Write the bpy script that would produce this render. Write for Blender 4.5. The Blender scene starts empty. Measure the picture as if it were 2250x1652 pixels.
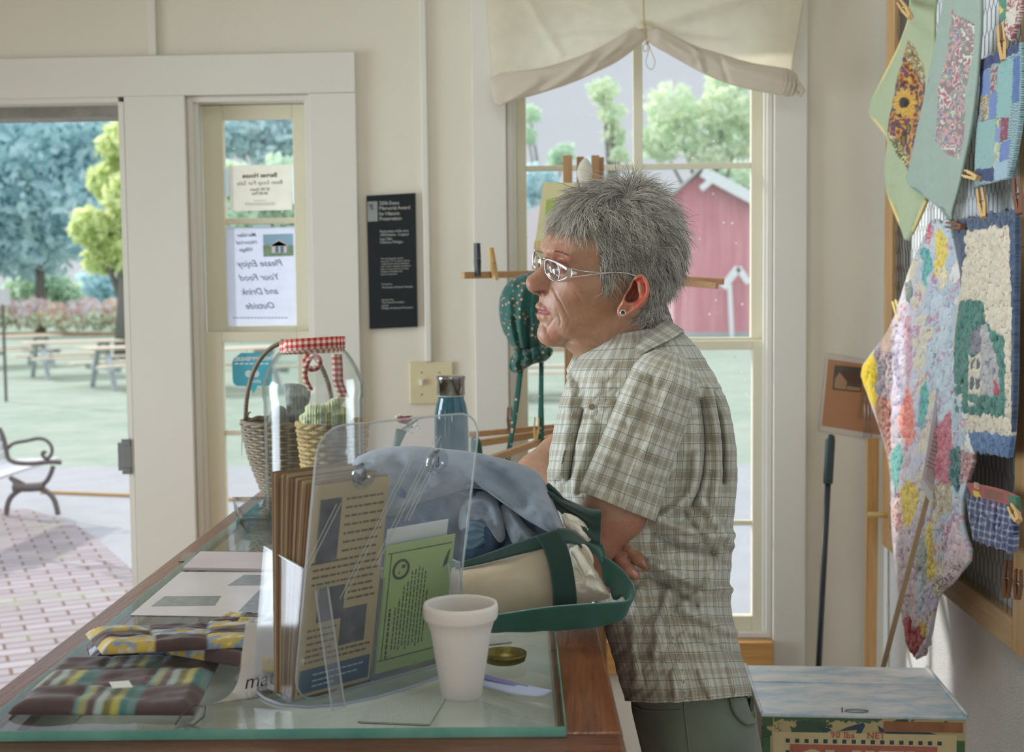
import bpy, bmesh, math, random
import numpy as np
from mathutils import Vector, Matrix

random.seed(7)
rng = np.random.default_rng(7)
SC = bpy.context.scene
COL = SC.collection
rad = math.radians

# ------------------------------------------------------------------ camera
F, CX, CY = 2800.0, 1125.0, 826.0            # focal length in pixels of a 2250 x 1652 frame
CAM = np.array([0.0, 0.0, 1.5])
YAW, PITCH, ROLL = 2.76, 3.70, -0.60
_M = Matrix.Rotation(rad(YAW), 3, 'Z') @ Matrix.Rotation(rad(90 - PITCH), 3, 'X') @ Matrix.Rotation(rad(ROLL), 3, 'Z')
MC = np.array([list(r) for r in _M])
cam_data = bpy.data.cameras.new('camera')
cam = bpy.data.objects.new('camera', cam_data)
COL.objects.link(cam)
cam.matrix_world = Matrix.Translation(CAM.tolist()) @ _M.to_4x4()
cam_data.sensor_width = 36.0
cam_data.lens = 36.0 * F / 2250.0
cam_data.clip_start = 0.05
cam_data.clip_end = 400
cam_data.dof.use_dof = True
cam_data.dof.focus_distance = 1.80
cam_data.dof.aperture_fstop = 7.0
SC.camera = cam


def ray(px, py):
    return MC @ np.array([(px - CX) / F, -(py - CY) / F, -1.0])


def W(px, py, Y):
    """photo pixel -> the point of that sight line standing at distance Y into the room"""
    d = ray(px, py)
    return CAM + d * (Y / d[1])


def WX(px, py, X):
    d = ray(px, py)
    return CAM + d * (X / d[0])


def WZ(px, py, z):
    d = ray(px, py)
    return CAM + d * ((z - CAM[2]) / d[2])


def proj(p):
    q = MC.T @ (np.asarray(p, float) - CAM)
    return CX + F * q[0] / -q[2], CY - F * q[1] / -q[2]

# ------------------------------------------------------------------ view, world, sun, added fill lamps
SC.view_settings.view_transform = 'Standard'
SC.view_settings.look = 'None'
SC.view_settings.gamma = 1.0
SC.view_settings.use_curve_mapping = False
SC.view_settings.exposure = 0.0

world = bpy.data.worlds.new('world')
SC.world = world
world.use_nodes = True
_nt = world.node_tree
_bg = _nt.nodes['Background']
_tc = _nt.nodes.new('ShaderNodeTexCoord')
_sx = _nt.nodes.new('ShaderNodeSeparateXYZ')
_cr = _nt.nodes.new('ShaderNodeValToRGB')
_nt.links.new(_tc.outputs['Generated'], _sx.inputs[0])
_nt.links.new(_sx.outputs['Z'], _cr.inputs[0])
_cr.color_ramp.elements[0].position = 0.0
_cr.color_ramp.elements[0].color = (0.68, 0.73, 0.77, 1)
_cr.color_ramp.elements[1].position = 0.30
_cr.color_ramp.elements[1].color = (0.64, 0.69, 0.77, 1)
_e = _cr.color_ramp.elements.new(0.62)                 # the bright hazy upper sky
_e.color = (1.9, 1.98, 2.1, 1)
_nt.links.new(_cr.outputs[0], _bg.inputs[0])
_bg.inputs[1].default_value = 1.0


def lamp(name, kind, loc, direction, energy, color, size=None, size_y=None, angle=None):
    d = bpy.data.lights.new(name, kind)
    d.energy = energy
    d.color = color
    if kind == 'AREA':
        d.shape = 'RECTANGLE'
        d.size, d.size_y = size, size_y
    if angle is not None:
        d.angle = angle
    o = bpy.data.objects.new(name, d)
    COL.objects.link(o)
    o.location = loc
    o.rotation_euler = Vector(direction).to_track_quat('-Z', 'Y').to_euler()
    return o


lamp('sun', 'SUN', (-6, 9, 8), (0.70, -0.52, -0.50), 3.4, (1.0, 0.95, 0.86), angle=rad(2.5))
# added area lamps out of view that brighten the room; no such sources known
lamp('added_fill_corner', 'AREA', (-3.12, 2.3, 1.25), (1, -0.02, -0.06), 33, (0.80, 0.90, 1.0), 1.3, 1.9).data.spread = rad(92)
lamp('added_fill_ceiling', 'AREA', (-0.15, 1.95, 2.80), (0.30, 0.0, -1), 8.5, (0.96, 0.98, 1.0), 1.4, 0.7)
lamp('added_fill_left', 'AREA', (-3.12, -0.9, 1.6), (1, 0.35, -0.10), 9, (0.90, 0.95, 1.0), 1.5, 1.5)
lamp('added_fill_rear', 'AREA', (-1.2, -2.92, 1.7), (0.25, 1, -0.05), 3, (0.97, 0.97, 1.0), 1.6, 1.5)
lamp('added_fill_rear_right', 'AREA', (0.50, -2.92, 1.05), (0.05, 1, -0.02), 19, (1.0, 0.98, 0.95), 0.6, 1.9)

# ------------------------------------------------------------------ mesh helpers


class MB:
    """collects vertices, faces, uv and colours of one mesh"""

    def __init__(s):
        s.v, s.f, s.mi, s.col, s.uv = [], [], [], [], {}

    def add(s, vs, fs, mi=0, col=None, uv=None):
        b = len(s.v)
        s.v.extend([tuple(map(float, p)) for p in vs])
        s.f.extend([tuple(b + i for i in f) for f in fs])
        s.mi.extend([mi] * len(fs))
        if col is not None:
            while len(s.col) < b:
                s.col.append((1, 1, 1))
            if len(np.shape(col)) == 1:
                col = [col] * len(vs)
            s.col.extend([tuple(map(float, c)) for c in col])
        if uv is not None:
            for i, q in enumerate(uv):
                s.uv[b + i] = q
        return s

    def box(s, x0, x1, y0, y1, z0, z1, mi=0, col=None, M=None):
        vs = [(x, y, z) for x in (x0, x1) for y in (y0, y1) for z in (z0, z1)]
        if M is not None:
            vs = [tuple(M @ Vector(p)) for p in vs]
        return s.add(vs, [(0, 1, 3, 2), (4, 6, 7, 5), (0, 4, 5, 1), (2, 3, 7, 6), (0, 2, 6, 4), (1, 5, 7, 3)], mi, col)

    def beam(s, a, b, w, h, up=(0, 0, 1), mi=0, col=None):
        """a rectangular bar from a to b, w across, h along 'up'"""
        a, b = Vector(a), Vector(b)
        d = (b - a).normalized()
        u = Vector(up)
        side = d.cross(u).normalized()
        u = side.cross(d).normalized()
        vs = []
        for p in (a, b):
            for i, j in ((-1, -1), (1, -1), (1, 1), (-1, 1)):
                vs.append(p + side * (w / 2 * i) + u * (h / 2 * j))
        return s.add(vs, [(0, 3, 2, 1), (4, 5, 6, 7), (0, 1, 5, 4), (1, 2, 6, 5), (2, 3, 7, 6), (3, 0, 4, 7)], mi, col)

    def tube(s, pts, r, n=10, mi=0, col=None, cap=True, closed=False):
        P = [Vector(p) for p in pts]
        m = len(P)
        R = [r] * m if np.isscalar(r) else list(r)
        vs, ref = [], None
        for i, p in enumerate(P):
            if closed:
                d = P[(i + 1) % m] - P[i - 1]
            else:
                d = P[min(i + 1, m - 1)] - P[max(i - 1, 0)]
            d.normalize()
            if ref is None:
                ref = Vector((0, 0, 1)) if abs(d.z) < .9 else Vector((1, 0, 0))
            ref = (ref - d * ref.dot(d)).normalized()
            q = d.cross(ref)
            for k in range(n):
                t = 2 * math.pi * k / n
                vs.append(p + (ref * math.cos(t) + q * math.sin(t)) * R[i])
        fs = []
        for i in range(m if closed else m - 1):
            j = (i + 1) % m
            for k in range(n):
                l = (k + 1) % n
                fs.append((i * n + k, i * n + l, j * n + l, j * n + k))
        if cap and not closed:
            fs.append(tuple(range(n - 1, -1, -1)))
            fs.append(tuple((m - 1) * n + k for k in range(n)))
        return s.add(vs, fs, mi, col)

    def lathe(s, prof, c=(0, 0, 0), n=48, mi=0, col=None, M=None, sx=1, sy=1):
        vs, fs = [], []
        m = len(prof)
        for r, z in prof:
            for k in range(n):
                t = 2 * math.pi * k / n
                p = Vector((r * math.cos(t) * sx, r * math.sin(t) * sy, z))
                if M is not None:
                    p = M @ p
                vs.append((p.x + c[0], p.y + c[1], p.z + c[2]))
        for i in range(m - 1):
            for k in range(n):
                l = (k + 1) % n
                fs.append((i * n + k, i * n + l, (i + 1) * n + l, (i + 1) * n + k))
        if prof[0][0] > 1e-6:
            fs.append(tuple(range(n - 1, -1, -1)))
        if prof[-1][0] > 1e-6:
            fs.append(tuple((m - 1) * n + k for k in range(n)))
        return s.add(vs, fs, mi, col)

    def prism(s, poly, h, M=None, mi=0, col=None):
        """polygon in local xy raised by h along local z, placed by matrix M"""
        n = len(poly)
        vs = [Vector((x, y, 0)) for x, y in poly] + [Vector((x, y, h)) for x, y in poly]
        if M is not None:
            vs = [M @ p for p in vs]
        fs = [tuple(range(n - 1, -1, -1)), tuple(range(n, 2 * n))]
        fs += [(i, (i + 1) % n, n + (i + 1) % n, n + i) for i in range(n)]
        return s.add(vs, fs, mi, col)

    def grid(s, P, mi=0, col=None, uv=None, wrap_u=False, wrap_v=False):
        """P[i][j] an array (m, n, 3)"""
        P = np.asarray(P, float)
        m, n = P.shape[:2]
        fs = []
        for i in range(m if wrap_u else m - 1):
            for j in range(n if wrap_v else n - 1):
                a, b = (i + 1) % m, (j + 1) % n
                fs.append((i * n + j, a * n + j, a * n + b, i * n + b))
        c = None if col is None else (col if len(np.shape(col)) == 1 else np.asarray(col).reshape(-1, 3))
        return s.add(P.reshape(-1, 3), fs, mi, c, None if uv is None else np.asarray(uv).reshape(-1, 2))

    def slab(s, P, th, mi=0, col=None, uv=None, mi_back=None):
        """a sheet with real thickness: front grid P, back offset by th along its normals"""
        P = np.asarray(P, float)
        du = np.gradient(P, axis=0)
        dv = np.gradient(P, axis=1)
        N = np.cross(du, dv)
        N /= np.maximum(np.linalg.norm(N, axis=2, keepdims=True), 1e-9)
        th = np.asarray(th)
        if th.ndim == 2:
            th = th[..., None]
        Q = P - N * th
        m, n = P.shape[:2]
        rim = [(i, 0) for i in range(m)] + [(m - 1, j) for j in range(1, n)] + \
              [(i, n - 1) for i in range(m - 2, -1, -1)] + [(0, j) for j in range(n - 2, 0, -1)]
        b = len(s.v)
        s.grid(P, mi, col, uv)
        s.grid(Q[:, ::-1], mi if mi_back is None else mi_back, None if col is None else (col if len(np.shape(col)) == 1 else np.asarray(col)[:, ::-1]),
               None if uv is None else np.asarray(uv)[:, ::-1])
        k = len(rim)
        for a in range(k):
            i, j = rim[a]
            i2, j2 = rim[(a + 1) % k]
            s.f.append((b + i * n + j, b + m * n + i * n + (n - 1 - j), b + m * n + i2 * n + (n - 1 - j2), b + i2 * n + j2))
            s.mi.append(mi)
        return s


def obj(name, mb, mats, parent=None, smooth=False, base=None, bevel=0, weld=False):
    """links one mesh; a top-level one gets its origin at its base"""
    V = np.array(mb.v, float) if len(mb.v) else np.zeros((1, 3))
    if parent is not None:
        o0 = np.array(parent.get('_w', tuple(parent.location)))
    elif base is not None:
        o0 = np.array(base, float)
    else:
        o0 = np.array([(V[:, 0].min() + V[:, 0].max()) / 2, (V[:, 1].min() + V[:, 1].max()) / 2, V[:, 2].min()])
    me = bpy.data.meshes.new(name)
    me.from_pydata((V - o0).tolist(), [], mb.f)
    if not isinstance(mats, (list, tuple)):
        mats = [mats]
    for m in mats:
        me.materials.append(m)
    if len(mats) > 1:
        me.polygons.foreach_set('material_index', mb.mi)
    if mb.col:
        while len(mb.col) < len(mb.v):
            mb.col.append((1, 1, 1))
        a = me.color_attributes.new('Col', 'FLOAT_COLOR', 'POINT')
        c = np.ones((len(mb.v), 4), np.float32)
        c[:, :3] = np.array(mb.col)
        a.data.foreach_set('color', c.ravel())
    if mb.uv:
        uvl = me.uv_layers.new(name='UVMap')
        li = np.zeros(len(me.loops), np.int32)
        me.loops.foreach_get('vertex_index', li)
        T = np.zeros((len(mb.v), 2), np.float32)
        for k, q in mb.uv.items():
            T[k] = q
        uvl.data.foreach_set('uv', T[li].ravel())
    if smooth:
        me.polygons.foreach_set('use_smooth', [True] * len(me.polygons))
    me.update()
    o = bpy.data.objects.new(name, me)
    COL.objects.link(o)
    if parent is not None:
        o.parent = parent
        o['_w'] = tuple(map(float, o0))
    else:
        o.location = o0
        o['_w'] = tuple(map(float, o0))
    if bevel:
        b = o.modifiers.new('bevel', 'BEVEL')
        b.width = bevel
        b.segments = 2
        b.limit_method = 'ANGLE'
        b.angle_limit = rad(40)
    if smooth and bevel:
        pass
    return o


def thing(name, label, cat, loc, group=None):
    o = bpy.data.objects.new(name, None)
    COL.objects.link(o)
    o.empty_display_size = 0.05
    o.location = tuple(map(float, loc))
    o['_w'] = tuple(map(float, loc))
    return tag(o, label, cat, group)


def tag(o, label=None, cat=None, group=None, kind=None):
    if label:
        o['label'] = label
    if cat:
        o['category'] = cat
    if group:
        o['group'] = group
    if kind:
        o['kind'] = kind
    return o


def struct(o):
    o['kind'] = 'structure'
    return o


def copy_thing(root, dx=(0, 0, 0), rotz=0.0, label=None, scale=None):
    """a copy of a thing with copies of its parts and sub-parts, moved by dx"""
    r = root.copy()
    COL.objects.link(r)
    r.location = Vector(root.location) + Vector(dx)
    r.rotation_euler = (root.rotation_euler[0], root.rotation_euler[1], root.rotation_euler[2] + rotz)
    if scale:
        r.scale = (scale,) * 3
    if label:
        r['label'] = label
    for ch in list(root.children):
        c = ch.copy()
        COL.objects.link(c)
        c.parent = r
        for g in ch.children:
            d = g.copy()
            COL.objects.link(d)
            d.parent = c
    return r


def chaikin(p, k=2, closed=False):
    p = [np.array(q, float) for q in p]
    for _ in range(k):
        q = []
        n = len(p)
        for i in range(n if closed else n - 1):
            a, b = p[i], p[(i + 1) % n]
            q += [a * .75 + b * .25, a * .25 + b * .75]
        if not closed:
            q = [p[0]] + q + [p[-1]]
        p = q
    return p


def resample(p, n, closed=False):
    p = np.array(p, float)
    if closed:
        p = np.vstack([p, p[:1]])
    d = np.r_[0, np.cumsum(np.linalg.norm(np.diff(p, axis=0), axis=1))]
    t = np.linspace(0, d[-1], n + 1)[:-1] if closed else np.linspace(0, d[-1], n)
    return np.stack([np.interp(t, d, p[:, k]) for k in range(p.shape[1])], 1)


def inpoly(x, y, poly):
    poly = np.array(poly, float)
    c = np.zeros(np.shape(x), bool)
    n = len(poly)
    for i in range(n):
        x1, y1 = poly[i]
        x2, y2 = poly[i - 1]
        m = ((y1 > y) != (y2 > y)) & (x < (x2 - x1) * (y - y1) / (y2 - y1 + 1e-12) + x1)
        c ^= m
    return c


def vnoise(x, y, z=0.0, seed=0):
    """smooth value noise, -1..1, vectorised"""
    x, y, z = np.broadcast_arrays(np.asarray(x, float), np.asarray(y, float), np.asarray(z, float))
    xi, yi, zi = np.floor(x).astype(np.int64), np.floor(y).astype(np.int64), np.floor(z).astype(np.int64)
    fx, fy, fz = x - xi, y - yi, z - zi
    fx, fy, fz = [t * t * (3 - 2 * t) for t in (fx, fy, fz)]

    def h(a, b, c):
        n = (a * 374761393 + b * 668265263 + c * 2147483647 + seed * 974711) & 0xffffffff
        n = ((n ^ (n >> 13)) * 1274126177) & 0xffffffff
        return ((n ^ (n >> 16)) & 0xffff) / 32767.5 - 1
    r = 0
    for a in (0, 1):
        for b in (0, 1):
            for c in (0, 1):
                w = (fx if a else 1 - fx) * (fy if b else 1 - fy) * (fz if c else 1 - fz)
                r = r + w * h(xi + a, yi + b, zi + c)
    return r


def fbm(x, y, z=0.0, o=3, seed=0):
    r, a = 0, 1
    for k in range(o):
        r = r + a * vnoise(np.asarray(x) * 2 ** k, np.asarray(y) * 2 ** k, np.asarray(z) * 2 ** k, seed + k)
        a *= .5
    return r

# ------------------------------------------------------------------ material helpers


def srgb(*c):
    """0..255 display colour -> linear"""
    return tuple(((v / 255) / 12.92 if v / 255 <= 0.04045 else ((v / 255 + 0.055) / 1.055) ** 2.4) for v in c)


class NT:
    def __init__(s, name):
        s.m = bpy.data.materials.new(name)
        s.m.use_nodes = True
        s.t = s.m.node_tree
        s.b = s.t.nodes['Principled BSDF']
        s.out = s.t.nodes['Material Output']
        s._tc = None

    def n(s, typ, **kw):
        o = s.t.nodes.new(typ)
        for k, v in kw.items():
            if k in o.inputs:
                if hasattr(v, 'is_output'):
                    s.t.links.new(v, o.inputs[k])
                else:
                    o.inputs[k].default_value = v
            else:
                setattr(o, k, v)
        return o

    def l(s, a, b):
        s.t.links.new(a, b)

    def tc(s, which='Object'):
        if s._tc is None:
            s._tc = s.t.nodes.new('ShaderNodeTexCoord')
        return s._tc.outputs[which]

    def mapping(s, src, scale=(1, 1, 1), rot=(0, 0, 0), loc=(0, 0, 0)):
        m = s.n('ShaderNodeMapping')
        s.l(src, m.inputs['Vector'])
        m.inputs['Scale'].default_value = scale
        m.inputs['Rotation'].default_value = rot
        m.inputs['Location'].default_value = loc
        return m.outputs[0]

    def noise(s, scale, detail=3, vec=None, rough=.5, dist=0, out='Fac'):
        o = s.n('ShaderNodeTexNoise')
        o.inputs['Scale'].default_value = scale
        o.inputs['Detail'].default_value = detail
        o.inputs['Roughness'].default_value = rough
        o.inputs['Distortion'].default_value = dist
        s.l(vec if vec is not None else s.tc(), o.inputs['Vector'])
        return o.outputs[out]

    def ramp(s, fac, stops, interp='LINEAR'):
        o = s.n('ShaderNodeValToRGB')
        r = o.color_ramp
        r.interpolation = interp
        while len(r.elements) < len(stops):
            r.elements.new(0.5)
        for e, (p, c) in zip(r.elements, stops):
            e.position = p
            e.color = (c, c, c, 1) if np.isscalar(c) else tuple(c)[:3] + (1,)
        s.l(fac, o.inputs[0])
        return o.outputs[0]

    def mix(s, fac, a, b, mode='MIX'):
        o = s.n('ShaderNodeMix', data_type='RGBA', blend_type=mode)
        for v, i in ((fac, 0), (a, 6), (b, 7)):
            if hasattr(v, 'is_output'):
                s.l(v, o.inputs[i])
            elif i == 0:
                o.inputs[0].default_value = v
            else:
                o.inputs[i].default_value = tuple(v)[:3] + (1,)
        return o.outputs[2]

    def math(s, op, a, b=None, c=None):
        o = s.n('ShaderNodeMath', operation=op)
        for i, v in enumerate((a, b, c)):
            if v is None:
                continue
            if hasattr(v, 'is_output'):
                s.l(v, o.inputs[i])
            else:
                o.inputs[i].default_value = v
        return o.outputs[0]

    def bump(s, h, strength=.3, dist=.01):
        o = s.n('ShaderNodeBump')
        o.inputs['Strength'].default_value = strength
        o.inputs['Distance'].default_value = dist
        s.l(h, o.inputs['Height'])
        s.l(o.outputs[0], s.b.inputs['Normal'])
        return o

    def attr(s, name='Col'):
        return s.n('ShaderNodeAttribute', attribute_name=name).outputs['Color']

    def fin(s, color=None, rough=.6, metal=0, spec=None, sheen=0):
        if color is not None:
            if hasattr(color, 'is_output'):
                s.l(color, s.b.inputs['Base Color'])
            else:
                s.b.inputs['Base Color'].default_value = tuple(color)[:3] + (1,)
        if hasattr(rough, 'is_output'):
            s.l(rough, s.b.inputs['Roughness'])
        else:
            s.b.inputs['Roughness'].default_value = rough
        s.b.inputs['Metallic'].default_value = metal
        if spec is not None:
            s.b.inputs['Specular IOR Level'].default_value = spec
        if sheen:
            s.b.inputs['Sheen Weight'].default_value = sheen
        return s.m


_plain = {}


def plain(name, c, rough=.6, metal=0, var=.06, scale=12, bump=0, bscale=120, sheen=0):
    """a procedural material: one colour with slight mottling and grain"""
    if name in _plain:
        return _plain[name]
    s = NT(name)
    c = np.array(srgb(*c))
    col = s.ramp(s.noise(scale, 4), [(.25, c * (1 - var)), (.75, np.minimum(c * (1 + var), 1))])
    if bump:
        s.bump(s.noise(bscale, 3), bump, .002)
    _plain[name] = s.fin(col, rough, metal, sheen=sheen)
    return _plain[name]


def painted(name, rough=.85, weave=0, wscale=900, sheen=.1, spec=.3, relief=0):
    """colour from the patches sewn into the mesh (its Col attribute), with a woven grain"""
    if name in _plain:
        return _plain[name]
    s = NT(name)
    col = s.mix(.14, s.attr(), s.noise(300, 2, out='Color'), 'OVERLAY')
    if weave:
        s.bump(s.noise(wscale, 2), weave, .001)
    _plain[name] = s.fin(col, rough, 0, spec, sheen)
    return _plain[name]


def thin_glass(name, tint=(1, 1, 1), rough=.02, refl=1.0, dirt=0, dirt_scale=40, edge=None):
    """clear sheet: lets light straight through, mirrors by its Fresnel, may carry dust"""
    s = NT(name)
    s.t.nodes.remove(s.b)
    tr = s.n('ShaderNodeBsdfTransparent')
    tr.inputs[0].default_value = tuple(tint) + (1,)
    gl = s.n('ShaderNodeBsdfGlossy')
    gl.inputs['Roughness'].default_value = rough
    lw = s.n('ShaderNodeLayerWeight')
    lw.inputs['Blend'].default_value = .5
    # Schlick's law, the same on both faces of the sheet
    f5 = s.math('POWER', lw.outputs['Facing'], 5.0)
    fac = s.math('MULTIPLY', s.math('MULTIPLY_ADD', f5, .96, .04), refl)
    mx = s.n('ShaderNodeMixShader')
    s.l(fac, mx.inputs[0])
    s.l(tr.outputs[0], mx.inputs[1])
    s.l(gl.outputs[0], mx.inputs[2])
    last = mx.outputs[0]
    if edge is not None:
        ed = s.n('ShaderNodeBsdfTransparent')
        ed.inputs[0].default_value = tuple(edge) + (1,)
        f = s.ramp(lw.outputs['Facing'], [(.55, 0.0), (.98, 1.0)])
        m2 = s.n('ShaderNodeMixShader')
        s.l(f, m2.inputs[0])
        s.l(tr.outputs[0], m2.inputs[1])
        s.l(ed.outputs[0], m2.inputs[2])
        s.l(m2.outputs[0], mx.inputs[1])
    if dirt:
        df = s.n('ShaderNodeBsdfDiffuse')
        df.inputs[0].default_value = (.75, .76, .74, 1)
        tl = s.n('ShaderNodeBsdfTranslucent')
        tl.inputs[0].default_value = (.8, .82, .82, 1)
        ad = s.n('ShaderNodeMixShader')
        ad.inputs[0].default_value = .5
        s.l(df.outputs[0], ad.inputs[1])
        s.l(tl.outputs[0], ad.inputs[2])
        d1 = s.ramp(s.noise(dirt_scale, 6, rough=.7), [(.35, 0.0), (.8, 1.0)])
        vo = s.n('ShaderNodeTexVoronoi')
        vo.inputs['Scale'].default_value = dirt_scale * 2.2
        s.l(s.tc(), vo.inputs['Vector'])
        spots = s.ramp(vo.outputs['Distance'], [(.05, 1.0), (.12, 0.0)])
        spots = s.math('MULTIPLY', spots, s.ramp(s.noise(9, 2), [(.45, 0.0), (.6, 1.0)]))
        f = s.math('MINIMUM', s.math('MULTIPLY_ADD', spots, .8, s.math('MULTIPLY_ADD', d1, dirt, dirt * .4)), .9)
        m3 = s.n('ShaderNodeMixShader')
        s.l(f, m3.inputs[0])
        s.l(last, m3.inputs[1])
        s.l(ad.outputs[0], m3.inputs[2])
        last = m3.outputs[0]
    s.l(last, s.out.inputs['Surface'])
    return s.m


def wood(name, c1, c2, scale=1.0, axis='Z', rough=.45, knots=False, bump=.15):
    """grain running along the given axis"""
    if name in _plain:
        return _plain[name]
    s = NT(name)
    st = {'X': (.06, 1, 1), 'Y': (1, .06, 1), 'Z': (1, 1, .06)}[axis]
    v = s.mapping(s.tc(), tuple(k * 22 * scale for k in st))
    g = s.noise(1.0, 6, v, .6, 1.2)
    fine = s.noise(9.0, 3, v, .6)
    c1, c2 = np.array(srgb(*c1)), np.array(srgb(*c2))
    col = s.ramp(g, [(.3, c2), (.48, (c1 + c2) / 2), (.7, c1)])
    col = s.mix(.35, col, s.ramp(fine, [(.3, c2 * .8), (.7, c1)]), 'MULTIPLY' if False else 'MIX')
    if knots:
        vo = s.n('ShaderNodeTexVoronoi')
        vo.inputs['Scale'].default_value = 6
        s.l(s.mapping(s.tc(), (1, 1, 1)), vo.inputs['Vector'])
        k = s.ramp(vo.outputs['Distance'], [(.05, 1.0), (.16, 0.0)])
        col = s.mix(k, col, c2 * .45)
    s.bump(s.math('ADD', g, fine), bump, .002)
    _plain[name] = s.fin(col, rough)
    return _plain[name]


def text_mesh(body, size, M, depth=.0004, align='LEFT', shear=0.0, spacing=1.0, line=1.0, bold=0.0):
    """letters as a mesh builder; M takes text-plane xy (z out) to the world"""
    cu = bpy.data.curves.new('letters', 'FONT')
    cu.body = body
    cu.size = size
    cu.align_x = align
    cu.shear = shear
    cu.space_character = spacing
    cu.space_line = line
    cu.extrude = depth
    cu.offset = bold
    cu.resolution_u = 2
    o = bpy.data.objects.new('letters', cu)
    COL.objects.link(o)
    bpy.context.view_layer.update()
    me = o.evaluated_get(bpy.context.evaluated_depsgraph_get()).to_mesh()
    mb = MB()
    mb.add([M @ v.co for v in me.vertices], [tuple(p.vertices) for p in me.polygons])
    o.to_mesh_clear()
    bpy.data.objects.remove(o)
    bpy.data.curves.remove(cu)
    return mb


def frame_matrix(o, ex, ey):
    """matrix with origin o, local x along ex, local y along ey"""
    ex, ey = Vector(ex).normalized(), Vector(ey)
    ez = ex.cross(ey).normalized()
    ey = ez.cross(ex)
    return Matrix(((ex.x, ey.x, ez.x, o[0]), (ex.y, ey.y, ez.y, o[1]), (ex.z, ey.z, ez.z, o[2]), (0, 0, 0, 1)))

# ================================================================== the room
BW = 3.55                      # room face of the back wall
XR = 0.86                      # room face of the right wall
CEIL, FLOOR = 2.85, 0.0


def wall_paint(name, c, dirt=.04, bump=.25, scale=3):
    s = NT(name)
    c = np.array(srgb(*c))
    a = s.ramp(s.noise(scale, 5), [(.3, c * (1 - dirt)), (.7, c * (1 + dirt * .5))])
    sp = s.ramp(s.noise(55, 2), [(.80, 0.0), (.84, 1.0)])
    col = s.mix(s.math('MULTIPLY', sp, .5), a, c * .45)
    s.bump(s.math('ADD', s.noise(45, 4), s.noise(260, 2)), bump, .0025)
    return s.fin(col, .55, spec=.35)


M_wall = wall_paint('cream_plaster_paint', (222, 217, 201))
M_wall2 = wall_paint('white_rough_plaster', (236, 240, 242), .05, .9, 5)  # plaster colour raised and blued to stand in for daylight on this wall
M_trim = wall_paint('cream_gloss_trim_paint', (222, 220, 210), .03, .12)
M_sash = wall_paint('cream_sash_paint', (222, 218, 194), .03, .1)
M_gray = wall_paint('weathered_grey_jamb', (150, 148, 140), .25, .6, 20)
M_pane = thin_glass('window_glass', (.99, 1, 1), .0, .9, dirt=.035, dirt_scale=14)
M_floor = wood('floor_boards', (190, 164, 130), (140, 112, 84), 1, 'Y', .5)


def wall_with_holes(x0, x1, z0, z1, holes, y0, y1):
    """boxes filling a wall around rectangular holes, split on the hole edges"""
    mb = MB()
    xs = sorted({x0, x1} | {h[0] for h in holes} | {h[1] for h in holes})
    zs = sorted({z0, z1} | {h[2] for h in holes} | {h[3] for h in holes})
    for a, b in zip(xs, xs[1:]):
        run = None
        for c, d in zip(zs, zs[1:]):
            cx, cz = (a + b) / 2, (c + d) / 2
            if any(h[0] < cx < h[1] and h[2] < cz < h[3] for h in holes):
                if run:
                    mb.box(a, b, y0, y1, *run)
                run = None
            else:
                run = (run[0] if run else c, d)
        if run:
            mb.box(a, b, y0, y1, *run)
    return mb


DOOR = (-2.20, -1.247, 0.0, 2.062)
SIDE = (-1.070, -.726, .50, 2.056)
WIN = (-.178, .549, .530, 2.32)
struct(obj('wall_back', wall_with_holes(-3.2, XR + .15, 0, CEIL, [DOOR, SIDE, WIN], BW, BW + .14), M_wall))
struct(obj('wall_right', MB().box(XR, XR + .15, -3.0, BW, 0, CEIL), M_wall2))
# left wall and the wall behind the camera with openings cut for the added lamps
mb = wall_with_holes(-3.0, BW, 0, CEIL, [(-1.7, -.1, .85, 2.35), (1.6, 3.0, .25, 2.25)], 0, .14)
mb.v = [(-3.34 + p[1], p[0], p[2]) for p in mb.v]
mb.f = [tuple(reversed(f)) for f in mb.f]
struct(obj('wall_left', mb, M_wall))
struct(obj('wall_front', wall_with_holes(-3.2, XR + .15, 0, CEIL, [(-2.0, -.4, .9, 2.4), (.2, .82, 0, 2.1)], -3.14, -3.0), M_wall))
struct(obj('floor', MB().box(-3.34, XR + .15, -3.14, BW + .14, -.06, 0), M_floor))
struct(obj('ceiling', MB().box(-3.34, XR + .15, -3.14, BW + .14, CEIL, CEIL + .08), M_wall))

# trim boards on the back wall
y = BW
mb = MB().box(-2.32, -.594, y - .022, y, 2.058, 2.168)
struct(obj('trim_1', mb, M_trim, bevel=.002))
mb = MB().box(-1.243, -1.072, y - .020, y, 0, 2.058)
struct(obj('trim_2', mb, M_trim, bevel=.002))
mb = MB().box(-.724, -.594, y - .020, y, 0, 2.0575)
struct(obj('trim_3', mb, M_trim, bevel=.002))
mb = MB().box(-.272, -.180, y - .020, y, .45, 2.45)
struct(obj('trim_4', mb, M_trim, bevel=.002))
mb = MB().box(.551, .640, y - .020, y, .45, 2.45)
struct(obj('trim_5', mb, M_trim, bevel=.002))
mb = MB().box(-1.172, -1.150, y - .012, y, 2.169, CEIL)
struct(obj('trim_6', mb, M_trim, bevel=.002))
mb = MB().box(-.272, .640, y - .020, y, 2.45, 2.56)
struct(obj('trim_7', mb, M_trim, bevel=.002))
mb = MB().box(XR - .018, XR, y - .60, y, 0, .14).box(.64, XR - .02, y - .016, y, 0, .14)
struct(obj('baseboard_back', mb, M_trim))

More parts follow.
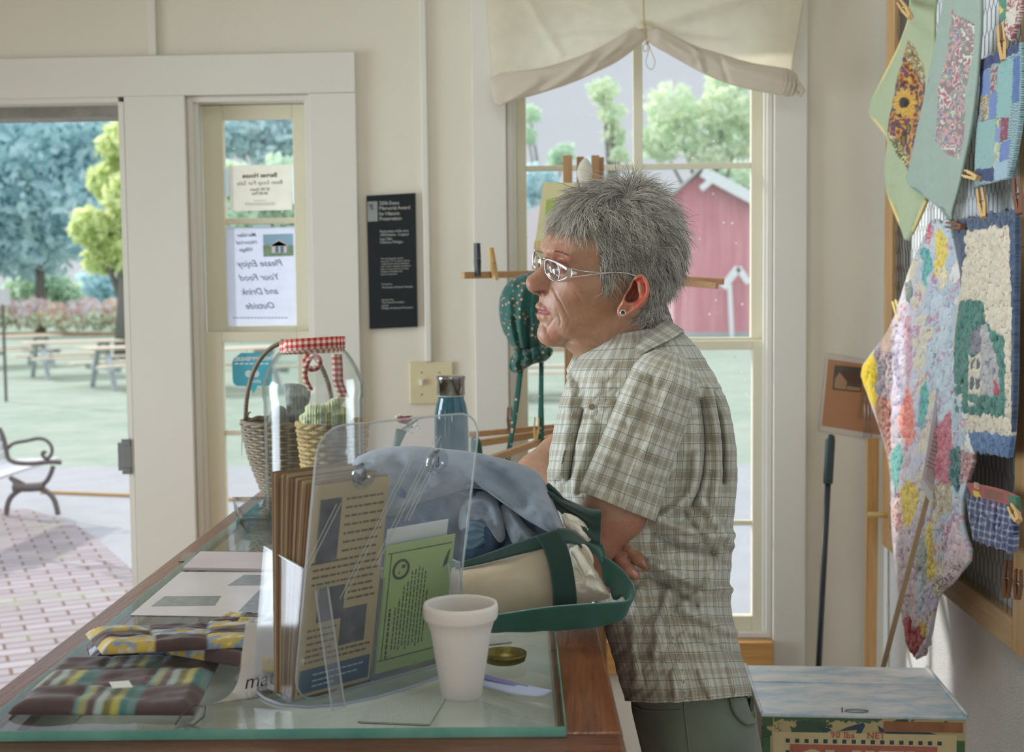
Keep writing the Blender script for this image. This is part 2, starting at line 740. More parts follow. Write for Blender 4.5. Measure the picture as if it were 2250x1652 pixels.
# door opening: weathered jamb with stops, sill and strike plate; the door itself stands open out of view
mb = MB()
x1 = DOOR[1]
mb.box(x1 - .016, x1 - .001, BW - .01, BW + .16, 0, 2.045)
mb.box(x1 - .040, x1 - .016, BW + .06, BW + .16, 0, 2.03, 1)
mb.box(DOOR[0], x1 - .016, BW - .01, BW + .16, 2.045, 2.061)
mb.box(DOOR[0], x1 - .040, BW + .06, BW + .16, 2.015, 2.045, 1)
mb.box(DOOR[0] + .001, DOOR[0] + .03, BW, BW + .16, 0, 2.045)
mb.box(DOOR[0], x1 - .016, BW - .02, BW + .2, 0.0005, .03, 1)
dj = struct(obj('door_1', mb, [M_trim, M_gray]))
M_steel = plain('brushed_steel', (150, 150, 146), .28, .9, bump=.1)
M_zinc = plain('dull_zinc', (128, 134, 132), .5, .6, bump=.2)
mb = MB().box(x1 - .034, x1 - .006, BW - .016, BW - .010, 1.0, 1.10).box(x1 - .045, x1 - .034, BW - .016, BW + .03, 1.01, 1.09)
mb.box(x1 - .032, x1 - .008, BW - .020, BW - .015, 1.005, 1.018).box(x1 - .032, x1 - .008, BW - .020, BW - .015, 1.082, 1.095)
obj('strike_plate', mb, M_zinc, dj, bevel=.001)

# windows ----------------------------------------------------------


def frame_rect(mb, x0, x1, z0, z1, w, y0, y1, wb=None, wt=None, mi=0):
    wb = wb or w
    wt = wt or w
    mb.box(x0, x0 + w, y0, y1, z0, z1, mi)
    mb.box(x1 - w, x1, y0, y1, z0, z1, mi)
    mb.box(x0 + w, x1 - w, y0, y1, z0, z0 + wb, mi)
    mb.box(x0 + w, x1 - w, y0, y1, z1 - wt, z1, mi)


# window_1: narrow double-hung light beside the door
mb = MB()
x0, x1, z0, z1 = SIDE
frame_rect(mb, x0 + .0005, x1 - .0005, z0, z1 - .0005, .014, BW - .004, BW + .13)
mb.box(x0 + .014, x0 + .026, BW + .008, BW + .024, z0, z1 - .014).box(x0 + .014, x0 + .022, BW + .024, BW + .05, z0, z1 - .014)
mb.box(x0 + .014, x1 - .014, BW - .01, BW + .03, z0 + .0, z0 + .03)
w1 = struct(obj('window_1', mb, M_trim, bevel=.001))
up = MB()
frame_rect(up, x0 + .024, x1 - .004, 1.385, z1 - .016, .058, BW + .055, BW + .085, .030, .040)
up.box(x0 + .08, x1 - .06, BW + .060, BW + .080, 1.706, 1.722)
sash_u = obj('upper_sash', up, M_sash, w1, bevel=.002)
lo = MB()
frame_rect(lo, x0 + .024, x1 - .004, z0 + .03, 1.400, .050, BW + .022, BW + .052, .06, .028)
lo.box(x0 + .07, x1 - .05, BW + .028, BW + .046, 1.104, 1.118)
sash_l = obj('lower_sash', lo, M_sash, w1, bevel=.002)
for nm, s_, yy, a, b in (('pane', sash_u, BW + .068, 1.415, 1.706), ('pane', sash_u, BW + .068, 1.722, 2.0), ('pane', sash_l, BW + .036, .56, 1.104), ('pane', sash_l, BW + .036, 1.118, 1.372)):
    obj(nm, MB().box(x0 + .070, x1 - .052, yy, yy + .003, a, b), M_pane, s_)

# window_2: the large window behind the woman
mb = MB()
x0, x1, z0, z1 = WIN
frame_rect(mb, x0 + .0005, x1 - .0005, z0, z1 - .0005, .014, BW - .004, BW + .13)
mb.box(x0 + .014, x0 + .022, BW + .01, BW + .024, z0, z1 - .014).box(x1 - .022, x1 - .014, BW + .01, BW + .024, z0, z1 - .014)
w2 = struct(obj('window_2', mb, M_trim, bevel=.001))
up = MB()
frame_rect(up, x0 + .014, x1 - .014, 1.345, z1 - .014, .036, BW + .055, BW + .085, .026, .04)
up.box((x0 + x1) / 2 - .013, (x0 + x1) / 2 + .013, BW + .058, BW + .082, 1.37, z1 - .05)
up.box(x0 + .05, x1 - .05, BW + .060, BW + .080, 1.843, 1.858)
sash_u = obj('upper_sash', up, M_sash, w2, bevel=.002)
lo = MB()
frame_rect(lo, x0 + .014, x1 - .014, z0 + .005, 1.363, .036, BW + .022, BW + .052, .05, .026)
lo.box((x0 + x1) / 2 - .009, (x0 + x1) / 2 + .009, BW + .028, BW + .046, .58, 1.338)
lo.box(x0 + .05, x1 - .05, BW + .028, BW + .046, .842, .856)
sash_l = obj('lower_sash', lo, M_sash, w2, bevel=.002)
xm = (x0 + x1) / 2
for a, b in ((x0 + .048, xm - .011), (xm + .011, x1 - .048)):
    obj('pane', MB().box(a, b, BW + .068, BW + .071, 1.37, 1.845), M_pane, sash_u)
    obj('pane', MB().box(a, b, BW + .068, BW + .071, 1.856, 2.27), M_pane, sash_u)
    obj('pane', MB().box(a, b, BW + .036, BW + .039, .56, .843), M_pane, sash_l)
    obj('pane', MB().box(a, b, BW + .036, BW + .039, .855, 1.338), M_pane, sash_l)

M_pine = wood('orange_pine', (222, 174, 108), (178, 126, 68), .6, 'X', .4)
M_pineZ = wood('orange_pine_upright', (224, 182, 120), (182, 132, 74), .6, 'Z', .4)
mb = MB().box(-.19, .549, BW - .045, BW - .003, .435, .528)
o = obj('window_sill_board', mb, M_pine, bevel=.003)
tag(o, 'orange pine board along the foot of the large window', 'window sill')

# ================================================================== outside
GZ = -.15


def ground_mat(name, stops, scale, bump=.3, rough=.95):
    s = NT(name)
    col = s.ramp(s.noise(scale, 5, rough=.65), [(p, srgb(*c)) for p, c in stops])
    s.bump(s.noise(scale * 6, 3), bump, .02)
    return s.fin(col, rough, spec=.1)


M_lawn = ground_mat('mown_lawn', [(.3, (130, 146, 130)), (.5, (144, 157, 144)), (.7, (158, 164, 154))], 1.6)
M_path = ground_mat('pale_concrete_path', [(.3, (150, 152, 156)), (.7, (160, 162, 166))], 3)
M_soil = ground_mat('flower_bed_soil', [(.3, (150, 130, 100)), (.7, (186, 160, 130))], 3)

struct(obj('ground', MB().box(-140, 90, 12.2, 150, GZ - .3, GZ), M_lawn))
o = obj('garden_path', MB().box(-40, 40, 3.69, 12.2, GZ - .3, GZ), M_path)
struct(o)

# brick paving laid on the slant beside the door
s = NT('worn_brick_paving')
v = s.mapping(s.tc(), (1, 1, 1), (0, 0, rad(-28)))
br = s.n('ShaderNodeTexBrick')
s.l(v, br.inputs['Vector'])
br.inputs['Scale'].default_value = 1.0
br.inputs['Brick Width'].default_value = .23
br.inputs['Row Height'].default_value = .11
br.inputs['Mortar Size'].default_value = .009
br.inputs['Mortar Smooth'].default_value = .3
br.inputs['Color1'].default_value = srgb(150, 145, 150) + (1,)
br.inputs['Color2'].default_value = srgb(134, 126, 131) + (1,)
br.inputs['Mortar'].default_value = srgb(96, 70, 56) + (1,)
moss = s.ramp(s.noise(1.7, 4), [(.55, 0.0), (.66, 1.0)])
col = s.mix(s.math('MULTIPLY', moss, s.ramp(br.outputs['Fac'], [(.2, .12), (.8, .9)])), br.outputs['Color'], srgb(122, 134, 92))
s.bump(s.math('SUBTRACT', 1.0, br.outputs['Fac']), .5, .01)
M_brick = s.fin(col, .8)
poly = [WZ(px, py, GZ + .01) for px, py in ((-900, 1110), (60, 1118), (160, 1150), (215, 1185), (300, 1262), (420, 1330), (420, 1700), (-900, 1700))]
mb = MB().prism([(p[0], min(p[1], 12.0)) for p in poly], .012, Matrix.Translation((0, 0, GZ + .0005)))
mb.f[0] = tuple(mb.f[0])
struct(obj('brick_paving', mb, M_brick))
a, b = WZ(110, 1085, GZ), WZ(290, 1092, GZ)
d = (b - a)
mb = MB().beam(a - d * .1, a + d * 3.2, .05, .05)
o = obj('path_edging', mb, plain('rotted_edging_timber', (168, 138, 96), .9, bump=.5))
tag(o, 'brown timber edging strip crossing the pale path outside the door', 'edging')

# ---- garden bench: cast iron ends, white slats
M_iron = plain('weathered_cast_iron', (104, 98, 96), .7, .2, .2, 30)
M_slat = plain('white_bench_slats', (196, 196, 200), .6)


def at(px, py, Y):
    return W(px, py, Y)


BY = 9.35
bt = thing('garden_bench', 'white slatted garden bench with scrolled iron ends on the paving outside', 'bench', (at(70, 1130, BY)[0] - .1, BY, GZ + .013))


def iron_end(Y, nm='iron_end'):
    mb = MB()
    def P(L, r):
        pts = chaikin([at(x, y_, Y) for x, y_ in L], 2)
        mb.tube(pts, r, 8)
    P([(22, 1048), (36, 1062), (52, 1067), (90, 1067), (104, 1056), (112, 1040), (117, 1024)], .016)
    P([(14, 1131), (16, 1108), (24, 1090), (42, 1076), (60, 1071), (88, 1071), (104, 1080), (118, 1094), (124, 1112), (128, 1131)], .018)
    P([(30, 1070), (66, 1071), (96, 1068)], .03)
    P([(-2, 940), (8, 960), (14, 990), (19, 1014), (60, 1020), (110, 1014), (134, 1016)], .015)
    P([(17, 985), (28, 973), (60, 968), (84, 962), (102, 966), (114, 980), (115, 995), (106, 1008), (97, 1006), (92, 997), (96, 992), (101, 995)], .012)
    P([(24, 1048), (60, 1066)], .010)
    return obj(nm, mb, M_iron, bt, smooth=True)


iron_end(BY)
iron_end(BY - 1.35)
sl = MB()
for k in range(5):
    p = at(20 + k * 24, 1016 - k * 1.2, BY)
    sl.box(p[0] - .035, p[0] + .035, BY - 1.42, BY + .05, p[2] - .005, p[2] + .018)
obj('seat_slats', sl, M_slat, bt, bevel=.004)
sl = MB()
for k in range(4):
    p = at(-6 + k * 5.5, 945 + k * 18, BY)
    sl.box(p[0] - .012, p[0] + .012, BY - 1.42, BY + .05, p[2] - .025, p[2] + .025)
obj('back_slats', sl, M_slat, bt, bevel=.004)

# ---- picnic tables
M_tab = plain('weathered_picnic_wood', (206, 192, 172), .8, bump=.3)  # wood colour lightened in place of outdoor haze
M_tleg = plain('pale_painted_legs', (176, 188, 192), .7)


def picnic(px, py, L, label, yaw=0.0, Y=None):
    g = WZ(px, py, GZ) if Y is None else W(px, py, Y)
    t = thing('picnic_table', label, 'picnic table', (g[0], g[1], GZ), 'picnic tables on the lawn')
    R = Matrix.Translation((g[0], g[1], GZ)) @ Matrix.Rotation(yaw, 4, 'Z')
    mb = MB()
    for k in range(5):
        mb.box(-L / 2, L / 2, -.36 + k * .15, -.23 + k * .15, .72, .76, M=R)
    obj('table_top', mb, M_tab, t)
    for sgn in (-1, 1):
        mb = MB()
        for k in range(2):
            y0_ = sgn * .78 - .15 + k * .155
            mb.box(-L / 2, L / 2, y0_, y0_ + .14, .42, .455, M=R)
        obj('bench_seat', mb, M_tab, t)
    for sx in (-1, 1):
        mb = MB()
        x = sx * L * .33
        for sgn in (-1, 1):
            mb.beam(R @ Vector((x, sgn * .22, .72)), R @ Vector((x, sgn * .60, 0)), .04, .09, up=R.to_3x3() @ Vector((1, 0, 0)))
        mb.box(x - .02, x + .02, -.90, .90, .33, .42, M=R)
        mb.box(x + .02, x + .05, -.36, .36, .64, .72, M=R)
        obj('leg_frame', mb, M_tleg, t)
    return t


# the table set apart: its seats show to either side
picnic(160, 828, 2.0, 'picnic table nearest the door opening, its top seen edge-on on the lawn', rad(38))
picnic(30, 806, 2.2, 'picnic table at the far left edge of the door view', rad(52))
picnic(305, 850, 2.0, 'picnic table half hidden by the door jamb', rad(40))
picnic(1190, 872, 2.2, 'picnic table seen low through the large window behind the drying rack', rad(10))
picnic(505, 860, 2.0, 'picnic table seen through the lower pane of the narrow window', rad(42))

# ---- a small signpost at the left edge
mb = MB()
p = W(6, 668, 20)
mb.tube([(p[0], 20, GZ), (p[0], 20, p[2])], .025, 8)
mb.box(p[0] - .16, p[0] + .12, 19.98, 20.02, p[2] - .02, p[2] + .24, 1)
o = obj('lawn_sign', mb, [M_iron, M_slat])
tag(o, 'small white sign on a thin dark post at the left edge of the lawn', 'sign')

# ---- trees and shrubs: crowns of separate leaves


def leaf_mat(name, stops, trans=.5):
    s = NT(name)
    a = s.attr()
    rnd = s.n('ShaderNodeSeparateColor')
    s.l(a, rnd.inputs[0])
    col = s.ramp(rnd.outputs[0], [(p, srgb(*c)) for p, c in stops])
    s.t.nodes.remove(s.b)
    d = s.n('ShaderNodeBsdfDiffuse')
    t = s.n('ShaderNodeBsdfTranslucent')
    m = s.n('ShaderNodeMixShader')
    m.inputs[0].default_value = trans
    s.l(col, d.inputs[0])
    s.l(col, t.inputs[0])
    s.l(d.outputs[0], m.inputs[1])
    s.l(t.outputs[0], m.inputs[2])
    s.l(m.outputs[0], s.out.inputs['Surface'])
    return s.m


L_blue = leaf_mat('blue_green_leaves', [(0, (188, 220, 226)), (.5, (212, 236, 240)), (1, (236, 250, 250))])  # all leaf colours paled to stand in for haze and glare
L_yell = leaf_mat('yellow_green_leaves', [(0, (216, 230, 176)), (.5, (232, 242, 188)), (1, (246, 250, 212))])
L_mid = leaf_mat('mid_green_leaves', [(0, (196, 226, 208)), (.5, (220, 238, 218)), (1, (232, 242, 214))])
L_pale = leaf_mat('haze_paled_leaves', [(0, (200, 226, 206)), (.5, (224, 238, 210)), (1, (244, 248, 228))])
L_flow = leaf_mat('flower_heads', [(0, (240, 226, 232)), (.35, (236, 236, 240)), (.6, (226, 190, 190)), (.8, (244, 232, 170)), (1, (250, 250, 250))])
M_bark = plain('grey_bark', (120, 118, 112), .9, bump=.6)


def crown(blobs, n, size, seed=0):
    """leaves scattered through ellipsoid clumps: (cx, cy, cz, rx, ry, rz)"""
    g = np.random.default_rng(seed)
    w = np.array([b[3] * b[5] for b in blobs])
    idx = g.choice(len(blobs), n, p=w / w.sum())
    B = np.array(blobs)[idx]
    u = g.normal(size=(n, 3))
    u /= np.linalg.norm(u, axis=1, keepdims=True)
    rr = g.uniform(.35, 1.0, n) ** .45
    c = B[:, :3] + u * B[:, 3:] * rr[:, None] * (1 + .12 * g.normal(size=(n, 1)))
    a = g.normal(size=(n, 3))
    a /= np.linalg.norm(a, axis=1, keepdims=True)
    b = np.cross(a, g.normal(size=(n, 3)))
    b /= np.linalg.norm(b, axis=1, keepdims=True)
    s_ = size * g.uniform(.6, 1.3, (n, 1))
    V = np.stack([c - a * s_, c + b * s_ * .5, c + a * s_, c - b * s_ * .5], 1).reshape(-1, 3)
    clump = vnoise(c[:, 0] * .9, c[:, 1] * .9, c[:, 2] * .9, seed)
    col = np.clip(.5 + .35 * clump + .2 * g.normal(size=n), 0, 1)
    mb = MB()
    mb.v = [tuple(p) for p in V]
    mb.f = [(4 * i, 4 * i + 1, 4 * i + 2, 4 * i + 3) for i in range(n)]
    mb.mi = [0] * n
    mb.col = [(x, x, x) for x in np.repeat(col, 4)]
    return mb


def tree(name, label, cat, blobs_px, Y, n, size, mat_, seed, trunk=True, group=None):
    """blobs_px: clumps given as (px, py, r px) in the picture plane at distance Y"""
    bl = []
    g = random.Random(seed)
    for px, py, r in blobs_px:
        yy = Y + g.uniform(-1, 1) * r / F * Y * .5
        p = W(px, py, yy)
        R = r / F * Y
        bl.append((p[0], yy, p[2], R, R, R * .85))
    x = sum(b[0] for b in bl) / len(bl)
    t = thing(name, label, cat, (x, Y, GZ), group)
    obj('foliage', crown(bl, n, size, seed), mat_, t)
    if trunk:
        mb = MB()
        top = max(b[2] for b in bl)
        zc_ = GZ + (top - GZ) * .75
        mb.tube([(x, Y, GZ), (x + .1, Y, GZ + (zc_ - GZ) * .4), (x, Y, zc_)], [.28, .2, .1], 8)
        for b in bl[:5]:
            mb.tube([(x, Y, GZ + (b[2] - GZ) * .45), ((x + b[0]) / 2, (Y + b[1]) / 2, GZ + (b[2] - GZ) * .75), (b[0], b[1], b[2])], [.1, .07, .03], 6)
        obj('trunk', mb, M_bark, t, smooth=True)
    return t


tree('shade_tree', 'large blue-green tree filling the door view behind the picnic tables', 'tree',
     [(60, 300, 110), (-60, 240, 130), (170, 290, 90), (20, 420, 120), (130, 440, 110), (-110, 440, 130), (60, 540, 90), (200, 400, 70), (210, 540, 60), (-60, 560, 80), (230, 300, 50)],
     58, 9000, .34, L_blue, 1)
tree('maple_tree', 'bright yellow-green tree seen at the right side of the door opening', 'tree',
     [(275, 320, 55), (240, 400, 45), (290, 430, 60), (200, 500, 45), (255, 520, 60), (300, 560, 60), (225, 570, 38), (310, 300, 60)],
     34, 5200, .19, L_yell, 2)
tree('shrub', 'rounded green shrub below the large tree on the left', 'shrub', [(90, 632, 55), (50, 650, 45), (140, 650, 40)], 62, 2200, .25, L_mid, 3, False)
tree('shrub', 'grey-green shrub beside the door jamb behind the flower bed', 'shrub', [(210, 625, 42), (260, 640, 40), (235, 684, 34), (250, 672, 34)], 68, 1500, .25, L_blue, 4, False)
tree('tree', 'dark blue-green tree seen at the top of the narrow window', 'tree',
     [(520, 290, 60), (590, 280, 60), (650, 300, 55), (470, 330, 40), (600, 330, 50), (700, 300, 60)], 60, 3600, .32, L_blue, 5)
tree('tree', 'sunlit green tree seen behind the soup notice', 'tree',
     [(500, 400, 55), (560, 420, 60), (620, 400, 60), (660, 450, 50), (520, 500, 60), (600, 520, 70), (680, 500, 60), (560, 600, 80), (650, 620, 70)], 50, 5200, .26, L_mid, 6)
tree('birch_tree', 'slender pale tree seen left of the window muntin, under the blind', 'tree',
     [(1325, 200, 32), (1345, 250, 28), (1350, 300, 25), (1360, 340, 22)], 40, 420, .17, L_pale, 7)
tree('tree', 'sparse green tree filling the upper right window pane', 'tree',
     [(1470, 230, 55), (1520, 280, 60), (1590, 240, 55), (1620, 310, 50), (1450, 310, 50), (1550, 340, 50), (1600, 180, 50), (1680, 260, 60)], 52, 2300, .24, L_pale, 8)
tree('tree', 'small tree clump at the left edge of the large window', 'tree',
     [(1165, 250, 22), (1160, 300, 22), (1240, 335, 25), (1225, 350, 22)], 66, 500, .22, L_mid, 9)
tree('tree', 'blurred green tree behind the window left of the barn', 'tree',
     [(1180, 400, 45), (1220, 440, 40), (1160, 470, 50), (1330, 420, 40), (1300, 380, 30)], 60, 1500, .28, L_blue, 10)
tree('tree', 'tree rising behind the right roof slope of the barn', 'tree',
     [(1620, 400, 50), (1660, 430, 50), (1560, 372, 30)], 64, 1200, .26, L_mid, 12)
# flower bed: a continuous mass of blooms nobody could count
g = np.random.default_rng(5)
bl = []
for k in range(46):
    px = -120 + k * 9.2
    p = W(px, 683 + g.uniform(-7, 10), 56)
    bl.append((p[0], 56 + g.uniform(-1, 1), p[2], .42, .5, .38 + g.uniform(0, .25)))
fb = thing('flower_bed', 'long bed of white and pink flowers at the far edge of the lawn', 'flower bed', (bl[20][0], 56, GZ))
f1 = obj('blooms', crown(bl, 5200, .13, 11), L_flow, fb)
f1['kind'] = 'stuff'
bl2 = [(b[0] + .3, b[1] - .3, b[2] - .35, b[3], b[4], b[5] * .7) for b in bl]
f2 = obj('greenery', crown(bl2, 1800, .14, 12), L_pale, fb)
f2['kind'] = 'stuff'
obj('bed_edge', MB().box(bl[0][0], bl[-1][0], 54.6, 57.4, GZ, GZ + .1), M_soil, fb)

# ---- red barn
M_red = NT('red_barn_boards')
v = M_red.mapping(M_red.tc(), (3, 3, .2))
M_red = M_red.fin(M_red.ramp(M_red.noise(2, 3, v), [(.3, srgb(204, 128, 140)), (.7, srgb(220, 154, 164))]), .9)  # barn red paled to carry the haze in its colour
M_wt = plain('white_barn_trim', (232, 236, 238), .7)
BYr = 42.0
gz = GZ
b0, b1 = W(1448, 745, BYr), W(1650, 745, BYr)
ridge = W(1541, 372, BYr)
eL, eR = W(1452, 425, BYr), W(1650, 455, BYr)
bn = thing('barn', 'red gabled barn with white trim seen through the large window', 'barn', ((b0[0] + b1[0]) / 2, BYr, GZ))
xL, xRr = b0[0] + .1, b1[0] + .6
M = Matrix(((1, 0, 0, 0), (0, 0, -1, BYr + 7), (0, 1, 0, 0), (0, 0, 0, 1)))
mb = MB().prism([(xL, GZ), (xRr, GZ), (xRr, eR[2] - .1), (ridge[0], ridge[2] - .1), (xL, eL[2] - .3)], 7, M)
obj('walls', mb, M_red, bn)
mb = MB()
for (p, q) in (((xL - .4, eL[2] - .75), (ridge[0], ridge[2])), ((ridge[0], ridge[2]), (xRr + .5, eR[2] - .25))):
    mb.prism([p, q, (q[0], q[1] + .12), (p[0], p[1] + .12)], 7.6, Matrix(((1, 0, 0, 0), (0, 0, -1, BYr + 7.3), (0, 1, 0, 0), (0, 0, 0, 1))))
obj('roof', mb, plain('grey_barn_roof', (196, 200, 200), .8), bn)
mb = MB()
mb.beam((ridge[0], BYr - .36, ridge[2] - .1), (xRr + .5, BYr - .36, eR[2] - .35), .08, .36, up=(0, 0, 1))
obj('barge_board', mb, M_wt, bn)
mb = MB()
p, q, r_ = W(1588, 632, BYr - .4), W(1622, 588, BYr - .4), W(1612, 745, BYr - .4)
mb.beam(p, q, .08, .24)
q2 = W(1645, 622, BYr - .4)
mb.beam(q, q2, .08, .2)
mb.beam(W(1603, 625, BYr - .4), W(1608, 740, BYr - .4), .06, .14, up=(1, 0, 0))
obj('door_hood', mb, M_wt, bn)
obj('gable_bracket', MB().beam(W(1540, 415, BYr - .4), W(1560, 398, BYr - .4), .06, .2), M_wt, bn)
obj('stone_base', MB().box(xL - .05, xRr + .05, BYr - .1, BYr - .01, GZ, GZ + .32), plain('grey_stone_base', (170, 178, 178), .9), bn)

# pale gable of a second building at the left of the window
g2 = thing('shed', 'pale grey building with a sloping roof at the left of the large window', 'building', (W(1200, 745, 50)[0], 50, GZ))
c = W(1205, 745, 50)
tp = W(1190, 455, 50)
mb = MB().prism([(c[0] - 3.0, GZ), (c[0] + 1.9, GZ), (c[0] + 1.9, tp[2] - .2), (c[0] + .9, tp[2] + .9), (c[0] - 3.0, tp[2] - 1.4)], 5, Matrix(((1, 0, 0, 0), (0, 0, -1, 56), (0, 1, 0, 0), (0, 0, 0, 1))))
obj('walls', mb, plain('pale_pink_siding', (222, 214, 218), .8), g2)

# ================================================================== sheets and cushions laid out along sight lines


def strip(A, B, th, n=24, m=6, relief=None, mi=0, mb=None, col=None, smooth=2):
    """a sheet between two edges; every edge point is (px, py, Y)"""
    A = resample(chaikin(A, smooth), n)
    B = resample(chaikin(B, smooth), n)
    t = np.linspace(0, 1, m)[:, None, None]
    G = A[None] * (1 - t) + B[None] * t
    if relief is not None:
        G[..., 2] += relief(G[..., 0], G[..., 1], np.broadcast_to(np.linspace(0, 1, n)[None], (m, n)), np.broadcast_to(t[..., 0], (m, n)))
    P = W3(G)
    mb = mb or MB()
    c = None
    if callable(col):
        c = col(G[..., 0], G[..., 1])
    mb.slab(P, th, mi, c)
    return mb


def W3(G):
    d = np.stack([(G[..., 0] - CX) / F, -(G[..., 1] - CY) / F, -np.ones(G.shape[:2])], -1) @ MC.T
    return CAM + d * (G[..., 2] / d[..., 1])[..., None]


def pillow(outline, Y0, front, back=None, rings=40, seg=160, relief=None, power=2.2, zmin=None, col=None, k=2, centre=None, mb=None, Yfun=None):
    """a closed stuffed body with a traced outline, bulging towards and away from the viewer"""
    O = resample(chaikin(outline, k, closed=True), seg, closed=True)
    c = np.array(centre) if centre is not None else O.mean(0)
    r = np.sin(np.linspace(0, 1, rings) * math.pi / 2) ** .9
    r[0] = 0.002
    xy = c[None, None] + (O - c)[None] * r[:, None, None]
    h = (1 - r ** power) ** .5
    H = np.broadcast_to(h[:, None], xy.shape[:2])
    back = front if back is None else back
    yb = Y0 if Yfun is None else Yfun(xy[..., 0], xy[..., 1])
    mb = mb or MB()
    for sgn, dep in ((-1, front), (1, back)):
        Yv = yb + sgn * dep * H
        if relief is not None and sgn < 0:
            Yv = Yv - relief(xy[..., 0], xy[..., 1]) * np.minimum(1, H * 2.5)
        P = W3(np.dstack([xy, Yv]))
        if zmin is not None:
            P[..., 2] = np.maximum(P[..., 2], zmin)
        cc = None if col is None else col(xy[..., 0], xy[..., 1])
        if sgn > 0:
            P = P[:, ::-1]
            cc = None if cc is None else cc[:, ::-1]
        mb.grid(P, 0, cc, wrap_v=True)
    return mb


# ================================================================== the display counter
TOP = 1.070
CM = Matrix.Translation((.050, 1.195, 0)) @ Matrix.Rotation(rad(2.4), 4, 'Z')
CW, CL = -.694, 1.88
M_oak = wood('dark_red_oak', (150, 92, 56), (84, 44, 26), .9, 'Y', .22, bump=.5)
M_oakX = wood('dark_red_oak_cross', (132, 78, 50), (76, 40, 26), .9, 'X', .22, bump=.5)
M_cglass = thin_glass('counter_glass', (.98, 1, .99), .0, 1.0)
M_gedge = NT('green_glass_edge')
M_gedge = M_gedge.fin(M_gedge.ramp(M_gedge.noise(18, 3), [(.3, srgb(88, 150, 138)), (.7, srgb(124, 184, 168))]), .25)
M_lining = plain('pale_case_lining', (232, 236, 228), .7)
ct = thing('display_counter', 'dark oak display counter with a green-edged glass top crossing the foreground', 'display counter', (-.28, 2.1, 0))
for a_, b_ in ((-.066, 0), (CW, CW + .052)):
    obj('side_rail', MB().box(a_, b_, .060, CL - .06, TOP - .042, TOP - .0105, M=CM), M_oak, ct, bevel=.004)
for a_, b_ in ((0, .060), (CL - .06, CL)):
    obj('end_rail', MB().box(CW, 0, a_, b_, TOP - .042, TOP - .0105, M=CM), M_oakX, ct, bevel=.006)
mb = MB().box(CW + .045, -.058, .050, CL - .02, TOP - .010, TOP, M=CM)
go = obj('glass_top', mb, [M_cglass], ct)
e = MB().box(CW + .045, -.058, .0495, .0505, TOP - .010, TOP, M=CM).box(-.0585, -.0575, .050, CL - .02, TOP - .010, TOP, M=CM).box(CW + .0445, CW + .0455, .05, CL - .02, TOP - .01, TOP, M=CM)
obj('glass_edge', e, M_gedge, ct)
for nm, a in (('end_panel', (CW + .02, -.02, .018, .030, .1, TOP - .042)), ('end_panel', (CW + .02, -.02, CL - .030, CL - .018, .1, TOP - .042)),
              ('side_panel', (-.034, -.022, .03, CL - .03, .1, TOP - .042)), ('side_panel', (CW + .022, CW + .034, .03, CL - .03, .1, TOP - .042))):
    obj(nm, MB().box(*a, M=CM), M_oak, ct)
obj('plinth', MB().box(CW + .03, -.03, .03, CL - .03, 0, .1, M=CM), M_oak, ct)
obj('shelf', MB().box(CW + .035, -.035, .031, CL - .031, .960, .975, M=CM), M_lining, ct)
obj('lining', MB().box(CW + .035, -.036, CL - .034, CL - .031, .976, TOP - .05, M=CM).box(-.037, -.035, .031, CL - .04, .976, TOP - .05, M=CM).box(CW + .035, CW + .037, .031, CL - .04, .976, TOP - .05, M=CM), M_lining, ct)
# cards lying on the shelf inside the case
M_paper = plain('white_paper', (226, 226, 222), .8)
for k, (lx, ly, w, h, r) in enumerate(((-.45, .25, .10, .15, 12), (-.25, .40, .09, .13, -8), (-.42, .8, .2, .14, 5), (-.2, .75, .12, .16, 20))):
    M = CM @ Matrix.Translation((lx, ly, .976)) @ Matrix.Rotation(rad(r), 4, 'Z')
    o = obj('price_card', MB().box(-w / 2, w / 2, -h / 2, h / 2, 0, .002, M=M), M_paper)
    tag(o, 'pale card lying on the shelf inside the glass counter', 'card', 'cards inside the display counter')
# strip of yellowed tape on the left rail
A = [(395, 1236, 0), (412, 1216, 0)]
q = [WZ(x, y_, TOP - .010) for x, y_ in ((392, 1234), (405, 1215), (436, 1214), (424, 1232))]
mb = MB().add([tuple(p) for p in q] + [(p[0], p[1], p[2] + .0006) for p in q], [(0, 1, 2, 3), (7, 6, 5, 4), (0, 4, 5, 1), (1, 5, 6, 2), (2, 6, 7, 3), (3, 7, 4, 0)])
obj('tape', mb, plain('old_brown_tape', (140, 128, 118), .4), ct)

# ------------------------------------------------------------------ patchwork mug rugs (quilted squares)


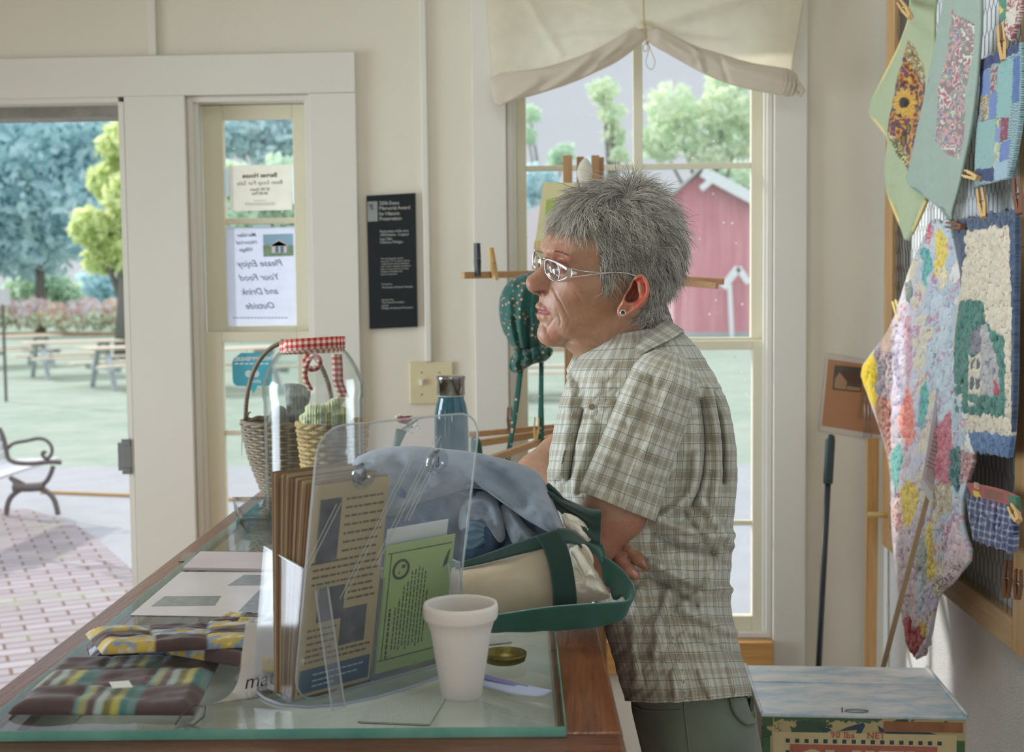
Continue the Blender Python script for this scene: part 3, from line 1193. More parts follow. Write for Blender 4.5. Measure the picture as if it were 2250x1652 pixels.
def patch_square(corners, z, label, colfn, th=.010, name='quilted_coaster', n=46, group='quilted coasters on the counter'):
    """corners: four photo points on the counter, front-left, front-right, back-right, back-left"""
    c = [WZ(x, y_, z) for x, y_ in corners]
    u = np.linspace(0, 1, n)
    U, V = np.meshgrid(u, u, indexing='ij')
    P = ((1 - U) * (1 - V))[..., None] * c[0] + (U * (1 - V))[..., None] * c[1] + (U * V)[..., None] * c[2] + ((1 - U) * V)[..., None] * c[3]
    edge = np.minimum(np.minimum(U, 1 - U), np.minimum(V, 1 - V))
    seam = np.minimum(np.abs(U * 3 - np.round(U * 3)), np.abs(V * 3 - np.round(V * 3)))
    h = th * (np.minimum(1, edge * 14) ** .5) * (.84 + .16 * np.minimum(1, seam * 7) ** .6)
    h += .0020 * fbm(U * 6, V * 9 + 3 * z, 0, 3, int(z * 1000) % 91)
    h = np.maximum(h, .003)
    T = P.copy()
    T[..., 2] = z + h
    # slight waviness of the outline
    T[..., 0] += .003 * vnoise(U * 4, V * 4, z * 50)
    T[..., 1] += .003 * vnoise(U * 4, V * 4, z * 70 + 5)
    B = P.copy()
    B[..., 2] = z + .0008
    mb = MB()
    cc = colfn(U, V)
    mb.grid(T, 0, cc)
    mb.grid(B[::-1], 0, cc[::-1])
    m = n
    rim = [(i, 0) for i in range(m)] + [(m - 1, j) for j in range(1, m)] + [(i, m - 1) for i in range(m - 2, -1, -1)] + [(0, j) for j in range(m - 2, 0, -1)]
    for a in range(len(rim)):
        i, j = rim[a]
        i2, j2 = rim[(a + 1) % len(rim)]
        mb.f.append((m * m + (m - 1 - i) * m + j, m * m + (m - 1 - i2) * m + j2, i2 * m + j2, i * m + j))
        mb.mi.append(0)
    o = obj(name, mb, painted('cotton_patches', .9, .25, 700, .25), smooth=True)
    tag(o, label, 'coaster', group)
    return o


BROWN = np.array(srgb(84, 66, 66))


def stripe_cols(U, V):
    pal = [srgb(*c) for c in ((96, 134, 134), (150, 152, 108), (96, 76, 74), (160, 178, 172), (116, 110, 60), (176, 168, 90), (70, 120, 116), (104, 136, 132))]
    k = (U * 3 % 1 * 8).astype(int) % 8
    S = np.array(pal)[k]
    i, j = (U * 2.999).astype(int), (V * 2.999).astype(int)
    m = ((i + j) % 2 == 1)[..., None]
    return np.where(m, S, BROWN)


def floral(seed, a=(196, 172, 84), b=(132, 152, 176)):
    def fn(U, V):
        i, j = (U * 2.999).astype(int), (V * 2.999).astype(int)
        w = fbm(U * 16, V * 16, 0, 2, seed)
        base = np.where(((i + seed) % 2 == 0)[..., None], np.array(srgb(*a)), np.array(srgb(*b)))
        oth = np.where(((i + seed) % 2 == 0)[..., None], np.array(srgb(*b)), np.array(srgb(*a)))
        S = np.where((w > .25)[..., None], oth, base)
        S = np.where((w < -.55)[..., None], np.array(srgb(196, 200, 190)), S)
        m = ((i + j + seed) % 2 == 0)[..., None]
        return np.where(m, S, BROWN)
    return fn


t_ = TOP + .0005
c1 = patch_square([(22, 1572), (426, 1574), (488, 1446), (132, 1462)], t_, 'brown and teal-striped quilted coaster nearest the front, white tag in its middle', stripe_cols, .013)
q = [WZ(x, y_, t_ + .018) for x, y_ in ((248, 1512), (292, 1510), (283, 1496), (240, 1499))]
mb = MB().add([tuple(p) for p in q] + [(p[0], p[1], p[2] + .0006) for p in q], [(0, 1, 2, 3), (7, 6, 5, 4), (0, 4, 5, 1), (1, 5, 6, 2), (2, 6, 7, 3), (3, 7, 4, 0)])
obj('price_tag', mb, M_paper, c1)
patch_square([(205, 1462), (500, 1455), (560, 1400), (190, 1420)], t_, 'brown and blue quilted coaster, bottom one behind the striped coaster', floral(1, (110, 130, 160), (150, 160, 190)), .013)
patch_square([(375, 1440), (600, 1480), (640, 1425), (400, 1393)], t_ + .0135, 'brown and yellow floral quilted coaster lying slanted against the white card', floral(2), .013)
patch_square([(225, 1440), (560, 1424), (585, 1382), (190, 1398)], t_ + .0275, 'brown, yellow and pale blue quilted coaster on top of the stack', floral(4), .013)
patch_square([(430, 1398), (612, 1402), (640, 1365), (500, 1362)], t_ + .0, 'yellow and blue floral coaster farthest back in the group', floral(6), .013)
# dark elastic loop
mb = MB().tube([WZ(x, y_, TOP + .002) + np.array([0, 0, z]) for x, y_, z in ((385, 1592, 0), (400, 1578, .004), (432, 1568, .010), (452, 1578, .012), (448, 1592, .008), (425, 1597, .002), (405, 1590, .0))], .0009, 6)
o = obj('elastic_loop', mb, plain('dark_elastic', (70, 74, 72), .7), smooth=True)
tag(o, 'thin dark elastic loop on the glass edge beside the striped coaster', 'elastic loop')

# ------------------------------------------------------------------ laminated sheets and leaflets


def quad_on(corners, z, th, name, m, parent=None):
    q = [WZ(x, y_, z) for x, y_ in corners]
    mb = MB().add([tuple(p) for p in q] + [(p[0], p[1], p[2] + th) for p in q], [(3, 2, 1, 0), (4, 5, 6, 7), (0, 1, 5, 4), (1, 2, 6, 5), (2, 3, 7, 6), (3, 0, 4, 7)])
    return obj(name, mb, m, parent)


M_lam = plain('laminated_paper', (214, 210, 212), .18)
M_grayp = plain('printed_grey_picture', (128, 136, 138), .2, var=.2, scale=60)
lam = quad_on([(286, 1352), (655, 1358), (655, 1259), (398, 1257)], TOP + .0004, .0008, 'laminated_sheet', M_lam)
tag(lam, 'laminated white sheet with grey pictures lying flat on the glass', 'paper sheet')
for c in ([(332, 1332), (472, 1330), (486, 1309), (362, 1310)], [(500, 1286), (586, 1286), (592, 1263), (536, 1263)], [(522, 1345), (592, 1345), (596, 1294), (572, 1294)]):
    quad_on(c, TOP + .0013, .0002, 'printed_picture', M_grayp, lam)
lam2 = quad_on([(402, 1252), (640, 1256), (640, 1220), (440, 1216)], TOP + .0014, .004, 'booklet', plain('pinkish_booklet', (206, 194, 198), .3))
tag(lam2, 'pinkish folded booklet lying behind the laminated sheet', 'booklet')
# clear plastic tray with crumpled film
M_plast = thin_glass('clear_plastic', (.93, .95, .96), .06, .9, edge=(.5, .6, .62))
M_film = thin_glass('clear_film', (.95, .96, .97), .08, 1.0, edge=(.6, .66, .7))
mb = MB()
a = WZ(590, 1160, TOP)
G = np.zeros((14, 18, 3))
for i in range(14):
    for j in range(18):
        u, v = i / 13, j / 17
        e = min(min(u, 1 - u), min(v, 1 - v))
        p = WZ(520 + 140 * u - 8 * v, 1178 - 50 * v, TOP + .001)
        G[i, j] = p + np.array([0, 0, .030 * (1 - min(1, e * 7)) + .003])
mb.slab(G, .0012)
o = obj('plastic_tray', mb, M_film, smooth=True)
tag(o, 'clear crinkled plastic tray on the counter in front of the basket', 'tray')

# small curled card beside the holder
M_card = plain('grey_white_card', (196, 192, 188), .7)
crd = thing('price_card', 'curled white card with handwriting standing left of the leaflet holder', 'card', WZ(560, 1545, TOP))
A = [(540, 1368, 1.40), (533, 1420, 1.385), (527, 1490, 1.365), (510, 1524, 1.345), (478, 1545, 1.325), (438, 1550, 1.32)]
B = [(640, 1362, 1.42), (638, 1420, 1.405), (634, 1478, 1.385), (622, 1506, 1.365), (596, 1526, 1.350), (560, 1534, 1.345)]
obj('card', strip(A, B, .0006, 30, 12), M_card, crd, smooth=True)
o3, r3, u3 = W(538, 1512, 1.356), W(600, 1500, 1.368), W(541, 1480, 1.360)
M = frame_matrix(o3 - np.array([0, .004, 0]), r3 - o3, u3 - o3)
obj('handwriting', text_mesh('mats', .022, M, .0002, shear=.35), plain('black_ink', (40, 38, 40), .6), crd)

# ------------------------------------------------------------------ acrylic leaflet holder seen from behind
M_acr = thin_glass('clear_acrylic', (.96, .97, .985), .10, .75, dirt=.10, dirt_scale=10, edge=(.6, .62, .72))
M_acred = NT('acrylic_polished_edge')
M_acred.fin(srgb(196, 204, 200), .15, spec=.8)
_m = M_acred.n('ShaderNodeMixShader')
_t = M_acred.n('ShaderNodeBsdfTransparent')
_m.inputs[0].default_value = .5
M_acred.l(_t.outputs[0], _m.inputs[1])
M_acred.l(M_acred.b.outputs[0], _m.inputs[2])
M_acred.l(_m.outputs[0], M_acred.out.inputs['Surface'])
M_acred = M_acred.m
hb = WZ(648, 1543, TOP + .004)
hr = WZ(980, 1452, TOP + .004)
hu = Vector(hr - hb)
hu.z = 0
HL = hu.length
hu.normalize()
hn = Vector((-hu.y, hu.x, 0))                # the side the customers see
lean = rad(10.5)
hv = (Vector((0, 0, 1)) * math.cos(lean) - hn * math.sin(lean)).normalized()
HM = frame_matrix(hb, hu, hv)                # local x along the holder, y up the leaning plate, z towards us
hold = thing('leaflet_holder', 'clear acrylic two-pocket leaflet holder standing on the glass counter', 'leaflet holder', (hb[0], hb[1], TOP))


def rrect(x0, x1, y0, y1, r, n=6):
    P = []
    for cx_, cy_, a0 in ((x1 - r, y1 - r, 0), (x0 + r, y1 - r, 90), (x0 + r, y0 + r, 180), (x1 - r, y0 + r, 270)):
        for k in range(n + 1):
            a = rad(a0 + 90 * k / n)
            P.append((cx_ + r * math.cos(a), cy_ + r * math.sin(a)))
    return P


PH = .300
mb = MB().prism(rrect(-.004, HL + .006, 0, PH, .030), .003, HM @ Matrix.Translation((0, 0, .002)))
bplate = obj('back_plate', mb, M_acr, hold)
rim = [tuple(HM @ Vector((x, y_, .0035))) for x, y_ in resample(np.array(rrect(-.004, HL + .006, 0, PH, .030)), 90, True)]
obj('plate_edge', MB().tube(rim, .0013, 6, closed=True), M_acred, bplate, smooth=True)
# bosses with keyholes
for cx_ in (.058, .158):
    mb = MB()
    Mb = HM @ Matrix.Translation((cx_, PH - .052 - (.004 if cx_ < .1 else 0), .005))
    mb.lathe([(.0070, 0), (.0075, .0022), (.0088, .0024), (.0095, .0012), (.0120, .0014), (.0140, .0024), (.0152, 0)], n=36, M=Mb)
    boss = obj('boss', mb, thin_glass('thick_acrylic', (.88, .91, .95), .0, 2.4, edge=(.5, .54, .62)), hold, smooth=True)
    mb = MB().tube([Mb @ Vector((.0022 * math.cos(t) * (1 if math.sin(t) < 0 else .55), .0058 * math.sin(t), .001)) for t in np.linspace(0, 2 * math.pi, 16)[:-1]], .0007, 6, closed=True)
    obj('keyhole', mb, plain('keyhole_rim', (90, 98, 106), .3), boss)
# slanting reflections in the plate, drawn as pairs of thin pale tubes
mb = MB()
for x, y0_, L in ((.022, .17, .075), (.072, .13, .165), (.112, .16, .155), (.150, .205, .075)):
    for dx in (0, .0055):
        a = HM @ Vector((x - .03 + dx, y0_ - .02, .0052))
        b = HM @ Vector((x - .03 + dx + L * .46, y0_ - .02 + L * .89, .0052))
        mb.tube([a, b], .00055, 5)
o = obj('reflection_lines', mb, M_acred, bplate)
# pockets on the far side
for x0_, x1_, hgt, dep in ((-.006, .100, .150, .070), (.104, HL + .004, .120, .026)):
    mb = MB()
    mb.box(x0_, x1_, 0, hgt, -dep - .002, -dep, M=HM)
    mb.box(x0_, x0_ + .002, 0, hgt, -dep, 0, M=HM).box(x1_ - .002, x1_, 0, hgt, -dep, 0, M=HM)
    mb.box(x0_, x1_, 0, .002, -dep, 0, M=HM)
    pk = obj('pocket', mb, M_acr, hold)
    mb = MB().tube([HM @ Vector(p) for p in ((x0_, hgt, 0), (x0_, hgt, -dep), (x1_, hgt, -dep), (x1_, hgt, 0))], .0011, 6)
    obj('pocket_edge', mb, M_acred, pk)
mb = MB()
foot = []
for x, z_ in ((-.010, .045), (HL + .006, .040), (HL + .012, -.05), (HL * .5, -.085), (-.012, -.095)):
    p = HM @ Vector((x, 0, 0))
    p = p - hn * 0 + Vector((0, 0, 0)) + (-hn) * z_
    foot.append((p.x, p.y))
foot = [tuple(q) for q in resample(chaikin(foot, 2, True), 40, True)]
mb.prism(foot, .003, Matrix.Translation((0, 0, TOP + .0003)))
ftp = obj('foot_plate', mb, M_plast, hold)
obj('foot_edge', MB().tube([(x, y_, TOP + .0022) for x, y_ in foot], .0013, 6, closed=True), plain('bluish_acrylic_edge', (168, 174, 196), .15), ftp)
# easel leg at our side
for x in (.018, HL - .010):
    mb = MB()
    a = HM @ Vector((x, .125, .004))
    b = HM @ Vector((x + .003, 0, 0)) - hn * .048
    b.z = TOP + .003
    mb.beam(a, b, .002, .016, up=hu)
    lg = obj('easel_leg', mb, M_acr, hold)
    obj('leg_edge', MB().tube([a + hu * .008, b + hu * .008], .0011, 6).tube([a - hu * .008, b - hu * .008], .0008, 6), M_acred, hold)

# leaflets standing in the left pocket; the one against the plate shows its back
M_tan = plain('tan_leaflet_paper', (178, 162, 124), .75)
M_tan2 = plain('brown_leaflet_paper', (146, 116, 90), .8, var=.12, scale=30)
M_ink = plain('faded_ink', (92, 86, 78), .8)
M_phot = NT('dark_printed_photo')
M_phot = M_phot.fin(M_phot.ramp(M_phot.noise(60, 4), [(.3, srgb(52, 58, 64)), (.6, srgb(86, 92, 98)), (.8, srgb(120, 112, 108))]), .5)
M_navy = plain('blue_leaflet_band', (44, 84, 108), .6)
LW_, LH = .098, .234


def leaflet(x, z, dy=0, splay=0.0, first=False, label='tan folded leaflet standing in the left pocket of the acrylic holder'):
    """z: distance behind the plate"""
    L = HM @ Matrix.Translation((x, .003 + dy, z)) @ Matrix.Rotation(-splay, 4, 'X')
    base = L @ Vector((0, 0, 0))
    t = thing('leaflet', label, 'leaflet', base, 'tan leaflets in the left pocket')
    pp = obj('paper', MB().box(0, LW_, 0, LH, -.0005, 0, M=L), M_tan, t)
    f = .0003
    mb = MB().box(.010, .037, .148, .218, 0, f, M=L)
    obj('photo', mb, M_phot, pp)
    if first:
        obj('photo', MB().box(.018, .052, .082, .120, 0, f, M=L), M_phot, pp)
        obj('photo', MB().box(.050, .084, .050, .092, 0, f, M=L), M_phot, pp)
        obj('footer_band', MB().box(.003, .095, .004, .031, 0, f, M=L), M_navy, pp)
        mb = MB()
        g = random.Random(3)
        rows = [(.043, .093, .2140 - .0095 * k) for k in range(7)] + [(.008, .093, .1400 - .0080 * k) for k in range(3)] + \
               [(.056, .093, .1160 - .0075 * k) for k in range(3)] + [(.008, .046, .0730 - .0075 * k) for k in range(4)] + [(.008, .093, .0440 - .0065 * k) for k in range(2)]
        rows += [(.004, .093, .1475 - .0075 * k) for k in range(1)]
        for xa, xb, y_ in rows:
            q = xa
            while q < xb - .004:
                w = min(g.uniform(.003, .010), xb - q)
                mb.box(q, q + w, y_, y_ + .0024, 0, f, M=L)
                q += w + .0016
        obj('printed_lines', mb, M_ink, pp)['kind'] = 'stuff'
        mb = MB()
        for y_, n_ in ((.0225, 9), (.0155, 8), (.0095, 4)):
            for k in range(n_):
                mb.box(.02 + k * .0075, .0262 + k * .0075, y_, y_ + .0016, f, f * 2, M=L)
        obj('footer_lines', mb, plain('pale_print', (170, 186, 196), .6), pp)['kind'] = 'stuff'
    return t


leaflet(.000, -.0005, 0, 0.0, True, 'tan leaflet with dark photographs and a blue band, facing through the acrylic plate')
gq = random.Random(21)
zq, xq = -.0012, 0.0
for k in range(1, 24):
    zq -= gq.choice((.0016, .0018, .0022, .0050))
    xq -= gq.choice((.0002, .0006, .0012, .0038)) * .8
    t = leaflet(xq * .35, zq * .40, .0015 * math.sin(k * 1.7), -zq * .60 / LH)
    if k % 4:
        t.children[0].data.materials[0] = M_tan2

# green flyer in the right pocket
M_grn = plain('green_flyer_paper', (160, 186, 118), .8)
M_blk = plain('black_print', (46, 62, 50), .8)
GM = HM @ Matrix.Translation((.106, .005, -.004))
fl = thing('flyer', 'green printed flyer standing sideways in the right pocket of the holder', 'flyer', GM @ Vector((0, 0, 0)))
FW, FH = HL - .106 - .004, .150
obj('paper', MB().box(0, FW, 0, FH, -.0015, 0, M=GM), M_grn, fl)
mb = MB()
f = .0003
mb.box(.004, FW - .004, .014, .0152, 0, f, M=GM).box(.004, FW - .004, FH - .010, FH - .0088, 0, f, M=GM).box(.008, .0092, .014, FH - .009, 0, f, M=GM)
obj('border', mb, M_blk, fl)
mb = MB()
c = Vector((.024, FH - .030, .0003))
mb.tube([GM @ (c + Vector((.0105 * math.cos(t), .0105 * math.sin(t), 0))) for t in np.linspace(0, 2 * math.pi, 28)[:-1]], .0016, 6, closed=True)
mb.box(c.x + .001, c.x + .006, c.y + .001, c.y + .005, 0, f, M=GM).box(c.x - .003, c.x - .001, c.y - .005, c.y - .003, 0, f, M=GM)
obj('round_emblem', mb, M_blk, fl)
mb = MB()
g = random.Random(9)
for k, (x, y0_, y1_, w) in enumerate([(.013, .016, .075, .0026)] + [(.021 + .0049 * k, .022 + g.uniform(0, .006), (.075, .085, .10, .105, .115, .118, .12, .118, .112, .09)[k], .0015) for k in range(10)]):
    q = y0_
    while q < y1_:
        h = g.uniform(.003, .008)
        mb.box(x, x + w, q, min(q + h, y1_), 0, f, M=GM)
        q += h + .0014
obj('printed_lines', mb, M_blk, fl)['kind'] = 'stuff'
mb = MB().prism([(FW - .014, FH - .038), (FW - .008, FH - .034), (FW - .005, FH - .016), (FW - .009, FH - .020), (FW - .013, FH - .030)], f, GM)
obj('leaf_emblem', mb, M_blk, fl)
# second paler sheet behind it
A2 = HM @ Matrix.Translation((.112, .005, -.012))
o = obj('paper_sheet', MB().box(0, FW - .012, 0, .166, -.001, 0, M=A2), plain('white_sheet_in_pocket', (206, 210, 206), .8))
tag(o, 'plain white sheet standing behind the green flyer', 'paper sheet')

# ------------------------------------------------------------------ foam cup
cc = WZ(1010, 1545, TOP)
M_foam = NT('white_foam')
v = M_foam.n('ShaderNodeTexVoronoi')
v.inputs['Scale'].default_value = 420
M_foam.l(M_foam.tc(), v.inputs['Vector'])
M_foam.bump(v.outputs['Distance'], .25, .0006)
M_foam = M_foam.fin(srgb(226, 220, 214), .6)
M_foam.node_tree.nodes['Principled BSDF'].inputs['Subsurface Weight'].default_value = .15
Yc = cc[1]
R1 = 86 / F * (Yc - .02)
z1 = W(1010, 1338, Yc)[2]
hc = z1 - TOP
Rb = 46 / F * Yc
prof = [(0, .0035), (Rb - .004, .0035), (Rb - .001, 0), (Rb, .001), (Rb + (R1 - Rb) * .60, hc * .70), (R1 - .0035, hc * .82), (R1 - .0012, hc * .835), (R1, hc * .86), (R1 + .0004, hc * .96), (R1 - .0006, hc),
        (R1 - .0032, hc), (R1 - .0042, hc * .97), (R1 - .0062, hc * .82), (Rb - .003, .008), (0, .0072)]
mb = MB().lathe(prof, (cc[0], Yc + .025, TOP + .0004), 64)
o = obj('foam_cup', mb, M_foam, smooth=True)
tag(o, 'white foam cup standing on the glass counter in front of the tote bag', 'cup')

# brass jar lid, plastic wrapper
p = WZ(1107, 1462, TOP)
mb = MB().lathe([(0, .001), (.020, .001), (.0245, .003), (.026, .009), (.0262, .0115), (.024, .0115), (.0235, .0045), (0, .004)], (p[0], p[1] + .012, TOP + .0003), 40)
o = obj('jar_lid', mb, plain('old_brass', (104, 96, 50), .35, .8, bump=.3), smooth=True)
tag(o, 'small dark brass jar lid lying upturned right of the foam cup', 'lid')
A = [(1060, 1478, 1.43), (1100, 1490, 1.425), (1160, 1505, 1.41), (1214, 1517, 1.40)]
B = [(1050, 1506, 1.388), (1100, 1518, 1.378), (1160, 1530, 1.37), (1196, 1530, 1.375)]
A = [(x, y_, WZ(x, y_, TOP + .010)[1]) for x, y_, _ in A]
B = [(x, y_, WZ(x, y_, TOP + .003)[1]) for x, y_, _ in B]
sw = thing('plastic_wrapper', 'blue and clear plastic wrapper lying folded beside the foam cup', 'wrapper', WZ(1150, 1530, TOP))
obj('clear_sleeve', strip(A, B, .0008, 20, 6), plain('glossy_bluish_film', (176, 188, 214), .12), sw, smooth=True)
A = [(x, y_ + 1, Y - .001) for x, y_, Y in A[:3]]
B = [(x, y_ - 17, WZ(x, y_ - 17, TOP + .0075)[1]) for x, y_, Y in B[:3]]
obj('printed_band', strip(A, B, .0006, 16, 4), plain('lilac_printed_band', (122, 118, 164), .3), sw, smooth=True)

# ------------------------------------------------------------------ denim jacket and canvas tote bag
M_den = NT('faded_denim')
v = M_den.mapping(M_den.tc(), (1, 1, 1), (0.3, 0.2, rad(40)))
w1_ = M_den.noise(9, 5, v)
M_den.bump(M_den.math('ADD', M_den.noise(900, 2), M_den.math('MULTIPLY', w1_, 4)), .25, .001)
M_den = M_den.fin(M_den.ramp(w1_, [(.25, srgb(112, 128, 146)), (.5, srgb(136, 150, 164)), (.75, srgb(160, 170, 180))]), .9, sheen=.3)
M_den2 = plain('denim_inside', (86, 112, 140), .9, var=.12, scale=8, bump=.2, bscale=700)
M_can = NT('natural_canvas')
M_can.bump(M_can.noise(1100, 2), .35, .001)
M_can = M_can.fin(M_can.ramp(M_can.noise(6, 4), [(.3, srgb(196, 180, 152)), (.7, srgb(214, 202, 176))]), .92, sheen=.2)
M_gc = plain('green_canvas', (32, 62, 55), .88, var=.18, scale=10, bump=.3, bscale=900, sheen=.4)
M_gc2 = plain('green_canvas_edge', (40, 88, 76), .85, sheen=.3)

jk = thing('denim_jacket', 'faded blue denim jacket bundled on top of the tote bag', 'jacket', W(1040, 1260, 1.74) * np.array([1, 1, 0]) + np.array([0, 0, TOP + .002]))


def folds(lines):
    """ridges (+) and grooves (-) along photo polylines: (points, width px, height m)"""
    def fn(x, y):
        r = np.zeros(np.shape(x))
        for pts, w, h in lines:
            P = np.array(chaikin(pts, 2))
            d = np.full(np.shape(x), 1e9)
            for a, b in zip(P[:-1], P[1:]):
                ab = b - a
                t = np.clip(((x - a[0]) * ab[0] + (y - a[1]) * ab[1]) / (ab @ ab), 0, 1)
                d = np.minimum(d, np.hypot(x - a[0] - t * ab[0], y - a[1] - t * ab[1]))
            r += h * np.exp(-(d / w) ** 2)
        return r
    return fn


fj = folds([([(1030, 1085), (1100, 1110), (1130, 1180)], 16, .018), ([(1110, 1110), (1120, 1160), (1100, 1200)], 10, -.020), ([(1150, 1120), (1180, 1180)], 12, .012),
            ([(960, 1060), (1010, 1120), (1020, 1180)], 14, -.012), ([(1040, 1140), (1060, 1190)], 12, -.012), ([(880, 1080), (950, 1160)], 16, .010)])
inner = [(800, 1030), (900, 1010), (1060, 1060), (1150, 1085), (1200, 1150), (1215, 1190), (1160, 1230), (1060, 1262), (900, 1270), (800, 1250), (780, 1130)]
mb = pillow(inner, 1.715, .045, .04, relief=lambda x, y: fj(x, y) + .006 * fbm(x / 40, y / 40), zmin=TOP + .0015)
obj('inside', mb, M_den2, jk, smooth=True)
# folds of the sleeve pushed out from under the back panel
fs = folds([([(1040, 1100), (1080, 1100), (1098, 1150)], 9, .010), ([(1030, 1120), (1070, 1122)], 8, -.006)])
mb = pillow([(1008, 1118), (1030, 1090), (1056, 1076), (1082, 1084), (1100, 1112), (1108, 1150), (1112, 1182), (1098, 1196), (1084, 1176), (1072, 1156), (1050, 1148), (1024, 1160), (1006, 1170)], 1.672, .022, .02, 24, 90, relief=lambda x, y: fs(x, y) + .002 * fbm(x / 20, y / 20), zmin=TOP + .0015)
pillow([(1096, 1112), (1112, 1104), (1130, 1118), (1150, 1148), (1172, 1168), (1196, 1182), (1186, 1206), (1150, 1216), (1124, 1196), (1108, 1150)], 1.668, .020, .02, 20, 80, relief=lambda x, y: folds([([(1120, 1130), (1150, 1170), (1180, 1190)], 8, .008)])(x, y) + .002 * fbm(x / 16, y / 16), mb=mb)
obj('sleeve_fold', mb, M_den, jk, smooth=True)
fo = folds([([(1090, 1005), (1150, 1060), (1200, 1120)], 20, .010), ([(1000, 1000), (1090, 1040), (1150, 1110)], 16, -.006), ([(900, 1000), (1000, 1050), (1100, 1080)], 18, .006),
            ([(1180, 1060), (1215, 1130), (1235, 1170)], 9, .006), ([(860, 1020), (960, 1080)], 16, -.006)])
outer = [(770, 1010), (830, 984), (900, 978), (960, 984), (1040, 992), (1110, 1008), (1172, 1028), (1196, 1052), (1215, 1094), (1232, 1140), (1248, 1178), (1238, 1182), (1180, 1158),
         (1120, 1118), (1080, 1085), (1050, 1072), (1010, 1078), (930, 1110), (850, 1150), (790, 1160), (760, 1080)]
mb = pillow(outer, 1.70, .04, .05, relief=lambda x, y: fo(x, y) + .003 * fbm(x / 30, y / 30), centre=(1010, 1035), k=1, Yfun=lambda x, y: 1.70 - .05 * np.clip((y - 985) / 190, 0, 1) * np.clip((x - 900) / 300, 0, 1) * 1.2)
obj('back_panel', mb, M_den, jk, smooth=True)
hem = [(1028, 1070), (1060, 1062), (1085, 1075), (1110, 1100), (1145, 1124), (1190, 1150), (1238, 1178)]
A = [(x, y_ - 7, 1.648 - .012 * np.clip((x - 1030) / 210, 0, 1)) for x, y_ in hem]
B = [(x - 3, y_ + 5, 1.648 - .012 * np.clip((x - 1030) / 210, 0, 1)) for x, y_ in hem]
obj('hem_seam', strip(A, B, .006, 60, 4, relief=lambda x, y, s, t: .0025 * np.sin(s * 190)), plain('denim_seam', (96, 112, 132), .9, var=.3, scale=120), jk, smooth=True)
A = [(1030, 1152, 1.640), (1045, 1148, 1.638), (1064, 1160, 1.638)]
B = [(1022, 1205, 1.640), (1040, 1208, 1.638), (1062, 1186, 1.638)]
obj('cuff', strip(A, B, .006, 16, 12, relief=lambda x, y, s, t: .002 * np.sin(t * 18)), plain('denim_cuff', (98, 124, 142), .9, var=.25, scale=90), jk, smooth=True)

tb = thing('tote_bag', 'canvas tote bag with green trim and handles lying on the counter', 'tote bag', W(1200, 1380, 1.62) * np.array([1, 1, 0]) + np.array([0, 0, TOP + .001]))
fb_ = folds([([(1040, 1290), (1180, 1270), (1200, 1310)], 26, .004), ([(1060, 1330), (1200, 1325)], 18, -.004)])
mb = pillow([(880, 1262), (1010, 1246), (1100, 1222), (1190, 1190), (1230, 1172), (1252, 1190), (1262, 1240), (1266, 1300), (1256, 1336), (1200, 1350), (1100, 1362), (960, 1368), (860, 1360), (840, 1300)],
            1.657, .045, .008, relief=lambda x, y: fb_(x, y) + .0012 * fbm(x / 50, y / 50), zmin=TOP + .001, power=4)
obj('bag_body', mb, M_can, tb, smooth=True)
# crumpled canvas of the mouth, right of the strap
fm = folds([([(1262, 1212), (1285, 1240), (1290, 1280)], 8, .014), ([(1295, 1200), (1310, 1225), (1302, 1262)], 9, .016), ([(1276, 1205), (1298, 1238), (1318, 1270)], 6, -.016), ([(1270, 1260), (1310, 1290)], 10, -.010), ([(1300, 1290), (1345, 1310)], 9, .010)])
mb = pillow([(1240, 1196), (1262, 1190), (1284, 1194), (1296, 1206), (1306, 1228), (1303, 1246), (1316, 1262), (1330, 1290), (1345, 1312), (1330, 1318), (1290, 1324), (1250, 1332), (1236, 1260)],
            1.63, .035, .03, 30, 110, relief=lambda x, y: fm(x, y) + .003 * fbm(x / 14, y / 14), k=1)
obj('crumpled_mouth', mb, plain('cream_canvas', (226, 220, 202), .9, bump=.25, bscale=900, sheen=.2), tb, smooth=True)
mb = pillow([(1232, 1125), (1262, 1130), (1290, 1152), (1306, 1190), (1308, 1215), (1290, 1200), (1262, 1170), (1240, 1160)], 1.645, .012, .012, 16, 70, relief=lambda x, y: .002 * fbm(x / 12, y / 12), k=1)
obj('mouth_fold', mb, plain('cream_canvas', (226, 220, 202)), tb, smooth=True)
# green top band
A = [(1000, 1238, 1.628), (1060, 1220, 1.622), (1120, 1196, 1.618), (1180, 1176, 1.615), (1230, 1160, 1.62)]
B = [(1000, 1250, 1.626), (1060, 1238, 1.618), (1120, 1222, 1.612), (1190, 1206, 1.608), (1250, 1186, 1.612)]
obj('top_band', strip(A, B, .004, 30, 6), M_gc, tb, smooth=True)
# upright strap
A = [(1176, 1178, 1.604), (1192, 1200, 1.600), (1206, 1240, 1.597), (1214, 1290, 1.596), (1214, 1342, 1.598)]
B = [(1224, 1164, 1.606), (1242, 1186, 1.602), (1256, 1230, 1.598), (1266, 1290, 1.597), (1268, 1340, 1.600)]
obj('strap', strip(A, B, .004, 30, 8), M_gc, tb, smooth=True)
# the handle arching from the band over to the right
A = [(1224, 1160, 1.612), (1250, 1160, 1.62), (1272, 1174, 1.625), (1290, 1190, 1.635)]
B = [(1232, 1196, 1.600), (1252, 1190, 1.605), (1272, 1196, 1.615), (1296, 1212, 1.63)]
obj('handle', strip(A, B, .004, 20, 6), M_gc, tb, smooth=True)
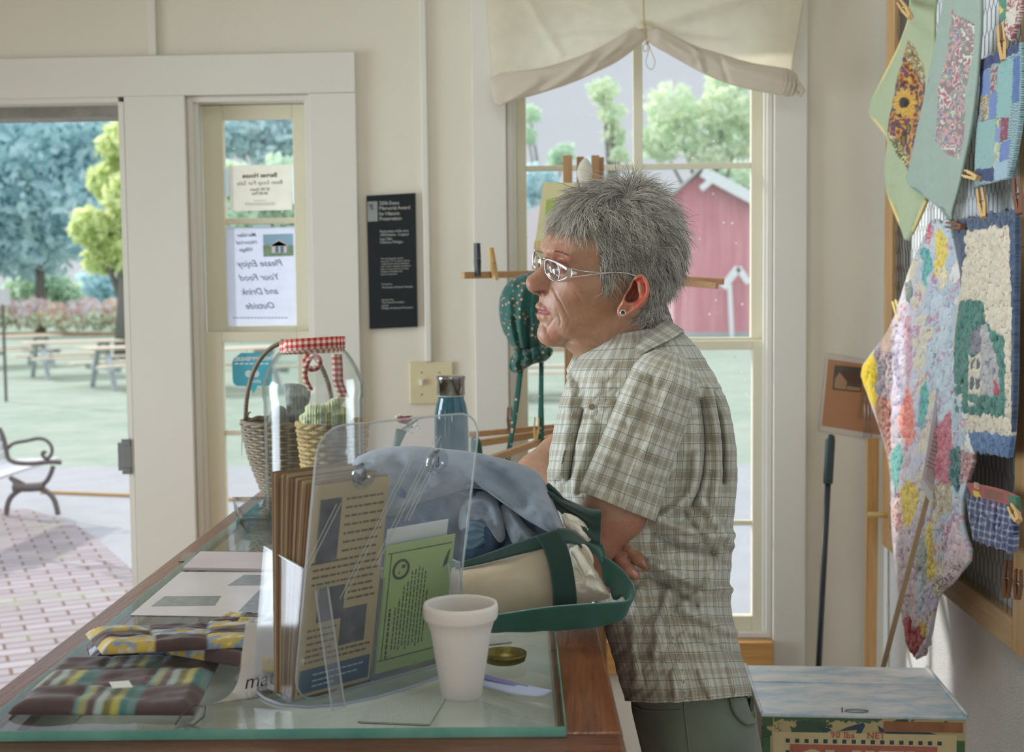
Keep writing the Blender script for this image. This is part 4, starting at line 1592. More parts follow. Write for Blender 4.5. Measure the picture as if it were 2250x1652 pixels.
# back flap, dark green with a folded corner
A = [(1200, 1066, 1.66), (1226, 1088, 1.655), (1262, 1104, 1.65), (1296, 1118, 1.642), (1321, 1118, 1.638)]
B = [(1212, 1098, 1.655), (1248, 1130, 1.648), (1284, 1160, 1.640), (1306, 1196, 1.634), (1318, 1200, 1.632)]
obj('back_band', strip(A, B, .005, 30, 10, relief=lambda x, y, s, t: .006 * np.sin(t * 9 + s * 3)), M_gc, tb, smooth=True)
# rear handle knot behind the mouth
A = [(1290, 1184, 1.635), (1312, 1186, 1.63), (1326, 1200, 1.625), (1330, 1228, 1.62)]
B = [(1296, 1204, 1.63), (1302, 1216, 1.625), (1310, 1224, 1.62), (1318, 1240, 1.615)]
obj('handle', strip(A, B, .004, 20, 8, relief=lambda x, y, s, t: .006 * np.sin(t * 6 + 1)), M_gc2, tb, smooth=True)
# long front handle looping out to the right and back along the counter edge
A = [(1312, 1216, 1.62), (1342, 1232, 1.615), (1372, 1256, 1.60), (1392, 1288, 1.585), (1388, 1318, 1.565), (1350, 1322, 1.556), (1290, 1325, 1.552), (1200, 1332, 1.555), (1100, 1348, 1.563), (1010, 1356, 1.572)]
B = [(1334, 1276, 1.615), (1346, 1320, 1.61), (1352, 1318, 1.605), (1366, 1304, 1.595), (1380, 1330, 1.575), (1362, 1366, 1.565), (1300, 1378, 1.562), (1200, 1384, 1.565), (1100, 1386, 1.573), (1010, 1388, 1.582)]
mbh = strip(A, B, .004, 90, 10, relief=lambda x, y, s, t: .003 * np.sin(s * 40) * t, smooth=3)
for i, p in enumerate(mbh.v):
    if p[2] < TOP + .0008:
        mbh.v[i] = (p[0], p[1], TOP + .0008)
obj('handle', mbh, M_gc2, tb, smooth=True)

# ------------------------------------------------------------------ plastic jar with gingham ribbon, baskets, bottle, flower
JY = 2.36
jc = np.array([W(691, 1000, JY)[0], JY, TOP + .0006])


def zz(py, Y):
    return W(690, py, Y)[2] - jc[2]


s_ = JY / F
jar = thing('plastic_jar', 'large clear plastic jar with a red gingham ribbon round its neck', 'jar', jc)
R_ = [(0, .002), (92, .0), (106, .006), (110, .02)]
prof = [(a * s_, b) for a, b in R_] + [(109 * s_, zz(1000, JY)), (109 * s_, zz(880, JY)), (112 * s_, zz(868, JY)), (112 * s_, zz(842, JY)), (108 * s_, zz(832, JY)), (101 * s_, zz(812, JY)), (90 * s_, zz(792, JY)),
                                      (78 * s_, zz(776, JY)), (70 * s_, zz(768, JY)), (69 * s_, zz(760, JY)), (69 * s_, zz(748, JY)), (70 * s_, zz(744, JY))]
inner_p = [(max(r - .0022, 0), z + (.0022 if k < 3 else 0)) for k, (r, z) in enumerate(prof)][::-1]
mb = MB().lathe(prof + inner_p, tuple(jc), 72)
jb = obj('jar_body', mb, thin_glass('jar_plastic', (.97, .985, .98), .10, .7, edge=(.62, .68, .66)), jar, smooth=True)
# gingham: checks woven along and around the ribbon
s = NT('red_gingham')
uvn = s.n('ShaderNodeTexCoord')
sp = s.n('ShaderNodeSeparateXYZ')
s.l(uvn.outputs['UV'], sp.inputs[0])
fx = s.math('GREATER_THAN', s.math('FRACT', sp.outputs[0]), .5)
fy = s.math('GREATER_THAN', s.math('FRACT', sp.outputs[1]), .5)
sm_ = s.math('MULTIPLY', s.math('ADD', fx, fy), .5)
M_ging = s.fin(s.ramp(sm_, [(0, srgb(222, 214, 196)), (.5, srgb(204, 120, 112)), (1.0, srgb(176, 42, 40))]), .85)


def ribbon(paths, w, check=.0055, th=.0006, up=None, parent=None, name='ribbon'):
    """a woven band along a 3-D path; up: its width direction at each point"""
    P = resample(chaikin(paths, 3), 70)
    L = np.r_[0, np.cumsum(np.linalg.norm(np.diff(P, axis=0), axis=1))]
    upv = np.array(up if up is not None else (0, 0, 1.))
    if upv.ndim == 2:
        upv = resample(upv, 70)
    else:
        upv = np.repeat(upv[None], 70, 0)
    G = np.stack([P - upv * w / 2, P, P + upv * w / 2])
    uv = np.stack([np.stack([L / check / 2, np.full(70, k * w / 2 / check / 2)], -1) for k in range(3)])
    mb = MB().slab(G, th, 0, None, uv)
    return obj(name, mb, M_ging, parent, smooth=True)


rn = 71.5 * s_
ang = np.linspace(0, 2 * math.pi, 40)
ring = [(jc[0] + rn * math.cos(a), jc[1] + rn * math.sin(a), jc[2] + zz(762, JY) + .005 * math.sin(a * 1 + 2.6)) for a in ang]
ribbon(ring, .022, parent=jar, name='neck_ribbon')
fr = [(jc[0] + (rn + .002) * math.cos(a), jc[1] + (rn + .002) * math.sin(a), jc[2] + zz(758 - 6 * math.sin((a + 2.3) * .9), JY) + .001) for a in np.linspace(-2.3, -.05, 20)]
ribbon(fr, .022, parent=jar, name='neck_ribbon')
# ribbon tail and loop hanging down behind the jar
yb = JY + 112 * s_ + .004
p0 = lambda x, y_: W(x, y_, yb)
ribbon([p0(740, 778), p0(742, 815), p0(742, 840), p0(752, 862), p0(756, 872)], .021, up=(1, 0, 0), parent=jar, name='ribbon_tail')
ribbon([p0(690, 778), p0(672, 800), p0(668, 830), p0(684, 858)], .012, up=(1, 0, 0), parent=jar, name='ribbon_tail')
lc = p0(686, 795)
ribbon([(lc[0] + .014 * math.cos(a), yb + .001, lc[2] + .014 * math.sin(a)) for a in np.linspace(0, 2 * math.pi, 30)], .012, up=np.array([(math.cos(a), 0, math.sin(a)) for a in np.linspace(0, 2 * math.pi, 30)]), parent=jar, name='ribbon_loop')


def wicker(name, label, c, prof, col, rows, stakes=30, tw=.0035, seed=0, parent_extra=None):
    """a basket woven of wavy strands round upright stakes; prof: (height, rx, ry)"""
    t = thing(name, label, 'basket', c)
    hs = np.array([p[0] for p in prof])
    rx = np.array([p[1] for p in prof])
    ry = np.array([p[2] for p in prof])
    M_w = plain('wicker_%d_%d_%d' % col, col, .7, var=.3, scale=30, bump=.3, bscale=200)
    mb = MB()
    for k in range(rows):
        h = hs[0] + (hs[-1] - hs[0]) * (k + .5) / rows
        a_, b_ = np.interp(h, hs, rx), np.interp(h, hs, ry)
        pts = []
        n = stakes * 4
        for i in range(n):
            th = 2 * math.pi * i / n
            w = 1 + (.028 if k % 2 else -.028) * math.cos(th * stakes / 2) * 1.0
            pts.append((c[0] + a_ * w * math.cos(th), c[1] + b_ * w * math.sin(th), c[2] + h))
        mb.tube(pts, (hs[-1] - hs[0]) / rows * .52, 6, closed=True)
    obj('woven_sides', mb, M_w, t, smooth=True)
    mb = MB()
    for i in range(stakes):
        th = 2 * math.pi * (i + .5) / stakes
        mb.tube([(c[0] + np.interp(h, hs, rx) * math.cos(th), c[1] + np.interp(h, hs, ry) * math.sin(th), c[2] + h) for h in np.linspace(hs[0], hs[-1], 8)], tw * .8, 5)
    obj('stakes', mb, M_w, t, smooth=True)
    mb = MB()
    for d in (0, math.pi):
        mb.tube([(c[0] + (rx[-1] + .003 * math.cos(8 * th + d)) * math.cos(th), c[1] + (ry[-1] + .003 * math.cos(8 * th + d)) * math.sin(th), c[2] + hs[-1] + .003 * math.sin(8 * th + d)) for th in np.linspace(0, 2 * math.pi, 97)[:-1]], tw * 1.2, 6, closed=True)
    obj('rim', mb, M_w, t, smooth=True)
    mb = MB().lathe([(0, 0), (1, 0), (1, .004), (0, .004)], n=40, M=Matrix.Translation(c) @ Matrix.Diagonal((rx[0], ry[0], 1, 1)))
    obj('bottom', mb, M_w, t)
    return t, M_w


BY1 = 2.66
cb = W(640, 1100, BY1)
cb = np.array([cb[0], BY1, TOP + .001])
hz_ = lambda py: W(640, py, BY1)[2] - cb[2]
wb, M_wk = wicker('wicker_basket', 'grey-brown wicker basket with a tall hoop handle behind the jar', cb,
                  [(.002, .055, .055), (.08, .082, .085), (hz_(960), .094, .095), (hz_(925), .098, .10)], (122, 112, 92), 26)
pts = []
rx_ = (640 - 541) * BY1 / F
for a in np.linspace(0, math.pi, 40):
    pts.append((cb[0] - rx_ * math.cos(a) * (1 if a < 9 else 1), BY1, cb[2] + hz_(930) + (hz_(752) - hz_(930)) * math.sin(a) ** .9))
hoop = obj('hoop_handle', MB().tube(pts, .0048, 8), M_wk, wb, smooth=True)
mb = MB()
for k in range(150):
    q = pts[int(k / 150 * 39)]
    q2 = pts[min(int(k / 150 * 39) + 1, 39)]
mb = MB()
hel = []
P = resample(np.array(pts), 420)
for i, p in enumerate(P):
    a = i * .9
    hel.append(p + np.array([.0046 * math.cos(a) * .7, .0046 * math.sin(a), .0046 * math.cos(a) * .7]))
obj('handle_wrapping', mb.tube(hel, .0016, 5), M_wk, hoop, smooth=True)
# loose weeds hanging from the handle joint
mb = MB()
for x0_, dx, L in ((533, -2, 95), (541, 6, 40), (538, 14, 24), (545, -8, 20)):
    mb.tube([W(x0_ + 6, 905, BY1 - .01), W(x0_ + dx * .5, 905 + L * .4, BY1 - .012), W(x0_ + dx, 905 + L, BY1 - .014)], [.0014, .001, .0005], 5)
obj('loose_fibres', mb, M_wk, wb)

BY2 = 2.535
c2 = W(715, 1100, BY2)
c2 = np.array([c2[0] + .018, BY2, TOP + .001])
h2 = lambda py: W(715, py, BY2)[2] - c2[2]
wb2, M_wk2 = wicker('wicker_basket', 'tan wicker basket of knitting seen through the plastic jar', c2, [(.002, .045, .05), (.07, .060, .06), (h2(930), .070, .066)], (176, 148, 96), 20, 24)
# knitted dishcloth heaped in the tan basket
M_knit = painted('knitted_yarn', .95, .3, 500, .5)


def knit_body(name, label, outline, Y, f, cols, period, parent=None, bumpy=.004):
    def colr(x, y):
        k = np.floor(x / period).astype(int) % len(cols)
        base = np.array([srgb(*c) for c in cols])[k]
        return base * (1 + .12 * fbm(x / 6, y / 6)[..., None])
    mb = pillow(outline, Y, f, f, 40, 150, relief=lambda x, y: bumpy * np.abs(np.sin(x / period * math.pi)) + bumpy * .4 * np.sin(y / 3.0) + .006 * fbm(x / 22, y / 16, 0, 2, 6), col=colr, k=2)
    o = obj(name, mb, M_knit, smooth=True)
    tag(o, label, 'knitwear')
    return o


knit_body('knitted_cloth', 'cream and yellow-green ribbed knitted cloth heaped in the tan basket', [(660, 930), (656, 912), (672, 906), (668, 892), (686, 886), (712, 888), (726, 876), (752, 868), (760, 878), (748, 892), (768, 896), (774, 914), (768, 932), (740, 940), (700, 942), (676, 938)],
          2.50, .045, ((196, 202, 130), (214, 212, 186), (178, 190, 108), (206, 206, 178)), 6)
knit_body('knitted_mitten', 'grey fuzzy knitted mitten standing in the wicker basket', [(630, 945), (630, 900), (626, 870), (620, 844), (630, 841), (660, 843), (676, 850), (684, 862), (680, 884), (670, 900), (668, 945)],
          2.60, .022, ((146, 152, 146), (130, 138, 134)), 4, bumpy=.002)
knit_body('knitted_mitten', 'dark grey knitted piece lying low in the wicker basket', [(586, 945), (590, 912), (604, 892), (622, 890), (634, 905), (640, 950)],
          2.585, .022, ((120, 122, 120), (136, 138, 132)), 4, bumpy=.002)

# teal glass bottle with a steel cap
OY = 2.70
oc = W(994, 1091, OY)
oc = np.array([oc[0], OY, TOP + .0006])
ho = lambda py: W(994, py, OY)[2] - oc[2]
so = OY / F
bt_ = thing('water_bottle', 'teal glass water bottle with a polished steel cap behind the acrylic holder', 'bottle', oc)
mb = MB().lathe([(0, 0), (36 * so, 0), (38 * so, .004), (38 * so, ho(960)), (37 * so, ho(910)), (33 * so, ho(888)), (29 * so, ho(876)), (29 * so, ho(868)), (26 * so, ho(866)), (0, ho(866))], tuple(oc), 48)
s = NT('teal_tinted_glass')
M_teal = s.fin(s.ramp(s.noise(9, 3), [(.3, srgb(44, 104, 124)), (.7, srgb(70, 132, 150))]), .06, spec=.8)
M_teal.node_tree.nodes['Principled BSDF'].inputs['Transmission Weight'].default_value = .35
obj('bottle_body', mb, M_teal, bt_, smooth=True)
mb = MB().lathe([(29 * so, ho(868)), (31 * so, ho(867)), (31 * so, ho(836)), (32 * so, ho(832)), (32 * so, ho(828)), (31 * so, ho(826)), (0, ho(826))], tuple(oc), 48)
M_chr = plain('polished_steel', (150, 146, 142), .16, 1, var=.02)
obj('cap', mb, M_chr, bt_, smooth=True)
obj('neck_ring', MB().lathe([(27.5 * so, ho(871)), (29.8 * so, ho(870)), (29.8 * so, ho(867)), (27.5 * so, ho(866))], tuple(oc), 48), plain('pale_gasket', (206, 206, 200), .5), bt_, smooth=True)

# artificial rose pen standing in a vial
FY = 2.28
ff = thing('artificial_flower', 'dark red rose with white sprigs on a green wrapped stem behind the acrylic plate', 'flower', W(868, 1060, FY) * np.array([1, 1, 0]) + np.array([0, 0, TOP + .0006]))
obj('stem', MB().tube([W(866, 1100, FY) * np.array([1, 1, 0]) + np.array([0, 0, TOP + .003]), W(868, 1040, FY), W(872, 975, FY), W(882, 945, FY)], [.006, .006, .007, .010], 10), plain('green_floral_tape', (74, 112, 100), .6), ff, smooth=True)
mb = MB()
c = W(888, 926, FY)
for k in range(9):
    a = k * 2.4
    r = .003 + .0011 * k
    mb.lathe([(0, 0), (.005, .001), (.0075, .006), (.0065, .010)], (c[0] + r * math.cos(a) * .8, c[1] + r * math.sin(a) * .8, c[2] - .005 + .0006 * k), 10, sx=1, sy=.6)
obj('rose', mb, plain('dark_red_petals', (150, 40, 56), .7), ff, smooth=True)
mb = MB()
for k, (x, y_) in enumerate(((872, 915), (880, 912), (905, 918), (918, 920), (912, 936), (920, 941), (905, 950), (895, 946), (916, 930))):
    q = W(x, y_, FY - .01 + .003 * (k % 4))
    mb.lathe([(0, -.003), (.003, -.001), (.0034, .001), (0, .003)], tuple(q), 8)
    mb.tube([W(884, 945, FY), q], .0004, 4)
obj('white_sprigs', mb, plain('white_sprigs', (222, 224, 216), .8), ff, smooth=True)
mb = MB()
for x, y_ in ((926, 918), (920, 935)):
    A_ = [(884, 940, FY), ((884 + x) / 2, (934 + y_) / 2, FY - .004), (x, y_, FY)]
    B_ = [(886, 945, FY), ((884 + x) / 2 + 3, (940 + y_) / 2 + 3, FY - .002), (x, y_ + .5, FY)]
    strip(A_, B_, .0004, 8, 3, mb=mb)
obj('leaves', mb, plain('sage_leaf', (120, 150, 112), .7), ff)

# ================================================================== things on the back wall


def quadface(c, Y, th, name, m, parent=None, mb=None):
    """a flat plate parallel to the back wall, its face at Y; corners as photo points"""
    q = [W(x, y_, Y) for x, y_ in c]
    vs = [tuple(p) for p in q] + [(p[0], p[1] + th, p[2]) for p in q]
    n = len(q)
    fs = [tuple(range(n)), tuple(range(2 * n - 1, n - 1, -1))] + [(i, n + i, n + (i + 1) % n, (i + 1) % n) for i in range(n)]
    mb = mb or MB()
    mb.add(vs, fs)
    return obj(name, mb, m, parent) if name else mb


# black award plaque
PY = BW - .014
M_plq = plain('black_plaque', (34, 40, 42), .5, var=.2, scale=4)
M_plq.node_tree.nodes['Principled BSDF'].inputs['Specular IOR Level'].default_value = .2
M_lt = plain('silver_lettering', (176, 180, 176), .5)
pq = thing('award_plaque', 'tall black award plaque with silver lettering on the wall between the windows', 'plaque', W(861, 720, BW - .006))
quadface([(812, 723), (917, 718), (912, 424), (805, 430)], PY, .013, 'plate', M_plq, pq)
quadface([(808, 487), (830, 486), (829, 442), (807, 443)], PY - .0006, .0005, 'logo_panel', plain('grey_logo_panel', (140, 146, 142), .5), pq)
mb = MB()
for dx, dy in ((0, 0), (3, 0), (6, 0), (0, 3.5), (3, 3.5), (6, 3.5), (3, 7), (6, 7), (6, 10.5)):
    quadface([(811 + dx, 451 + dy), (813 + dx, 451 + dy), (813 + dx, 448 + dy), (811 + dx, 448 + dy)], PY - .001, .0004, None, None, mb=mb)
quadface([(809, 460), (829, 459.6), (829, 459), (809, 459.4)], PY - .001, .0004, None, None, mb=mb)
obj('logo', mb, plain('dark_logo', (60, 66, 66), .5), pq)


def wall_text(body, x, y_, pxsize, Y, parent, m, mirror=False, align='LEFT', shear=0, slope=-.018, bold=0, spacing=1, name='lettering', line=1.0):
    o_ = W(x, y_, Y)
    s_ = 1.42 * pxsize * Y / F
    ex = Vector((1, 0, -slope))
    if mirror:
        M = frame_matrix(o_, ex, (0, 0, 1)) @ Matrix.Diagonal((-1, 1, 1, 1))
    else:
        M = frame_matrix(o_, ex, (0, 0, 1))
    mb = text_mesh(body, s_, M, .0002, align, shear, spacing, line, bold)
    return obj(name, mb, m, parent)


for body, y_, sz in (('2006 Evans', 450.5, 8.2), ('Memorial Award', 461.5, 8.2), ('for Historic', 473.5, 8.2), ('Preservation', 484.5, 8.2)):
    wall_text(body, 832.5 + (y_ - 450) * .02, y_, sz, PY - .001, pq, M_lt, spacing=.86)
for body, y_ in (('Restoration of the circa', 511), ('1870 Perkins - Copland', 519), ('Log Cabin', 527.5), ('Okemos, Michigan', 535)):
    wall_text(body, 834.5, y_, 5.6, PY - .001, pq, M_lt, spacing=.86)
for k, body in enumerate(('This most log cabin was first', 'restored in 1971 by teacher, Robert', 'Copeland, who used the building to', 'teach outdoor education and pioneer', 'living.  It is one of the few surviving', "examples of Michigan's first", 'pioneer architecture.')):
    wall_text(body, 836.5, 570 + k * 5.7, 3.5, PY - .001, pq, M_lt, spacing=.9)
for body, y_, sz in (('Presented to', 626, 3.6), ('The Friends of Historic Meridian', 633.5, 4.3), ('Sponsored by', 660.5, 3.8), ('The Clannad Foundation', 666.5, 4.1), ('and the', 673, 4.1), ('Michigan Architectural Foundation', 679, 4.1)):
    wall_text(body, 838.5, y_, sz, PY - .001, pq, M_lt, spacing=.88)

# conduit and double switch plate
M_ivory = plain('ivory_plastic', (214, 204, 164), .35)
a_, b_ = W(942, 795, BW - .010), W(940, -260, BW - .010)
b_[0] = a_[0] - .004
mb = MB().beam((b_[0], BW - .0075, 2.84), (a_[0], BW - .0075, a_[2]), .018, .014, up=(0, -1, 0))
tag(obj('wall_conduit', mb, M_trim, bevel=.003), 'cream painted cable conduit running down the wall to the switch plate', 'conduit')
sp_ = thing('switch_plate', 'ivory double light switch plate on the wall at the foot of the conduit', 'switch plate', W(948, 885, BW - .006))
p0_, p1_ = W(900, 888, BW - .008), W(995, 795, BW - .008)
obj('plate', MB().box(p0_[0], p1_[0], BW - .008, BW - .0005, p0_[2], p1_[2]), M_ivory, sp_, bevel=.003)
for x in (927, 966):
    p = W(x, 842, BW)
    mb = MB().box(p[0] - .005, p[0] + .005, BW - .018, BW - .008, p[2] - .004, p[2] + .012)
    obj('toggle', mb, plain('white_toggle', (226, 226, 220), .3), sp_, bevel=.0015)
    for dy in (-24, 24):
        q = W(x, 842 + dy, BW)
        obj('screw', MB().lathe([(0, 0), (.0028, 0), (.0028, .001), (0, .0015)], n=12, M=frame_matrix((q[0], BW - .008, q[2]), (1, 0, 0), (0, 0, 1))), plain('plate_screw', (160, 152, 120), .4), sp_)

# notices taped in the narrow window, read from outside (so mirrored from here)
NY = BW + .0655


def translucent(name, c, t=.45, rough=.8, var=.05):
    s = NT(name)
    col = s.ramp(s.noise(30, 4), [(.3, np.array(srgb(*c)) * (1 - var)), (.7, np.array(srgb(*c)))])
    s.fin(col, rough)
    tl = s.n('ShaderNodeBsdfTranslucent')
    s.l(col, tl.inputs[0])
    m = s.n('ShaderNodeMixShader')
    m.inputs[0].default_value = t
    s.l(s.b.outputs[0], m.inputs[1])
    s.l(tl.outputs[0], m.inputs[2])
    s.l(m.outputs[0], s.out.inputs['Surface'])
    return s.m


M_np1 = translucent('backlit_notice_paper', (246, 246, 240), .6)
M_np2 = translucent('backlit_white_paper', (236, 240, 250), .75)
M_tape = translucent('clear_tape', (236, 246, 250), .8)
M_nink = plain('brown_ink', (110, 104, 84), .8)
M_bink = plain('blue_grey_ink', (84, 112, 136), .8)
n1 = thing('soup_notice', 'white bean soup notice taped in the upper pane, its writing reversed', 'notice', W(571, 462, NY))
p1_ = quadface([(506, 464), (642, 461), (640, 361), (503, 364)], NY, .0004, 'paper', M_np1, n1)
for body, y_, sz, b in (('Barnes House', 389.5, 9.4, .0006), ('Bean Soup For Sale', 405.5, 9.0, 0), ('$7.00 Quart', 418.5, 6, .0002), ('$4.00 Pint', 427.5, 6, .0002)):
    wall_text(body, 571, y_, sz, NY - .0006, p1_, M_nink, True, 'CENTER', bold=b, spacing=1.02)
mb = MB()
for y_, w in ((440, 14), (445.5, 34), (449, 32)):
    quadface([(571 - w, y_ + 1.4), (571 + w, y_ + .8), (571 + w, y_), (571 - w, y_ + .6)], NY - .0006, .0002, None, None, mb=mb)
obj('small_print', mb, M_nink, p1_)
for c in ([(488, 432), (504, 431), (502, 372), (487, 374)], [(643, 448), (655, 446), (652, 362), (640, 362)]):
    quadface(c, NY - .0003, .0002, 'tape', M_tape, n1)
n2 = thing('food_notice', 'white sheet with blue italic lettering about eating outside, in the second pane', 'notice', W(573, 716, NY))
p2_ = quadface([(490, 717), (661, 714), (657, 498), (487, 501)], NY, .0004, 'paper', M_np2, n2)
for body, x, y_, sz, sh in (('Meridian', 543, 520, 8.4, .35), ('Historical', 543, 536, 8.4, .35), ('Village', 542, 552, 8.4, .35), ('Please Enjoy', 573, 585, 14.2, .4), ('Your Food', 572, 615.5, 14.2, .4), ('and Drink', 573, 646.5, 14.2, .4), ('Outside', 574, 678, 14.2, .4)):
    wall_text(body, x, y_, sz, NY - .0006, p2_, M_bink, True, 'CENTER', sh, bold=.0002)
mb = MB()
for k in range(16):
    x = 512 + k * 7.6
    quadface([(x, 699), (x + 6, 698.8), (x + 6, 697), (x, 697.2)], NY - .0006, .0002, None, None, mb=mb)
obj('small_print', mb, M_bink, p2_)
ph = quadface([(579, 564), (645, 562), (644, 513), (578, 515)], NY - .0007, .0003, 'photo_print', plain('picture_sky', (150, 190, 214), .6), n2)
quadface([(579, 564), (645, 562), (645, 540), (612, 532), (578, 540)], NY - .0010, .0002, 'picture_trees', plain('picture_greens', (134, 160, 132), .7, var=.25, scale=60), n2)
mb = quadface([(597, 556), (630, 555), (630, 538), (613, 529), (597, 538)], NY - .0013, .0002, None, None)
quadface([(590, 541), (636, 540), (613, 526)], NY - .0013, .0002, None, None, mb=mb)
obj('picture_gazebo', mb, plain('picture_white', (216, 216, 222), .7), n2)
mb = quadface([(605, 555), (612, 555), (612, 541), (605, 541)], NY - .0016, .0002, None, None)
quadface([(616, 555), (623, 555), (623, 541), (616, 541)], NY - .0016, .0002, None, None, mb=mb)
obj('picture_openings', mb, plain('picture_shade', (104, 128, 150), .7), n2)
for c in ([(486, 617), (496, 616), (495, 574), (485, 575)], [(503, 503), (520, 503), (520, 497), (503, 497)], [(555, 502), (595, 502), (595, 493), (555, 494)], [(630, 501), (652, 500), (652, 495), (630, 496)]):
    quadface(c, NY - .0004, .0002, 'tape', M_tape, n2)
SY = BW + .0335
st_ = thing('window_sticker', 'teal speech-bubble sticker with an owl face in the lower pane of the narrow window', 'sticker', W(556, 864, SY))
bub = [(530, 775), (585, 775), (594, 779), (598, 788), (598, 838), (594, 846), (586, 848), (566, 848), (557, 865), (547, 848), (521, 848), (513, 843), (511, 834), (510, 796), (514, 787)]
quadface(bub[::-1], SY, .0004, 'bubble', translucent('teal_sticker', (110, 196, 208), .5), st_)
M_sw = plain('sticker_white', (226, 232, 236), .6)
wall_text('RECOMMENDED', 554, 792, 8.2, SY - .0005, st_, M_sw, True, 'CENTER', bold=.0004)
mb = MB()
for k in range(7):
    quadface([(516 + k * 11, 800.5), (524 + k * 11, 800.3), (524 + k * 11, 797.6), (516 + k * 11, 797.8)], SY - .0005, .0002, None, None, mb=mb)
obj('small_print', mb, M_sw, st_)
wall_text('trip', 590, 840, 7, SY - .0005, st_, plain('sticker_dark_teal', (60, 130, 146), .6), True, 'LEFT', bold=.0002)
wall_text('advisor', 574, 840, 7, SY - .0005, st_, M_sw, True, 'LEFT', bold=.0002)
for x in (546, 562.5):
    p = W(x, 821, SY)
    for r, m_, dz in ((.0092, M_sw, .0004), (.0055, plain('sticker_grey_ring', (170, 178, 186), .6), .0006), (.0036, M_sw, .0008)):
        mb = MB().lathe([(0, 0), (r, 0), (r, .0002), (0, .0002)], n=24, M=frame_matrix((p[0], SY - dz, p[2]), (1, 0, 0), (0, 0, 1)))
        obj('owl_eye', mb, m_, st_)

# fabric blind rolled up at its foot
M_blind = translucent('unbleached_muslin', (252, 249, 238), .78, .9)
VY = BW - .062
bl = thing('fabric_blind', 'cream muslin blind tied up in the middle over the large window', 'blind', W(1415, 210, VY))
n_ = 120
xs = np.linspace(0, 1, n_)
m_ = 60
top_y = -70.0
bx = np.interp(xs, [0, .5, 1], [1082, 1415, 1740])
tx = np.interp(xs, [0, .5, 1], [1062, 1415, 1780])
by = np.interp(bx, [1082, 1180, 1280, 1350, 1400, 1415, 1430, 1500, 1560, 1640, 1740], [172, 160, 128, 96, 66, 62, 66, 98, 114, 146, 162])
T = np.linspace(0, 1, m_)[:, None]
X_ = tx * (1 - T) + bx * T
Y__ = top_y * (1 - T) + by * T
fan = np.zeros_like(X_)
for x0, y0, x1, y1, w, h in ((1415, 60, 1150, -40, 14, .010), (1415, 60, 1700, -30, 16, .012), (1415, 60, 1600, 80, 10, .008), (1230, 120, 1140, -30, 10, .009), (1415, 60, 1220, 70, 8, .006), (1415, 60, 1320, -60, 12, .006)):
    a, b = np.array([x0, y0]), np.array([x1, y1])
    ab = b - a
    t = np.clip(((X_ - x0) * ab[0] + (Y__ - y0) * ab[1]) / (ab @ ab), 0, 1)
    fan += h * np.exp(-(np.hypot(X_ - x0 - t * ab[0], Y__ - y0 - t * ab[1]) / w) ** 2)
Yd = VY + .012 - fan - .018 * T * (1 - np.abs(X_ - 1415) / 350) - .003 * fbm(X_ / 70, Y__ / 60, 0, 2)
P = W3(np.dstack([X_, Y__, Yd]))
obj('cloth', MB().slab(P, .0012), M_blind, bl, smooth=True)
M_roll = translucent('rolled_muslin', (226, 216, 200), .30, .9)
fr_ = folds([([(1200, 200), (1260, 160), (1300, 120)], 10, .010), ([(1290, 170), (1340, 120), (1380, 80)], 8, .009), ([(1130, 215), (1180, 180)], 12, .007), ([(1320, 140), (1360, 110)], 5, -.006)])
mb = pillow([(1074, 163), (1180, 152), (1230, 138), (1290, 118), (1350, 88), (1395, 58), (1418, 52), (1424, 62), (1420, 88), (1405, 98), (1385, 116), (1350, 140), (1320, 154), (1260, 182), (1180, 208), (1120, 224), (1088, 237), (1080, 200)],
            VY - .012, .026, .02, 30, 180, relief=lambda x, y: fr_(x, y) + .0022 * np.sin((y + .35 * x) / 7), k=1)
obj('rolled_hem', mb, M_roll, bl, smooth=True)
fr2 = folds([([(1530, 105), (1545, 160)], 6, .008), ([(1580, 120), (1600, 180)], 6, -.006), ([(1450, 80), (1520, 130)], 10, .008), ([(1600, 150), (1740, 185)], 14, .007)])
mb = pillow([(1418, 52), (1440, 56), (1480, 78), (1530, 102), (1580, 116), (1640, 136), (1700, 146), (1742, 152), (1756, 170), (1752, 196), (1742, 214), (1700, 207), (1640, 196), (1590, 182), (1540, 160), (1480, 126), (1440, 104), (1424, 92), (1416, 70)],
            VY - .012, .026, .02, 30, 180, relief=lambda x, y: fr2(x, y) + .002 * np.sin((y - .3 * x) / 7), k=1)
obj('rolled_hem', mb, M_roll, bl, smooth=True)
mb = MB()
for k, (a, b) in enumerate((((1727, 153), (1718, 208)), ((1736, 156), (1728, 211)), ((1744, 162), (1738, 212)))):
    mb.tube([W(a[0], a[1], VY - .030), W((a[0] + b[0]) / 2 + 5, (a[1] + b[1]) / 2, VY - .042), W(b[0], b[1], VY - .030)], .0018, 6)
mb.tube([W(1748, 176, VY - .02), W(1760, 188, VY - .03), W(1765, 200, VY - .028), W(1758, 210, VY - .02), W(1750, 200, VY - .02)], .005, 8)
obj('rolled_end', mb, M_roll, bl, smooth=True)
M_cord = plain('tan_cord', (190, 164, 104), .8, bump=.4, bscale=800)
cy = VY - .050
mb = MB().tube([W(x, y_, cy) for x, y_ in ((1413, -70), (1414, 20), (1416, 60), (1420, 90))], .0018, 6)
mb.tube([W(x, y_, cy) for x, y_ in chaikin([(1420, 90), (1412, 104), (1416, 116), (1424, 108), (1422, 96)], 2)], .0011, 6)
mb.tube([W(x, y_, cy) for x, y_ in chaikin([(1424, 96), (1432, 116), (1441, 136), (1434, 154), (1424, 150), (1418, 136), (1424, 116), (1428, 100)], 2)], .0010, 6)
mb.lathe([(0, -.006), (.004, -.004), (.005, 0), (.004, .004), (0, .006)], tuple(W(1422, 94, cy)), 12)
obj('cord', mb, M_cord, bl, smooth=True)

